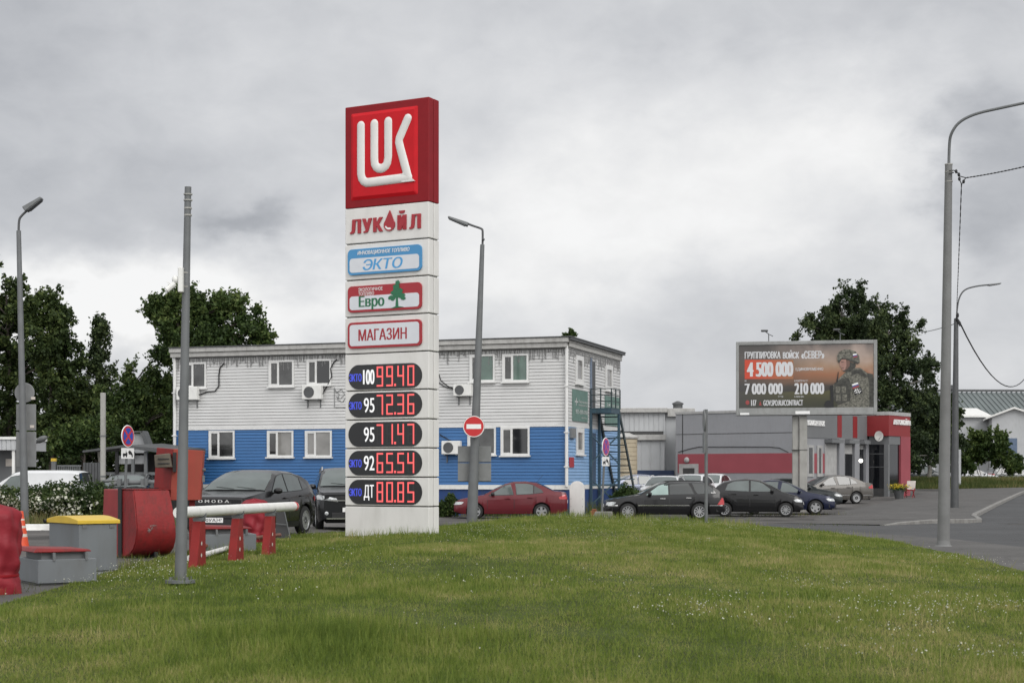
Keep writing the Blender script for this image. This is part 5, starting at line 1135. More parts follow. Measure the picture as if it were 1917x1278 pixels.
for i in range(13): mb.box(u1*i/13, u1*i/13+.04, -.02, .02, .3, zt_-.061)
mb.build('railing', MT['galv'], t); mb = MB(); mb.box(-.22, -.05, -.08, .08, 0, f2.hit(104,863)[1]); mb.build('post', MT['galv'], t); mb = MB(); z = f2.hit(104,863)[1]; mb.box(-.23,-.04,-.09,.09,z,z+.12); mb.build('cap', MT['yellow'], t)
mb = MB(); ribs(mb, u1+.05, u1+.9, .1, 0, zt_+.1, .12); mb.box(u1+.06,u1+.89,.102,.14,0,zt_+.09); mb.build('sheet', MT['galv_dark'], t)
t = thing('pipe_barrier', 'grey pipe railing with clamps behind the red container', 'railing', P(200, 905, 52)); o = t.location.copy()
mb = MB(); mb.tube([P(192,900,52)-o, P(225,899,52)-o], .055, 10); mb.tube([P(205,906,51)-o, P(240,903,51)-o, P(300,902,51)-o], .075, 12); mb.build('pipe', MT['galv'], t, True, 50)
mb = MB()
for px in (224, 237, 268, 274): c = P(px, 902, 50.95)-o; mb.box(c.x-.06, c.x+.06, c.y-.1, c.y+.1, c.z-.11, c.z+.11); mb.bar(c, c+Vector((.08*(1 if px > 250 else -1),0,.22)), .025)
mb.build('clamp', MT['galv'], t)
for px in (210, 285): c = P(px, 905, 51)-o; mb = MB(); mb.box(c.x-.05, c.x+.05, c.y-.05, c.y+.05, -o.z, c.z); mb.build('post', MT['galv_dark'], t)
p = gat(513, 1009); fr = Frame(p, R(10)); t = thing('board_stand', 'black folding board stand leaning by the third barrier post', 'board', p, R(10)); w_ = fr.hit(533,1000)[0]; w0 = fr.hit(516,1000)[0]; z1 = fr.hit(515,955)[1]
mb = MB(); mb.hexa([(w0,0,0),(w_+.12,0,0),(w_+.12,.04,0),(w0,.04,0)], [(w0+.02,.2,z1),(w_-.02,.2,z1),(w_-.02,.24,z1),(w0+.02,.24,z1)]); mb.build('board', MT['black'], t); mb = MB(); mb.bar((w_+.13,-.01,0),(w_-.01,.19,z1),.02); mb.bar((w0,-.01,z1*.55),(w_+.05,.05,z1*.5),.015); mb.build('edge_strip', MT['galv'], t)
# ------------------------------------------------------------------ background right: halls, board, pot, chair
p = P(1780, 900, 235); f2 = Frame((p.x, p.y, gz(p.x,p.y)), R(2)); t = thing('green_roofed_hall', 'long hall with grey green ribbed roof far behind the white gable', 'hall', f2.o, f2.phi); H2 = lambda px, py: f2.hit(px, py)
ra, zr_ = H2(1700, 729); rb, zr2 = H2(2080, 726); ze = H2(1850, 800)[1]; mb = MB(); x = ra
while x < rb:
    for q0, q1, dz in ((0,.55,0),(.55,.8,.16)): mb.add([(x+q0,0,ze+dz),(x+q1,0,ze+dz),(x+q1,14,zr2+dz),(x+q0,14,zr2+dz)], [(0,1,2,3)]); 
    mb.add([(x+.55,0,ze),(x+.55,0,ze+.16),(x+.55,14,zr2+.16),(x+.55,14,zr2)], [(0,1,2,3)]); mb.add([(x+.8,0,ze),(x+.8,0,ze+.16),(x+.8,14,zr2+.16),(x+.8,14,zr2)], [(0,1,2,3)]); x += .8
mb.build('roof', pmat('grey green roofing', (.125,.145,.145), .6, var=.1, scale=.3), t)
mb = MB(); mb.box(ra, rb, .3, 14, -1, ze-.05); mb.box(ra, rb, 14.02, 14.3, -1, zr2-.02); mb.build('wall', MT['clad'], t); mb = MB(); mb.box(ra, rb, 13.8, 14.4, zr2+.165, zr2+.5); mb.build('ridge', MT['galv_dark'], t)
a = H2(1828,722); mb = MB(); mb.box(a[0], a[0]+.9, 13.5, 14.5, zr2+.51, zr2+1.2); mb.build('roof_vent', MT['galv_dark'], t)
p = P(1857, 880, 165); f2 = Frame((p.x, p.y, 1.2), math.atan2(-.25,1)); t = thing('gabled_hall', 'white gabled hall with blue gate behind the green bush', 'hall', f2.o, f2.phi); H2 = lambda px, py: f2.hit(px, py)
e0, ze = H2(1858, 779); ap, za = H2(1898, 765); e1 = 2*ap-e0+.4
mb = MB(); mb.prism([(0,-1),(e1,-1),(e1,ze),(ap,za),(0,ze)], 0, 24); w_ = mb.build('wall', MT['clad'], t)
mb = MB(); mb.hexa([(-.6,-.5,ze-.3),(ap,-.5,za),(ap,24,za),(-.6,24,ze-.3)], [(-.6,-.5,ze-.1),(ap,-.5,za+.2),(ap,24,za+.2),(-.6,24,ze-.1)]); mb.hexa([(ap,-.5,za),(e1+.6,-.5,ze-.3),(e1+.6,24,ze-.3),(ap,24,za)], [(ap,-.5,za+.2),(e1+.6,-.5,ze-.1),(e1+.6,24,ze-.1),(ap,24,za+.2)]); mb.build('roof', MT['white_paint'], t)
a, z = H2(1882, 820); b, _ = H2(1904, 820); mb = MB(); mb.box(a, b, -.06, -.002, -1, z); mb.build('gate', pmat('blue grey gate', (.10,.14,.21), .6), t)
# left wing of the gabled hall
p = P(1790, 880, 172); f3 = Frame((p.x, p.y, 1.2), R(-3)); t = thing('side_hall', 'white side hall with bright sloped roof left of the gable', 'hall', f3.o, f3.phi); t['label'] = 'low white wing with bright sloped roof adjoining the gabled hall'; H2 = lambda px, py: f3.hit(px, py)
a = H2(1780, 781); b = H2(1859, 779); zt_ = f3.hit(1800, 767, 6)[1]; mb = MB(); mb.box(a[0], b[0]-.3, 0, 8, -1, a[1]); mb.build('wall', MT['clad'], t)
mb = MB(); mb.hexa([(a[0]-.5,-.6,a[1]),(b[0]-.31,-.6,a[1]),(b[0]-.31,6,zt_),(a[0]-.5,6,zt_)], [(a[0]-.5,-.6,a[1]+.2),(b[0]-.31,-.6,a[1]+.2),(b[0]-.31,6,zt_+.2),(a[0]-.5,6,zt_+.2)]); mb.build('roof', MT['white_paint'], t)
p = P(1795, 890, 118); t = thing('pale_board', 'pale grey upright board behind the slim lamp pole', 'board', (p.x, p.y, gz(p.x,p.y)), R(-15)); f2 = Frame(t.location, R(-15)); a = f2.hit(1783, 880); b = f2.hit(1799, 841); mb = MB(); mb.box(a[0], b[0], 0, .15, .1, b[1]); mb.build('panel', MT['clad'], t, bevel=.02); mb = MB(); mb.box(a[0]+.1, a[0]+.2, .151, .2, -.2, b[1]-.1); mb.box(b[0]-.2, b[0]-.1, .151, .2, -.2, b[1]-.1); mb.build('post', MT['galv_dark'], t)
p = P(1683, 922, 90); z = gz(p.x, p.y); t = thing('flower_pot', 'dark tub of yellow flowers at the garage corner', 'flower pot', (p.x, p.y, z))
mb = MB(); mb.lathe([(.22,0),(.32,.5),(.3,.5),(0,.45)], (0,0,0), 'z', 16); mb.build('pot', MT['galv_dark'], t, True, 40)
rng = np.random.default_rng(2)
def leaf_cloud(pts, size, rng, flat=0., droop=0.):
    n = len(pts); a = rng.normal(size=(n,3)); a[:,2] *= (1-flat); a[:,2] -= droop; a /= np.linalg.norm(a, axis=1, keepdims=True)+1e-9
    b = np.cross(a, rng.normal(size=(n,3))); b /= np.linalg.norm(b, axis=1, keepdims=True)+1e-9
    s = (size*rng.uniform(.6,1.35,size=(n,1)))
    v = np.empty((n,4,3)); v[:,0] = pts-a*s*.5; v[:,1] = pts+b*s*.30; v[:,2] = pts+a*s*.5; v[:,3] = pts-b*s*.30
    return v.reshape(-1,3)
fast_mesh('flowers', leaf_cloud(rng.normal(size=(260,3))*[.24,.2,.08]+[0,0,.72], .09, rng), 4, pmat('yellow petals', (.55,.42,.02), .6), t)
fast_mesh('foliage', leaf_cloud(rng.normal(size=(300,3))*[.24,.2,.1]+[0,0,.58], .12, rng), 4, foliage_mat('pot leaves', (.02,.05,.012), (.06,.10,.03)), t)
p = P(1703, 921, 92); t = thing('folding_chair', 'dark red folding chair with junk beside the yellow flowers', 'chair', (p.x, p.y, gz(p.x,p.y)), R(-30)); mb = MB(); mb.box(-.25,.25,-.25,.25,.42,.47); mb.build('seat', MT['red_dark'], t); mb = MB(); mb.hexa([(-.25,.22,.5),(.25,.22,.5),(.25,.26,.5),(-.25,.26,.5)],[(-.25,.36,1.0),(.25,.36,1.0),(.25,.40,1.0),(-.25,.40,1.0)]); mb.build('backrest', MT['cone_band'], t)
for sx in (-.23,.23): mb = MB(); mb.bar((sx,-.24,0),(sx,.3,.62),.035); mb.bar((sx,.24,0),(sx,-.2,.45),.035); mb.build('leg', MT['red_dark'], t)
# ------------------------------------------------------------------ cars
def paint(name, col, metal=.0, rough=.28, dirt=.12):
    return pmat(name, col, rough, metal, var=.05, scale=1.2, coat=.35, spec=.25, dirt=dirt, dcol=tuple(min(1, c*.55+.010) for c in col), dscale=.6, stretch=(1,1,.8))
MT['tyre'] = pmat('tyre rubber', (.016,.016,.016), .8, var=.2); MT['alloy'] = pmat('alloy', (.34,.345,.35), .35, .6, var=.06); MT['alloy_dark'] = pmat('dark alloy', (.10,.10,.105), .35, .6)
MT['under'] = pmat('car underside', (.008,.008,.008), .9); MT['trim'] = pmat('black car trim', (.014,.014,.015), .5); MT['chrome'] = pmat('chrome', (.6,.6,.6), .15, .9, var=.03)
MT['glass'] = glass_mat('tinted car glass', (.020,.024,.024), .03, .9); MT['glass_pale'] = glass_mat('pale car glass', (.085,.105,.102), .05, .8); MT['glass_lit'] = glass_mat('car glass painted as lit through', (.30,.40,.375), .08, .6)  # glass_lit is opaque: the daylight through the cabin is put into its colour
MT['lens'] = pmat('headlamp lens', (.48,.50,.51), .08, var=.25, scale=14, spec=.9, coat=.6); MT['tail'] = pmat('tail lamp lens', (.42,.015,.02), .12, var=.2, scale=10, coat=.6)
SPEC = {
 'sedan': dict(L=4.38, W=1.70, H=1.465, r=.30, xf=.83, xr=3.385, ws=(1.17,1.98), rw=(3.22,3.84),
   top=[(0,.55),(.05,.68),(.25,.78),(.7,.87),(1.15,.945),(1.55,1.17),(1.98,1.37),(2.3,1.45),(2.75,1.463),(3.2,1.41),(3.5,1.285),(3.75,1.15),(3.88,1.09),(4.15,1.07),(4.33,1.02),(4.38,.80)],
   belt=[(0,.50),(.25,.70),(.7,.79),(1.15,.86),(2,.90),(3,.94),(3.7,.98),(4.3,.95),(4.38,.75)],
   side=[[(1.38,.925),(1.95,1.30),(2.28,1.375),(2.30,.95)],[(2.38,.955),(2.36,1.38),(2.85,1.375),(3.06,1.31),(3.06,.985)],[(3.10,.99),(3.10,1.295),(3.38,1.14),(3.45,1.03)]], doors=[(1.30,2.33),(2.35,3.18)]),
 'wagon': dict(L=4.5, W=1.72, H=1.46, r=.315, xf=.84, xr=3.53, ws=(1.32,2.05), rw=(4.0,4.32),
   top=[(0,.60),(.06,.72),(.3,.80),(.9,.89),(1.3,.95),(1.75,1.22),(2.1,1.39),(2.5,1.445),(3.3,1.455),(3.75,1.42),(4.05,1.31),(4.25,1.15),(4.36,1.0),(4.46,.85),(4.5,.6)],
   belt=[(0,.55),(.3,.72),(.9,.82),(1.3,.87),(2.2,.90),(3.6,.94),(4.3,.93),(4.5,.58)],
   side=[[(1.52,.935),(2.02,1.30),(2.36,1.375),(2.36,.95)],[(2.42,.955),(2.42,1.38),(3.14,1.385),(3.32,.975)],[(3.42,.975),(3.26,1.385),(3.72,1.355),(4.0,1.22),(4.17,1.0)]], doors=[(1.42,2.39),(2.41,3.36)]),
 'hatch': dict(L=3.72, W=1.66, H=1.54, r=.29, xf=.70, xr=3.13, ws=(.9,1.72), rw=(3.2,3.56),
   top=[(0,.55),(.05,.72),(.25,.85),(.6,.95),(.85,1.02),(1.3,1.29),(1.75,1.48),(2.2,1.54),(2.7,1.52),(3.15,1.43),(3.42,1.24),(3.58,1.02),(3.69,.82),(3.72,.55)],
   belt=[(0,.50),(.25,.74),(.6,.87),(.9,.94),(1.6,.98),(2.6,1.02),(3.4,1.02),(3.72,.53)],
   side=[[(1.18,1.02),(1.66,1.39),(2.08,1.455),(2.08,1.03)],[(2.16,1.03),(2.16,1.455),(2.75,1.43),(3.02,1.31),(3.10,1.07)]], doors=[(1.08,2.11),(2.13,3.0)]),
 'suv': dict(L=4.4, W=1.84, H=1.62, r=.36, xf=.88, xr=3.51, ws=(1.18,2.03), rw=(3.7,4.12),
   top=[(0,.93),(.05,.985),(.25,1.02),(.7,1.07),(1.15,1.12),(1.6,1.38),(2.03,1.555),(2.45,1.62),(3.0,1.605),(3.6,1.51),(3.95,1.38),(4.2,1.13),(4.35,1.0),(4.4,.7)],
   belt=[(0,.84),(.25,.92),(.7,.97),(1.15,1.0),(2,1.03),(3,1.07),(3.8,1.10),(4.25,.99),(4.4,.66)],
   side=[[(1.42,1.075),(1.98,1.46),(2.36,1.52),(2.36,1.09)],[(2.43,1.095),(2.43,1.525),(3.0,1.51),(3.32,1.42),(3.32,1.12)],[(3.37,1.125),(3.37,1.41),(3.62,1.31),(3.74,1.18)]], doors=[(1.34,2.39),(2.41,3.44)]),
 'van': dict(L=4.4, W=1.79, H=1.82, r=.31, xf=.88, xr=3.55, ws=(.98,1.8), rw=(4.3,4.37),
   top=[(0,.7),(.1,.9),(.6,1.06),(.95,1.14),(1.4,1.48),(1.8,1.74),(2.2,1.815),(3.6,1.82),(4.1,1.80),(4.3,1.72),(4.38,1.3),(4.4,.7)],
   belt=[(0,.62),(.6,.9),(1,1.0),(2,1.04),(4.3,1.06),(4.4,.66)],
   side=[[(1.22,1.07),(1.72,1.56),(2.1,1.62),(2.1,1.08)]], doors=[(1.12,2.16)]),
}
def slices(poly, nx=9, nz=4):
    """a convex polygon of the (x,z) plane as a fine grid of quads"""
    xs = [p[0] for p in poly]; a, b = min(xs)+1e-4, max(xs)-1e-4; cols = []
    for i in range(nx+1):
        x = a+(b-a)*i/nx; zs = []
        for (x0, z0), (x1, z1) in zip(poly, poly[1:]+poly[:1]):
            if min(x0, x1) <= x <= max(x0, x1) and abs(x1-x0) > 1e-9: zs.append(z0+(z1-z0)*(x-x0)/(x1-x0))
        cols.append((x, min(zs), max(zs)))
    out = []
    for (xa, l0, h0), (xb, l1, h1) in zip(cols, cols[1:]):
        for j in range(nz):
            f, g = j/nz, (j+1)/nz; out.append([(xa, l0+(h0-l0)*f), (xb, l1+(h1-l1)*f), (xb, l1+(h1-l1)*g), (xa, l0+(h0-l0)*g)])
    return out
def car(spec, label, cat, mats, loc, rz, group='parked cars', **k):
    """parked car: local x from nose to tail about the middle, y across"""
    S = SPEC[spec]; Lc, Wc, Hc, r = S['L'], S['W'], S['H'], S['r']; h0 = Lc/2
    sc = k.get('scale', 1.)
    t = thing(k.get('name', 'parked_car'), label, cat, loc, rz, group); t.scale = (sc, sc, sc)
    body_m = mats
    ramp = [(0,.80),(.05,.87),(.15,.94),(.35,.985),(.7,1)]
    def ty(x): return min(lerp(ramp, x), lerp([(0,.84),(.06,.90),(.2,.96),(.5,1)], Lc-x))
    def roofw(): return .365*Wc if spec != 'van' else .43*Wc
    def zbot(x):
        zb = lerp([(0,.30),(.35,.21),(Lc-.4,.22),(Lc,.32)], x); in_arch = False
        for c in (S['xf'], S['xr']):
            ra = r*1.17; d = abs(x-c)
            if d < ra: zb = max(zb, r+math.sqrt(ra*ra-d*d)-.0); 
        return zb
    def sect(x):
        zb = zbot(x); w = Wc/2*ty(x); be = lerp(S['belt'], x); zt = max(lerp(S['top'], x), be+.01)
        zm = max(be*.64, zb+.02); z3 = max(be-.05, zm+.02); be2 = max(be, z3+.01)
        ze = be2+(zt-be2)*.86; g = max(0, min(1, (ze-be2)/(Hc-be2)))
        wb = w*.955; wg = wb-(wb-roofw())*g
        return [(w*.94, zb),(w*.99, zb+.4*(zm-zb)),(w, zm),(w*.988, z3),(wb, be2),(wg, ze),(wg*.86, ze+(zt-ze)*.66),(wg*.5, ze+(zt-ze)*.94),(0, zt)]
    xs = set([0, Lc]+[p[0] for p in S['top']]+[i*.11 for i in range(int(Lc/.11)+1)])
    for c in (S['xf'], S['xr']):
        for q in range(13): xs.add(c+r*1.17*math.cos(math.pi*q/12))
        xs.add(c-r*1.172); xs.add(c+r*1.172)
    xs = sorted(x for x in xs if 0 <= x <= Lc); xs = [x for i, x in enumerate(xs) if i == 0 or x-xs[i-1] > .002]
    mb = MB(); rows = []
    for x in xs:
        s = sect(x); full = [(-y, z) for y, z in s[:-1]]+[(0, s[-1][1])]+[(y, z) for y, z in s[:-1][::-1]]
        rows.append([(x-h0, y, z) for y, z in full])
    n = len(rows[0]); vs = [v for rw in rows for v in rw]
    fs = [(i*n+j, i*n+j+1, (i+1)*n+j+1, (i+1)*n+j) for i in range(len(rows)-1) for j in range(n-1)]
    fs += [tuple(range(n-1,-1,-1)), tuple((len(rows)-1)*n+j for j in range(n))]
    mb.add(vs, fs); body = mb.build('body', body_m, t, True, 32)
    mb = MB(); mb.box(.12-h0, Lc-.12-h0, -Wc*.36, Wc*.36, .2, .62)
    for c in (S['xf'], S['xr']): mb.box(c-r*1.1-h0, c+r*1.1-h0, -Wc*.43, Wc*.43, .3, r+r*1.1)
    mb.build('underbody', MT['under'], t)
    def side_y(x, z):
        s = sect(x)
        for (y0, z0), (y1, z1) in zip(s, s[1:]):
            if z0 <= z <= z1: return y0+(y1-y0)*(z-z0)/max(1e-6, z1-z0)
        return s[0][0] if z < s[0][1] else 0
    def side_patch(mb, poly, off, sg, m=0):
        vs = [(x-h0, sg*(side_y(x, z)+off), z) for x, z in poly]; mb.add(vs if sg < 0 else vs[::-1], [tuple(range(len(vs)))], m)
    def inset(poly, d):
        cx = sum(p[0] for p in poly)/len(poly); cz = sum(p[1] for p in poly)/len(poly)
        return [(x+(cx-x)*d, z+(cz-z)*d) for x, z in poly]
    gl = k.get('glass', ['glass']*4)
    for sg in (-1, 1):
        for i, poly in enumerate(S['side']):
            mb = MB(); [side_patch(mb, q_, .005, sg) for q_ in slices(inset(poly, -.07))]; f = mb.build('window_trim', MT[k.get('wtrim', 'trim')], t)
            mb = MB(); [side_patch(mb, q_, .010, sg) for q_ in slices(poly)]; mb.build('window', MT[gl[min(i, len(gl)-1)]], f, True, 0)
        for i, (a, b) in enumerate(S['doors']):
            # door skin between sill and belt, with dark shut lines
            mb = MB(); zc = [.30, .45, .6, .75]
            def zl(x, f): zb = max(zbot(x)+.07, .3); be = lerp(S['belt'], x)-.012; return zb+(be-zb)*f
            def grid(x0, x1, f0, f1, m, off):
                for q in range(5):
                    for w in range(5):
                        xa, xb = x0+(x1-x0)*q/5, x0+(x1-x0)*(q+1)/5; fa, fb = f0+(f1-f0)*w/5, f0+(f1-f0)*(w+1)/5
                        side_patch(mb, [(xa,zl(xa,fa)),(xb,zl(xb,fa)),(xb,zl(xb,fb)),(xa,zl(xa,fb))], off, sg, m)
            e = .012
            grid(a+e, b-e, .015, 1, 0, .004); grid(a, a+e, 0, 1, 1, .003); grid(b-e, b, 0, 1, 1, .003); grid(a+e, b-e, 0, .015, 1, .003)
            d = mb.build('door', [body_m, MT['trim']], t, True, 40)
            hx = b-.24; hz = lerp(S['belt'], hx)-.10; y = side_y(hx, hz)+.012
            mb = MB(); mb.box(hx-.1-h0, hx+.1-h0, min(sg*y, sg*(y+.03)), max(sg*y, sg*(y+.03)), hz-.016, hz+.016); mb.build('handle', MT[k['handle']] if 'handle' in k else body_m, d, bevel=.006)
        wx = S['ws'][0]+.34; wz = lerp(S['belt'], wx)+.07; y = side_y(wx, wz)
        mb = MB(); mb.ell((wx-h0, sg*(y+.13), wz+.03), (.075,.115,.075)); mb.box(wx-.03-h0, wx+.03-h0, min(sg*(y-.02), sg*(y+.08)), max(sg*(y-.02), sg*(y+.08)), wz-.035, wz+.0); mb.build('mirror', MT[k['mirror']] if 'mirror' in k else body_m, t, True, 50)
        hz = lerp(S['belt'], .22)+k.get('hlz', -.05); hh = k.get('hlh', .07)
        poly = k.get('hlp') or [(.015,hz-hh),(.30,hz-hh*.75),(.40,hz+hh*.55),(.30,hz+hh*.75),(.03,hz+hh*.7)]
        mb = MB(); [side_patch(mb, q_, .012, sg) for q_ in slices(poly)]
        if k.get('front_lamps'): w_ = Wc/2*.80; hn_ = sect(0)[8][1]; mb.hexa([(-h0-.03,sg*w_*.50,hn_-.19),(-h0+.0,sg*w_*1.02,hn_-.15),(-h0+.05,sg*w_*1.02,hn_-.15),(-h0+.05,sg*w_*.50,hn_-.19)], [(-h0-.02,sg*w_*.56,hn_-.10),(-h0+.02,sg*w_*1.04,hn_-.03),(-h0+.05,sg*w_*1.04,hn_-.03),(-h0+.05,sg*w_*.56,hn_-.10)])
        mb.build('headlight', MT['lens'], t, True, 0)
        tz = lerp(S['belt'], Lc-.3)+k.get('tlz', -.10); th = k.get('tlh', .10)
        poly = k.get('tlp') or [(Lc-.34,tz-th*.1),(Lc-.30,tz-th*.9),(Lc-.015,tz-th*.9),(Lc-.015,tz+th*.8),(Lc-.10,tz+th)]
        mb = MB(); [side_patch(mb, q_, .012, sg) for q_ in slices(poly)]; mb.build('tail_light', MT['tail'], t, True, 0)
        if k.get('strip'):
            mb = MB(); a = S['xf']+r*1.2; b = S['xr']-r*1.2; z = k['strip']
            for q in range(8):
                xa, xb = a+(b-a)*q/8, a+(b-a)*(q+1)/8; side_patch(mb, [(xa,z),(xb,z),(xb,z+.035),(xa,z+.035)], .014, sg)
            mb.build('side_strip', MT['chrome'], t)
            for a, b in ((.1, S['xf']-r*1.2), (S['xr']+r*1.2, Lc-.1)):
                mb = MB()
                for q in range(4): xa, xb = a+(b-a)*q/4, a+(b-a)*(q+1)/4; side_patch(mb, [(xa,z),(xb,z),(xb,z+.035),(xa,z+.035)], .014, sg)
                mb.build('side_strip', MT['chrome'], t)
        if k.get('clad'):
            mb = MB(); a = S['xf']+r*1.2; b = S['xr']-r*1.2
            for q in range(8):
                xa, xb = a+(b-a)*q/8, a+(b-a)*(q+1)/8; side_patch(mb, [(xa,.225),(xb,.225),(xb,.36),(xa,.36)], .012, sg)
            for c in (S['xf'], S['xr']):
                for q in range(14):
                    a0, a1 = math.pi*q/14, math.pi*(q+1)/14; r0, r1 = r*1.18, r*1.30
                    side_patch(mb, [(c+r0*math.cos(a0), r+r0*math.sin(a0)),(c+r1*math.cos(a0), r+r1*math.sin(a0)),(c+r1*math.cos(a1), r+r1*math.sin(a1)),(c+r0*math.cos(a1), r+r0*math.sin(a1))], .012, sg)
            mb.build('cladding', MT['trim'], t)
        if k.get('rails'):
            x0, x1 = S['ws'][1]+.15, S['rw'][0]-.1; pts = []
            for q in range(9):
                x = x0+(x1-x0)*q/8; s = sect(x); pts.append((x-h0, sg*s[5][0]*.97, s[5][1]+.035+(.05 if 0 < q < 8 else -.01)))
            mb = MB(); mb.tube(pts, .022, 6); mb.build('roof_rail', MT[k['rails']], t, True)
    # windscreens follow the body
    def screen(x0, x1, name, mt):
        mb = MB(); xs2 = [x0+(x1-x0)*i/8 for i in range(9)]; vs = []
        for x in xs2:
            s = sect(x); e = s[5]; ins = .055
            pr = [(-(e[0]-ins), e[1]+(s[6][1]-e[1])*.25), (-s[6][0]*.96, s[6][1]), (-s[7][0], s[7][1]), (0, s[8][1]), (s[7][0], s[7][1]), (s[6][0]*.96, s[6][1]), (e[0]-ins, e[1]+(s[6][1]-e[1])*.25)]
            vs += [(x-h0+(-.010 if name == 'windscreen' else .010), y, z+.008) for y, z in pr]
        mb.add(vs, [(i*7+j, i*7+j+1, (i+1)*7+j+1, (i+1)*7+j) for i in range(8) for j in range(6)]); return mb.build(name, MT[mt], t, True, 0)
    screen(*S['ws'], 'windscreen', k.get('wsg', 'glass_pale')); screen(*S['rw'], 'rear_window', 'glass')
    x = S['ws'][0]+.03; s = sect(x); mb = MB()
    for a, b in ((-.55,-.02),(.0,.5)): mb.bar((x-h0-.03,a,s[8][1]+.012),(x-h0+.07,b,s[8][1]+.055),.009)
    mb.build('wiper', MT['trim'], t)
    # nose and tail
    z0 = sect(0)[0][1]; hn = sect(0)[8][1]; wn = Wc/2*.80
    mb = MB(); mb.box(-h0-.012, -h0+.02, -wn*.62, wn*.62, hn-.13, hn-.05); mb.box(-h0-.012, -h0+.02, -wn*.72, wn*.72, z0+.02, z0+.17)
    if k.get('grille'): mb.box(-h0-.016, -h0+.02, -wn*.80, wn*.80, z0+.19, hn-.14)
    gl_ = mb.build('grille', MT['trim'], t, bevel=.01)
    mb = MB(); zp = z0+.24 if not k.get('grille') else z0+.15; mb.box(-h0-.028, -h0-.0165, -.26, .26, zp-.056, zp+.056); pl = mb.build('licence_plate', MT['ink_white'], t)
    if k.get('plate'):
        mb = MB(); text(mb, k['plate'][0], -.235, .085, zp-.036, zp+.036, 0, bold=.02, map3=lambda a, z, yy: (-h0-.031, -a, z)); text(mb, k['plate'][1], .12, .235, zp-.025, zp+.036, 0, bold=.02, map3=lambda a, z, yy: (-h0-.031, -a, z)); mb.box(-h0-.031, -h0-.0285, -.103, -.098, zp-.056, zp+.056); mb.build('plate_lettering', MT['black'], pl)
    mb = MB(); mb.box(h0-.02, h0+.016, -.26, .26, .62, .73); mb.build('licence_plate', MT['ink_white'], t)
    if k.get('bumper'):
        mb = MB()
        for a, b, zz in ((-.02, .36, .47),): 
            w = Wc/2
            mb.hexa([(-h0-.05,-w*.78,.28),(-h0-.05,w*.78,.28),(.30-h0,w*.99,.26),(.30-h0,-w*.99,.26)], [(-h0-.05,-w*.78,.50),(-h0-.05,w*.78,.50),(.30-h0,w*.99,.50),(.30-h0,-w*.99,.50)])
        mb.hexa([(h0-.36,-w*.985,.28),(h0-.36,w*.985,.28),(h0+.05,w*.80,.30),(h0+.05,-w*.80,.30)], [(h0-.36,-w*.985,.52),(h0-.36,w*.985,.52),(h0+.05,w*.80,.52),(h0+.05,-w*.80,.52)])
        mb.build('bumper', MT[k['bumper']], t, bevel=.03, seg=2)
    if k.get('letters'):
        mb = MB(); x = .14; s = sect(x); zz = s[8][1]; n_ = len(k['letters'])
        for i, ch in enumerate(k['letters']):
            a = -.36+i*.165; text(mb, ch, a, a+.11, hn-.075, hn-.012, 0, bold=.08, map3=lambda a_, z, yy: (-h0-.02+(.0), -a_, z))
        mb.build('bonnet_lettering', MT['ink_white'], t)
    if k.get('fog'):
        for sg in (-1, 1): mb = MB(); mb.ell((.05-h0, sg*Wc*.36, .45), (.07,.075,.07)); mb.build('fog_light', MT['lens'], t, True)
        mb = MB(); mb.box(-h0-.03, -h0+.02, -wn*.9, wn*.9, z0-.0, z0+.035); mb.box(-h0-.03, -h0+.015, -wn*.75, wn*.75, hn-.17, hn-.14); mb.build('bumper_strip', MT['chrome'], t)
    if k.get('antenna'): mb = MB(); x = S['rw'][0]-.05; mb.tube([(x-h0,0,lerp(S['top'],x)-.02),(x-h0+.26,0,lerp(S['top'],x)+.30)], .006, 5); mb.build('aerial', MT['black'], t)
    # wheels: one tyre and one rim mesh, copied
    ns = k.get('spokes', 5); w0 = None
    for c in (S['xf'], S['xr']):
        for sg in (-1, 1):
            if w0 is None:
                mb = MB(); q = .10; mb.lathe([(r*.62,-q),(r*.90,-q*1.02),(r*.98,-q*.8),(r,-q*.4),(r,q*.4),(r*.98,q*.8),(r*.90,q*1.02),(r*.62,q)], (0,0,0), 'y', 30); mb.lathe([(0,-q*.45),(r*.62,-q*.45)], (0,0,0), 'y', 30)
                w0 = mb.build('wheel', MT['tyre'], t, True, 50); wl = w0
                mb = MB(); mb.lathe([(r*.55,-q*.7),(r*.60,-q*1.0),(r*.66,-q*1.04),(r*.68,-q*.98)], (0,0,0), 'y', 30); mb.lathe([(0,-q*.80),(r*.13,-q*.78),(r*.15,-q*.5)], (0,0,0), 'y', 16)
                for i in range(ns):
                    a = 2*math.pi*i/ns+.3; d = Vector((math.cos(a),0,math.sin(a))); p = Vector((-math.sin(a),0,math.cos(a))); wa, wb = k.get('spw', (.075,.05)); wa *= r/.3; wb *= r/.3
                    y0, y1 = -q*.92, -q*.55; A, B = d*r*.10, d*r*.60
                    mb.hexa([A-p*wb+Vector((0,y0,0)), A+p*wb+Vector((0,y0,0)), A+p*wb+Vector((0,y1,0)), A-p*wb+Vector((0,y1,0))], [B-p*wa+Vector((0,y0,0)), B+p*wa+Vector((0,y0,0)), B+p*wa+Vector((0,y1,0)), B-p*wa+Vector((0,y1,0))])
                rim = mb.build('rim', MT[k.get('rim', 'alloy')], wl, True, 40)
            else:
                wl = copy_tree(w0, t)
            wl.location = (c-h0, sg*(Wc/2-.11), r); wl.rotation_euler = (0, .35*c, 0) if sg < 0 else (0, .2*c, math.pi)
    return t
def park(px, d, dz=0.):
    p = P(px, 950, d); return Vector((p.x, p.y, gz(p.x, p.y)+dz))
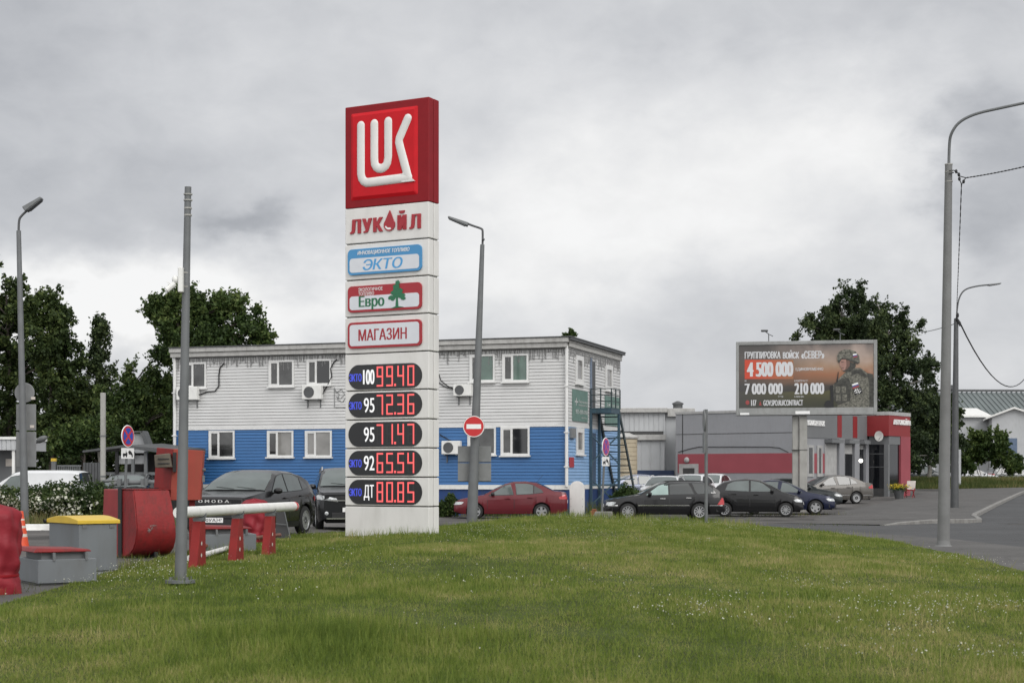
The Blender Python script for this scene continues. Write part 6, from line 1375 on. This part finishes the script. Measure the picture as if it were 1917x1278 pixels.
PT = dict(red=paint('dark red car paint', (.12,.016,.022), .1, .3, .2), black=paint('black car paint', (.010,.010,.011), 0, .25, .15), black2=paint('black charcoal car paint', (.009,.009,.010), 0, .28, .15), grey=paint('graphite car paint', (.018,.019,.021), .2, .26), navy=paint('navy car paint', (.010,.014,.038), .2, .3),
          white=paint('white car paint', (.62,.63,.64), 0, .3), silver=paint('beige silver car paint', (.105,.098,.09), .2, .36), blue=paint('pale blue grey car paint', (.22,.24,.31), .4, .3), dark=paint('dark green grey car paint', (.035,.04,.042), .3, .3))
c = park(957, 61)
car('sedan', 'dark red sedan parked along the blue plinth behind the lawn', 'car', PT['red'], c+Vector((0,0,-.02)), R(-2), glass=['glass_pale','glass_pale','glass'], mirror='trim', antenna=True, spokes=5, spw=(.06,.035), scale=1.0)
c = park(1241, 59.5); car('wagon', 'black estate car with chrome side strip behind the arched marker', 'car', PT['black2'], c, R(1), glass=['glass_lit','glass','glass'], wtrim='trim', handle='chrome', rails='trim', strip=.53, bumper='trim', spokes=10, spw=(.022,.014), tlp=[(4.20,.57),(4.47,.57),(4.47,.78),(4.38,.84)], mirror='trim')
c = park(1416, 63.6); car('hatch', 'black rounded hatchback parked behind the black estate car', 'car', PT['black'], c, R(180-9), glass=['glass_pale','glass_pale'], spokes=10, spw=(.020,.014), mirror='trim', scale=1.0)
c = park(1463, 66.8); car('sedan', 'dark navy sedan with star alloy wheel beside the black hatchback', 'car', PT['navy'], c, R(180-6), glass=['glass_pale','glass_pale'], spokes=5, spw=(.045,.055), bumper='dark_b' if 'dark_b' in MT else 'trim')
c = park(1487, 74); car('sedan', 'dark sedan parked between the navy sedan and the billboard column', 'car', PT['dark'], c, R(180-8), glass=['glass','glass'], spokes=7)
c = park(1549, 81); car('sedan', 'beige silver sedan parked in front of the garage bays', 'car', PT['silver'], c, R(14), wsg='glass', glass=['glass','glass'], spokes=12, spw=(.03,.03), strip=.42, bumper='trim', scale=1.02)
# two crossovers by the pylon
p = P(430, 960, 38.4); fw = R(90-14)
car('suv', 'black crossover with lettered bonnet facing the barrier posts', 'car', PT['black'], Vector((-6.38, 38.3, gz(-6.4,38.3))), fw, glass=['glass_pale','glass_pale','glass'], clad=True, grille=True, plate=('70УА', '147'), letters='OMODA', spokes=10, spw=(.04,.03), rim='alloy', wsg='glass_pale')
p = P(652, 960, 45.2); car('suv', 'dark grey crossover with silver roof rails half hidden by the pylon', 'car', PT['grey'], Vector((p.x, p.y, gz(p.x,p.y))), R(90+9), glass=['glass_pale']*3, clad=True, rails='chrome', fog=True, front_lamps=True, spokes=5, scale=1.08)
# white row and blue car behind the estate
c = park(1244, 73.5); car('suv', 'white crossover nearest the weeds behind the black estate car', 'car', PT['white'], c, R(90-16), glass=['glass_pale','glass'], rails='white_paint', front_lamps=True, spokes=5, scale=.955)
c = park(1292, 78.5); car('suv', 'white crossover in the middle of the white row by the garage door', 'car', PT['white'], c, R(90-20), glass=['glass'], spokes=5, scale=.965)
c = park(1330, 82.5); car('hatch', 'white hatchback farthest along the white row behind the edge-on signs', 'car', PT['white'], c, R(90-22), glass=['glass'], spokes=5, scale=1.0)
c = park(1178, 80); car('hatch', 'pale blue grey hatchback half hidden behind the fire stair foot', 'car', PT['blue'], c, R(12), glass=['glass','glass_pale'], spokes=5, scale=1.0)
# far cars above the weedy bank
def far(px, d, zr): p = P(px, 880, d); return Vector((p.x, p.y, p.z-zr))
c = far(1724, 148, 1.60); c.z = P(0,869,148).z-1.82; car('van', 'dark van parked beyond the red garage corner', 'van', PT['dark'], c, R(183), name='parked_van', glass=['glass_pale'])
c = far(1826, 150, 1.5); c.z = P(0,877,150).z-1.465; car('wagon', 'silver estate car above the weedy bank', 'car', paint('light silver car paint', (.20,.205,.22), .4), c, R(186), glass=['glass']*3)
c = far(1890, 152, 1.6); c.z = P(0,874,152).z-1.62; car('suv', 'grey crossover above the weedy bank by the blue gate', 'car', paint('light grey car paint', (.17,.175,.175), .3), c, R(186), glass=['glass']*3, rails='trim')
# left: van behind the flowers and a dark car behind the pipes
c = park(64, 60); c.z = P(0,879.5,60).z-1.82; car('van', 'white panel van behind the flowering shrubs', 'van', PT['white'], c+Vector((-.1,0,0)), R(-4), name='parked_van', glass=['glass_pale'])
c = park(240, 60); c.z = P(0,885,60).z-1.66; car('suv', 'dark car with roof rails behind the pipe barrier', 'car', PT['dark'], c, R(90+4), rails='galv', glass=['glass'], scale=1.0)
# ------------------------------------------------------------------ vegetation
rng = np.random.default_rng(11)
FM = dict(
    dark=foliage_mat('dark tree leaves', (.020,.036,.010), (.060,.090,.026), (.11,.145,.042)),
    mid=foliage_mat('mid green leaves', (.024,.046,.012), (.072,.112,.030), (.13,.17,.05)),
    birch=foliage_mat('birch leaves', (.019,.033,.013), (.054,.080,.030), (.095,.125,.045)),
    bush=foliage_mat('bush leaves', (.025,.05,.012), (.075,.115,.028), (.12,.16,.045)))
def crown_points(lobes, nclump, nleaf, rng, spread=.42, drop=0.):
    """leaf positions: clumps spread through each lobe, denser towards its outside"""
    big = list(lobes); lobes = [(l[0], l[1], l[2], l[3]*.80, l[4]*.80, l[5]*.80) for l in big]
    for l in big:        # smaller boughs break the outline
        for _ in range(5):
            u = rng.normal(size=3); u[2] = u[2]*.8+.25; u /= np.linalg.norm(u); k_ = rng.uniform(.75,1.02); q = rng.uniform(.22,.42)
            lobes.append((l[0]+u[0]*l[3]*k_, l[1]+u[1]*l[4]*k_, l[2]+u[2]*l[5]*k_, l[3]*q, l[4]*q, l[5]*q*1.1))
    vol = np.array([l[3]*l[4]*l[5] for l in lobes])**.75; vol /= vol.sum(); pts = []; cents = []
    for l, f in zip(lobes, vol):
        m = max(3, int(nclump*f)); d = rng.normal(size=(m,3)); d /= np.linalg.norm(d, axis=1, keepdims=True)
        rr = rng.uniform(size=(m,1))**(1/2.6)*rng.uniform(.75,1.06,size=(m,1)); c = np.array(l[:3])+d*rr*np.array(l[3:6]); cents.append(c)
        # each clump is a spray of leafy twigs growing outwards
        for cc, dd in zip(c, d):
            for _ in range(3):
                u = dd*.75+rng.normal(size=3)*.55+np.array([0,0,.25-.75*drop]); u /= np.linalg.norm(u); L_ = spread*rng.uniform(.9,3.0); k_ = int(nleaf*rng.uniform(.25,.5))
                tt = rng.uniform(size=(k_,1))**.8; w_ = spread*(.42-.30*tt)
                pts.append(cc-u*L_*.35+u*tt*L_+rng.normal(size=(k_,3))*w_)
    return np.concatenate(pts), np.concatenate(cents)
def tree(name, label, base, H, lobes, mat, nclump, nleaf, leaf, trunk_r, bark='bark', spread=.42, drop=0., nlimb=26, lean=0., group=None):
    t = thing(name, label, 'tree', base, 0, group)
    pts, cents = crown_points(lobes, nclump, nleaf, rng, spread, drop); pts = pts[pts[:,2] > .1]
    fast_mesh('crown', leaf_cloud(pts, leaf, rng, droop=.6*bool(drop)), 4, mat, t)
    mb = MB(); k = 7; top = Vector((lean*H, 0, H*.86)); axis = [Vector((lean*H*i/k+.12*math.sin(i*1.7), .1*math.cos(i*2.1), H*.86*i/k)) for i in range(k+1)]
    mb.tube(axis, [trunk_r*(1-.86*i/k) for i in range(k+1)], 10)
    for i in rng.choice(len(cents), min(nlimb, len(cents)), replace=False):
        c = Vector(cents[i]); f = max(.15, min(.9, (c.z-.9*math.hypot(c.x, c.y)*.6)/(H*.86))); a = axis[0].lerp(axis[-1], f); j = int(f*k); a = axis[j].lerp(axis[min(j+1,k)], f*k-j)
        m = a.lerp(c, .5)+Vector((0,0,.25)); mb.tube([a, m, c], [trunk_r*(1-.8*f)*.5, trunk_r*.22, .015], 6)
    mb.build('trunk', MT[bark], t, True, 60); return t
def lob(px, py, rx, ry, d, base, dy=0, deep=None):
    """crown lobe from its outline: centre, half width and half height, plus its own depth"""
    p = P(px, py, d)-base; s = d/F; return (p.x, p.y+dy, p.z, rx*s, deep or rx*s*.9, ry*s)
def tree_at(name, label, px, d, top, outline, mat, nclump, nleaf, leaf, tr, **k):
    b = P(px, 900, d); b.z = gz(b.x, b.y); H = P(px, top, d).z-b.z
    return tree(name, label, b, H, [lob(*o[:4], d, b, *(o[4:])) for o in outline], mat, nclump, nleaf, leaf, tr, **k)
G1 = 'trees behind the forecourt'
tree_at('broadleaf_tree', 'tallest dark broadleaf tree rising behind the sign plates and lamp', 15, 92, 490, [(10,610,70,105),(-40,700,90,110),(60,720,60,100),(5,800,90,80),(45,580,40,55),(-60,560,60,70)], FM['dark'], 330, 105, .23, .3, group=G1)
tree_at('broadleaf_tree', 'dark broadleaf tree with stepped crown right of the lamp pole', 95, 88, 535, [(95,640,45,80),(110,740,60,80),(80,590,28,42),(128,680,34,50),(90,830,70,60),(115,595,16,24)], FM['dark'], 270, 95, .22, .25, group=G1)
tree_at('birch_tree', 'slim pointed birch with open crown above the dark hedge of trees', 187, 90, 596, [(186,640,14,36),(190,690,26,40),(180,740,34,50),(192,800,42,50),(185,612,8,16)], FM['birch'], 170, 75, .18, .13, bark='birch_bark', spread=.36, group=G1)
tree_at('broadleaf_tree', 'bushy green tree between the birch and the blue office', 245, 84, 668, [(240,730,28,44),(265,790,60,60),(222,800,45,60),(292,720,26,40),(310,780,50,60),(306,672,16,22)], FM['mid'], 260, 90, .18, .2, group=G1)
tree_at('broadleaf_tree', 'round crowned tree rising behind the office roof beside the camera pole', 345, 80, 536, [(318,585,34,30),(345,560,34,22),(286,568,18,18),(330,630,34,30),(400,590,40,40),(430,572,30,22),(470,605,30,34),(415,640,50,24),(490,628,18,22),(375,640,40,30)], FM['mid'], 230, 85, .20, .28, group=G1)
tree_at('broadleaf_tree', 'low dark tree filling the gap behind the canopy shed', 190, 98, 740, [(150,810,60,60),(230,825,70,56),(300,825,60,56),(60,820,80,60),(170,850,60,32),(120,860,50,30),(150,885,80,32),(250,885,70,32),(330,880,50,32),(40,885,80,32)], FM['dark'], 420, 100, .22, .2, group=G1)
tree_at('broadleaf_tree', 'spreading low tree before the dark trees beside the thin grey post', 155, 72, 790, [(150,820,34,26),(175,805,22,18),(120,828,30,20),(196,812,14,18)], FM['mid'], 110, 80, .16, .12, group=G1, spread=.34)
G2 = 'birches behind the garage'
tree_at('birch_tree', 'tallest drooping birch behind the billboard lamps', 1582, 122, 512, [(1580,565,34,52),(1585,630,56,62),(1560,640,54,50),(1520,612,26,36),(1595,700,70,70),(1545,605,34,40),(1606,600,34,50),(1620,660,50,60)], FM['birch'], 420, 80, .22, .26, bark='birch_bark', drop=1.0, spread=.42, group=G2)
tree_at('birch_tree', 'birch with rounded drooping crown next to the tall concrete pole', 1665, 118, 545, [(1652,592,32,46),(1680,640,52,64),(1702,625,30,42),(1660,690,70,80),(1718,690,36,58),(1690,770,66,70),(1640,760,60,60),(1700,840,60,50),(1640,650,44,60)], FM['birch'], 460, 80, .22, .26, bark='birch_bark', drop=1.0, spread=.42, group=G2)
tree_at('birch_tree', 'lower dark birch filling the space above the far van', 1738, 125, 660, [(1735,700,14,38),(1720,780,40,60),(1750,790,40,60),(1700,830,50,50),(1770,800,26,55),(1760,830,40,40)], FM['birch'], 340, 90, .22, .2, bark='birch_bark', drop=.6, spread=.42, group=G2)
def shrub(name, label, px, d, outline, mat, nclump, nleaf, leaf, spread=.28, z=None, group=None, cat='shrub'):
    b = P(px, 900, d); b.z = base_z(b.x, b.y) if z is None else z; t = thing(name, label, cat, b, 0, group)
    pts, cents = crown_points([lob(*o, d, b) for o in outline], nclump, nleaf, rng, spread); pts = pts[pts[:,2] > -.1]; fast_mesh('foliage', leaf_cloud(pts, leaf, rng), 4, mat, t)
    mb = MB()
    for i in rng.choice(len(cents), min(10, len(cents)), replace=False):
        c = Vector(cents[i]); mb.tube([(c.x*.25, c.y*.25, 0), (c.x*.8, c.y*.8, c.z*.5), c], [.03,.02,.008], 5)
    mb.build('stems', MT['bark'], t, True, 60); return t
shrub('bush', 'rounded green bush before the blue gate of the gabled hall', 1845, 132, [(1850,840,40,34),(1815,860,30,24),(1880,860,34,26),(1835,822,22,18),(1868,825,16,16),(1900,872,20,16)], FM['bush'], 260, 90, .22, z=1.0)
shrub('bush', 'dark low bush hugging the slim lamp pole and pale board', 1800, 140, [(1790,800,12,40),(1800,870,24,24),(1785,850,16,30)], FM['birch'], 90, 80, .22, z=1.0)
shrub('bush', 'green weed bush at the foot of the fire stair', 1178, 64, [(1178,938,28,24),(1160,945,16,20),(1195,950,20,16)], FM['mid'], 110, 90, .11, .2)
shrub('bush', 'small leafy weed against the dark blue plinth beside the pylon', 838, 62.5, [(838,948,16,18),(852,950,12,14),(828,960,10,10)], FM['mid'], 50, 70, .10, .16)
shrub('roof_sapling', 'tiny sapling growing on the office roof corner', 1068, 66, [(1068,620,2.5,9),(1060,627,5,3),(1075,627,4,3)], FM['mid'], 7, 16, .09, .07, z=7.3, cat='plant')
# flowering thicket along the forecourt
SH = [(-30,945,60,40),(30,950,50,32),(90,944,46,32),(140,938,40,34),(178,938,24,32),(200,950,22,32),(60,962,60,28),(150,965,40,24)]
b = P(90, 960, 47); b.z = gz(b.x, b.y)
pts, _ = crown_points([lob(*o, 47+1.0*(i % 3), b, 0, .8) for i, o in enumerate(SH)], 420, 110, rng, .24); pts = pts[pts[:,2] > 0]
fast_mesh('weed_thicket', leaf_cloud(pts, .085, rng), 4, foliage_mat('thicket leaves', (.022,.042,.012), (.065,.10,.028), (.12,.15,.045), scale=1.2)).location = b
o = COL.objects['weed_thicket']; tag(o, kind='stuff')
def heads(c, r, rng, n=5):
    """small flower heads: fans of petals facing up and out"""
    m = len(c); v = np.empty((m*2,4,3)); 
    for i in range(2):
        a = rng.normal(size=(m,3)); a[:,2] *= .5; a /= np.linalg.norm(a, axis=1, keepdims=True); bb_ = np.cross(a, rng.normal(size=(m,3))); bb_ /= np.linalg.norm(bb_, axis=1, keepdims=True); s = r*rng.uniform(.6,1.3,size=(m,1))
        v[i::2,0] = c-a*s; v[i::2,1] = c-bb_*s; v[i::2,2] = c+a*s; v[i::2,3] = c+bb_*s
    return v.reshape(-1,3)
fl = pts[(rng.uniform(size=len(pts)) < .10) & (pts[:,1] < .3)]
cl = np.sin(fl[:,0]*2.1)+np.sin(fl[:,0]*.9+fl[:,2]*3); fl = fl[cl+rng.normal(size=len(fl))*.6 > .5]
fl = fl[fl[:,2] < 1.35]; 
o = fast_mesh('white_wildflowers', heads(fl+[0,-.12,.03], .045, rng), 4, pmat('white petals', (.62,.62,.52), .7, var=.15)); o.location = b; tag(o, kind='stuff')
fl = pts[(rng.uniform(size=len(pts)) < .35) & (pts[:,0] < -.25) & (pts[:,1] < .4) & (pts[:,2] > .3)]
o = fast_mesh('wildflower_haze', heads(fl+[0,-.1,.02], .022, rng), 4, pmat('cream petals', (.42,.40,.30), .7, var=.2)); o.location = b; o.name = 'cream_wildflowers'; tag(o, kind='stuff')
# ------------------------------------------------------------------ grass
def vec_lerp(tab, y): return np.interp(y, [a for a, _ in tab], [b for _, b in tab])
def vgz(x, y):
    z = .0125*np.clip(np.minimum(y,190)-65, 0, None); t = np.clip((-2.5-x)/3,0,1); s = np.clip((52-y)/8,0,1); return z+.2*t*t*(3-2*t)*s*s*(3-2*s)
def vlawn(x, y):
    l, r = vec_lerp(LAWN_L, y), vec_lerp(LAWN_R, y); d = np.minimum(np.minimum(x-l, (r-x)*.5), LY1-y); t = np.clip(d/4.2,0,1); h = vec_lerp([(4,.12),(15,.2),(24,.34),(33,.36),(50,.37),(54,.3)], y)
    return vgz(x,y)+.03+h*t*t*(3-2*t)+(.03*np.sin(x*.9+y*.31)+.025*np.sin(x*.37-y*.7+1))*t
def blades(x, y, z, h, w, rng, lean=.5):
    n = len(x); a = rng.uniform(0, 2*np.pi, n); ca, sa = np.cos(a), np.sin(a); b = rng.uniform(0, 2*np.pi, n); l = np.abs(rng.normal(size=n))*lean*h
    v = np.empty((n,3,3)); v[:,0] = np.stack([x-ca*w/2, y-sa*w/2, z], 1); v[:,1] = np.stack([x+ca*w/2, y+sa*w/2, z], 1); v[:,2] = np.stack([x+np.cos(b)*l, y+np.sin(b)*l, z+h], 1)
    return v.reshape(-1,3)
def lawn_sample(n, y0, y1, p, rng):
    u = rng.uniform(size=n); y = (y0**(1-p)+u*(y1**(1-p)-y0**(1-p)))**(1/(1-p)) if p != 1 else y0*(y1/y0)**u
    l, r = np.maximum(vec_lerp(LAWN_L, y), -.36*y-.3), np.minimum(vec_lerp(LAWN_R, y), .36*y+.3); x = l+(r-l)*rng.uniform(size=n); return x, y
def patch(x, y, s, seed):
    r_ = np.random.default_rng(seed); v = 0
    for f in (1, 1.9, 3.7, 6.1): 
        a, b_, c_, d_ = r_.uniform(-1,1,4); v = v+np.sin((x*a+y*b_)*s*f*2+c_*9)*np.cos((x*b_-y*a)*s*f*2+d_*9)/f**.6
    return v
def mat_grass():
    m = bpy.data.materials.new('lawn grass'); m.use_nodes = True; t = m.node_tree; b = t.nodes['Principled BSDF']; tc = N(t, 'ShaderNodeTexCoord'); g = N(t, 'ShaderNodeNewGeometry')
    mp = N(t, 'ShaderNodeMapping'); mp.inputs['Scale'].default_value = (1,.6,0); Lk(t, tc.outputs['Object'], mp.inputs[0])
    n1 = N(t, 'ShaderNodeTexNoise'); n1.inputs['Scale'].default_value = .42; n1.inputs['Detail'].default_value = 5; n1.inputs['Roughness'].default_value = .6; Lk(t, mp.outputs[0], n1.inputs['Vector'])
    n2 = N(t, 'ShaderNodeTexNoise'); n2.inputs['Scale'].default_value = 1.7; n2.inputs['Detail'].default_value = 4; Lk(t, mp.outputs[0], n2.inputs['Vector'])
    a = M2(t, 'ADD', M2(t, 'ADD', M2(t, 'MULTIPLY', n1.outputs[0], .78), .115), M2(t, 'MULTIPLY', M2(t, 'SUBTRACT', n2.outputs[0], .5), .42)); a = M2(t, 'ADD', a, M2(t, 'MULTIPLY', M2(t, 'SUBTRACT', g.outputs['Random Per Island'], .5), .34))
    sp = N(t, 'ShaderNodeSeparateXYZ'); Lk(t, tc.outputs['Object'], sp.inputs[0])
    for gx, gy, rx, ry, w_ in ((3.6,27,3.2,6,.13),(-1.2,38,2.5,4,-.04),(4.5,15.5,2.0,2.5,.09),(-1.6,14.2,1.4,1.4,-.10),(-3.4,19,1.2,4,-.05)):   # drier and lusher parts of the lawn
        q1 = M2(t, 'DIVIDE', M2(t, 'SUBTRACT', sp.outputs[0], gx), rx); q2 = M2(t, 'DIVIDE', M2(t, 'SUBTRACT', sp.outputs[1], gy), ry)
        a = M2(t, 'ADD', a, M2(t, 'MULTIPLY', M2(t, 'EXPONENT', M2(t, 'MULTIPLY', M2(t, 'ADD', M2(t, 'MULTIPLY', q1, q1), M2(t, 'MULTIPLY', q2, q2)), -1)), w_))
    cr = N(t, 'ShaderNodeValToRGB'); e = cr.color_ramp.elements; e[0].position = .30; e[0].color = (.088,.130,.024,1); e[1].position = .80; e[1].color = (.42,.36,.17,1)
    for p_, c_ in ((.44,(.145,.205,.034)),(.56,(.205,.250,.052)),(.67,(.28,.285,.09))): q = e.new(p_); q.color = (*c_,1)
    Lk(t, a, cr.inputs[0]); Lk(t, cr.outputs[0], b.inputs['Base Color']); b.inputs['Roughness'].default_value = .55; b.inputs['Specular IOR Level'].default_value = .2
    tr = N(t, 'ShaderNodeBsdfTranslucent'); Lk(t, cr.outputs[0], tr.inputs[0]); mx = N(t, 'ShaderNodeMixShader'); mx.inputs[0].default_value = .35; Lk(t, b.outputs[0], mx.inputs[1]); Lk(t, tr.outputs[0], mx.inputs[2]); Lk(t, mx.outputs[0], t.nodes['Material Output'].inputs[0]); return m
GM = mat_grass()
n = 600000; x, y = lawn_sample(n, 9.5, 54.2, 1.15, rng)
hgt = (.060+.022*patch(x, y, .5, 4))*rng.uniform(.45,1.35,n)*(.55+.013*y); hgt = np.clip(hgt, .02, .14); wd = .0038+.00042*y
V = [blades(x, y, vlawn(x, y)-.01, hgt, wd, rng)]
n = 16000; x, y = lawn_sample(n, 10, 54.2, 1.2, rng); k = patch(x, y, .35, 8) > .1; x, y = x[k], y[k]; V.append(blades(x, y, vlawn(x, y), rng.uniform(.10,.26,len(x)), .0035+.00022*y, rng, .35))
n = 5000; y = rng.uniform(50, 54.25, n); x = rng.uniform(-1.4, 8, n); k = (x > vec_lerp(LAWN_L, y)) & (x < vec_lerp(LAWN_R, y)); x, y = x[k], y[k]; V.append(blades(x, y, vlawn(x, y)-.02, rng.uniform(.1,.36,len(x)), .02, rng, .3))
n = 9000; x = rng.normal(size=n)*.85-1.5; y = rng.normal(size=n)*.75+14.2; k = rng.uniform(size=n) < np.clip(.6+.5*patch(x, y, 1.2, 31), 0, 1); x, y = x[k], y[k]; V.append(blades(x, y, vlawn(x, y)-.01, rng.uniform(.08,.20,len(x)), .008, rng, .3))
# tufts round the pylon, posts and poles
for cx_, cy_, r_, m_ in ((-2.8,33.6,1.6,900),(-4.34,20.5,.25,160),(-6,24.7,.3,120),(-5.6,27.0,.3,120),(-5.2,28.5,.3,120),(2.1,49.5,.5,200),(6.3,51,.3,80)):
    x = cx_+rng.normal(size=m_)*r_*.6; y = cy_+rng.normal(size=m_)*r_*.5; V.append(blades(x, y, np.array([base_z(a, c) for a, c in zip(x, y)])-.01, rng.uniform(.08,.26,m_), .012, rng, .35))
tag(fast_mesh('lawn_grass', np.concatenate(V), 3, GM), kind='stuff')
n = 26000; x, y = lawn_sample(n, 12.5, 52, .7, rng); k = patch(x, y, .3, 21)+.5*patch(x, y, 1.1, 5)+rng.normal(size=n)*.5 > 1.05; x, y = x[k], y[k]
c = np.stack([x, y, vlawn(x, y)+rng.uniform(.07,.17,len(x))], 1); o = fast_mesh('clover_flowers', heads(c, .0075, rng), 4, pmat('clover heads', (.50,.50,.42), .8, var=.15)); tag(o, kind='stuff')
# tall dry grass on the bank and weeds at plinths and kerbs
BM_ = foliage_mat('bank grass', (.05,.075,.018), (.13,.145,.045), (.24,.19,.085), trans=.3, scale=.35)
n = 40000; x = rng.uniform(26.5, 48, n); y = rng.uniform(116, 128, n); z = np.array([bank_z(a, c) for a, c in zip(x[:0], y[:0])])
z = vgz(x, y)-.08+.03+.42*np.clip((y-116.5)/5,0,1)**2*(3-2*np.clip((y-116.5)/5,0,1))*np.clip((142-y)/14,0,1)*np.clip((x-27)/3,0,1)
V = [blades(x, y, z, rng.uniform(.15,.55,n), .05, rng, .35)]
def weeds(p0, p1, n, w, h, bw):
    t_ = rng.uniform(size=n); q = (patch(t_*30, t_*0, .3, 3) > -.3); t_ = t_[q]; x = p0[0]+(p1[0]-p0[0])*t_+rng.normal(size=len(t_))*w; y = p0[1]+(p1[1]-p0[1])*t_+rng.normal(size=len(t_))*w; V.append(blades(x, y, vgz(x, y)-.02, rng.uniform(.3,1,len(t_))*h, bw, rng, .5))
weeds((-2.3,64.6), (2.4,62.9), 900, .25, .6, .03); weeds((2.6,63), (6.5,68), 1200, .5, .8, .03); weeds((9.2,52.5), (12.6,51.9), 120, .15, .14, .02); weeds((8.5,64), (14,66), 500, .5, .25, .02); weeds((-17,46), (-9,43), 2500, .5, .6, .02); weeds((-8.4,22), (-6.3,30), 500, .2, .2, .012); weeds((-6.5,17), (-6.0,29), 900, .2, .18, .01)
tag(fast_mesh('tall_weeds', np.concatenate(V), 3, BM_), kind='stuff')
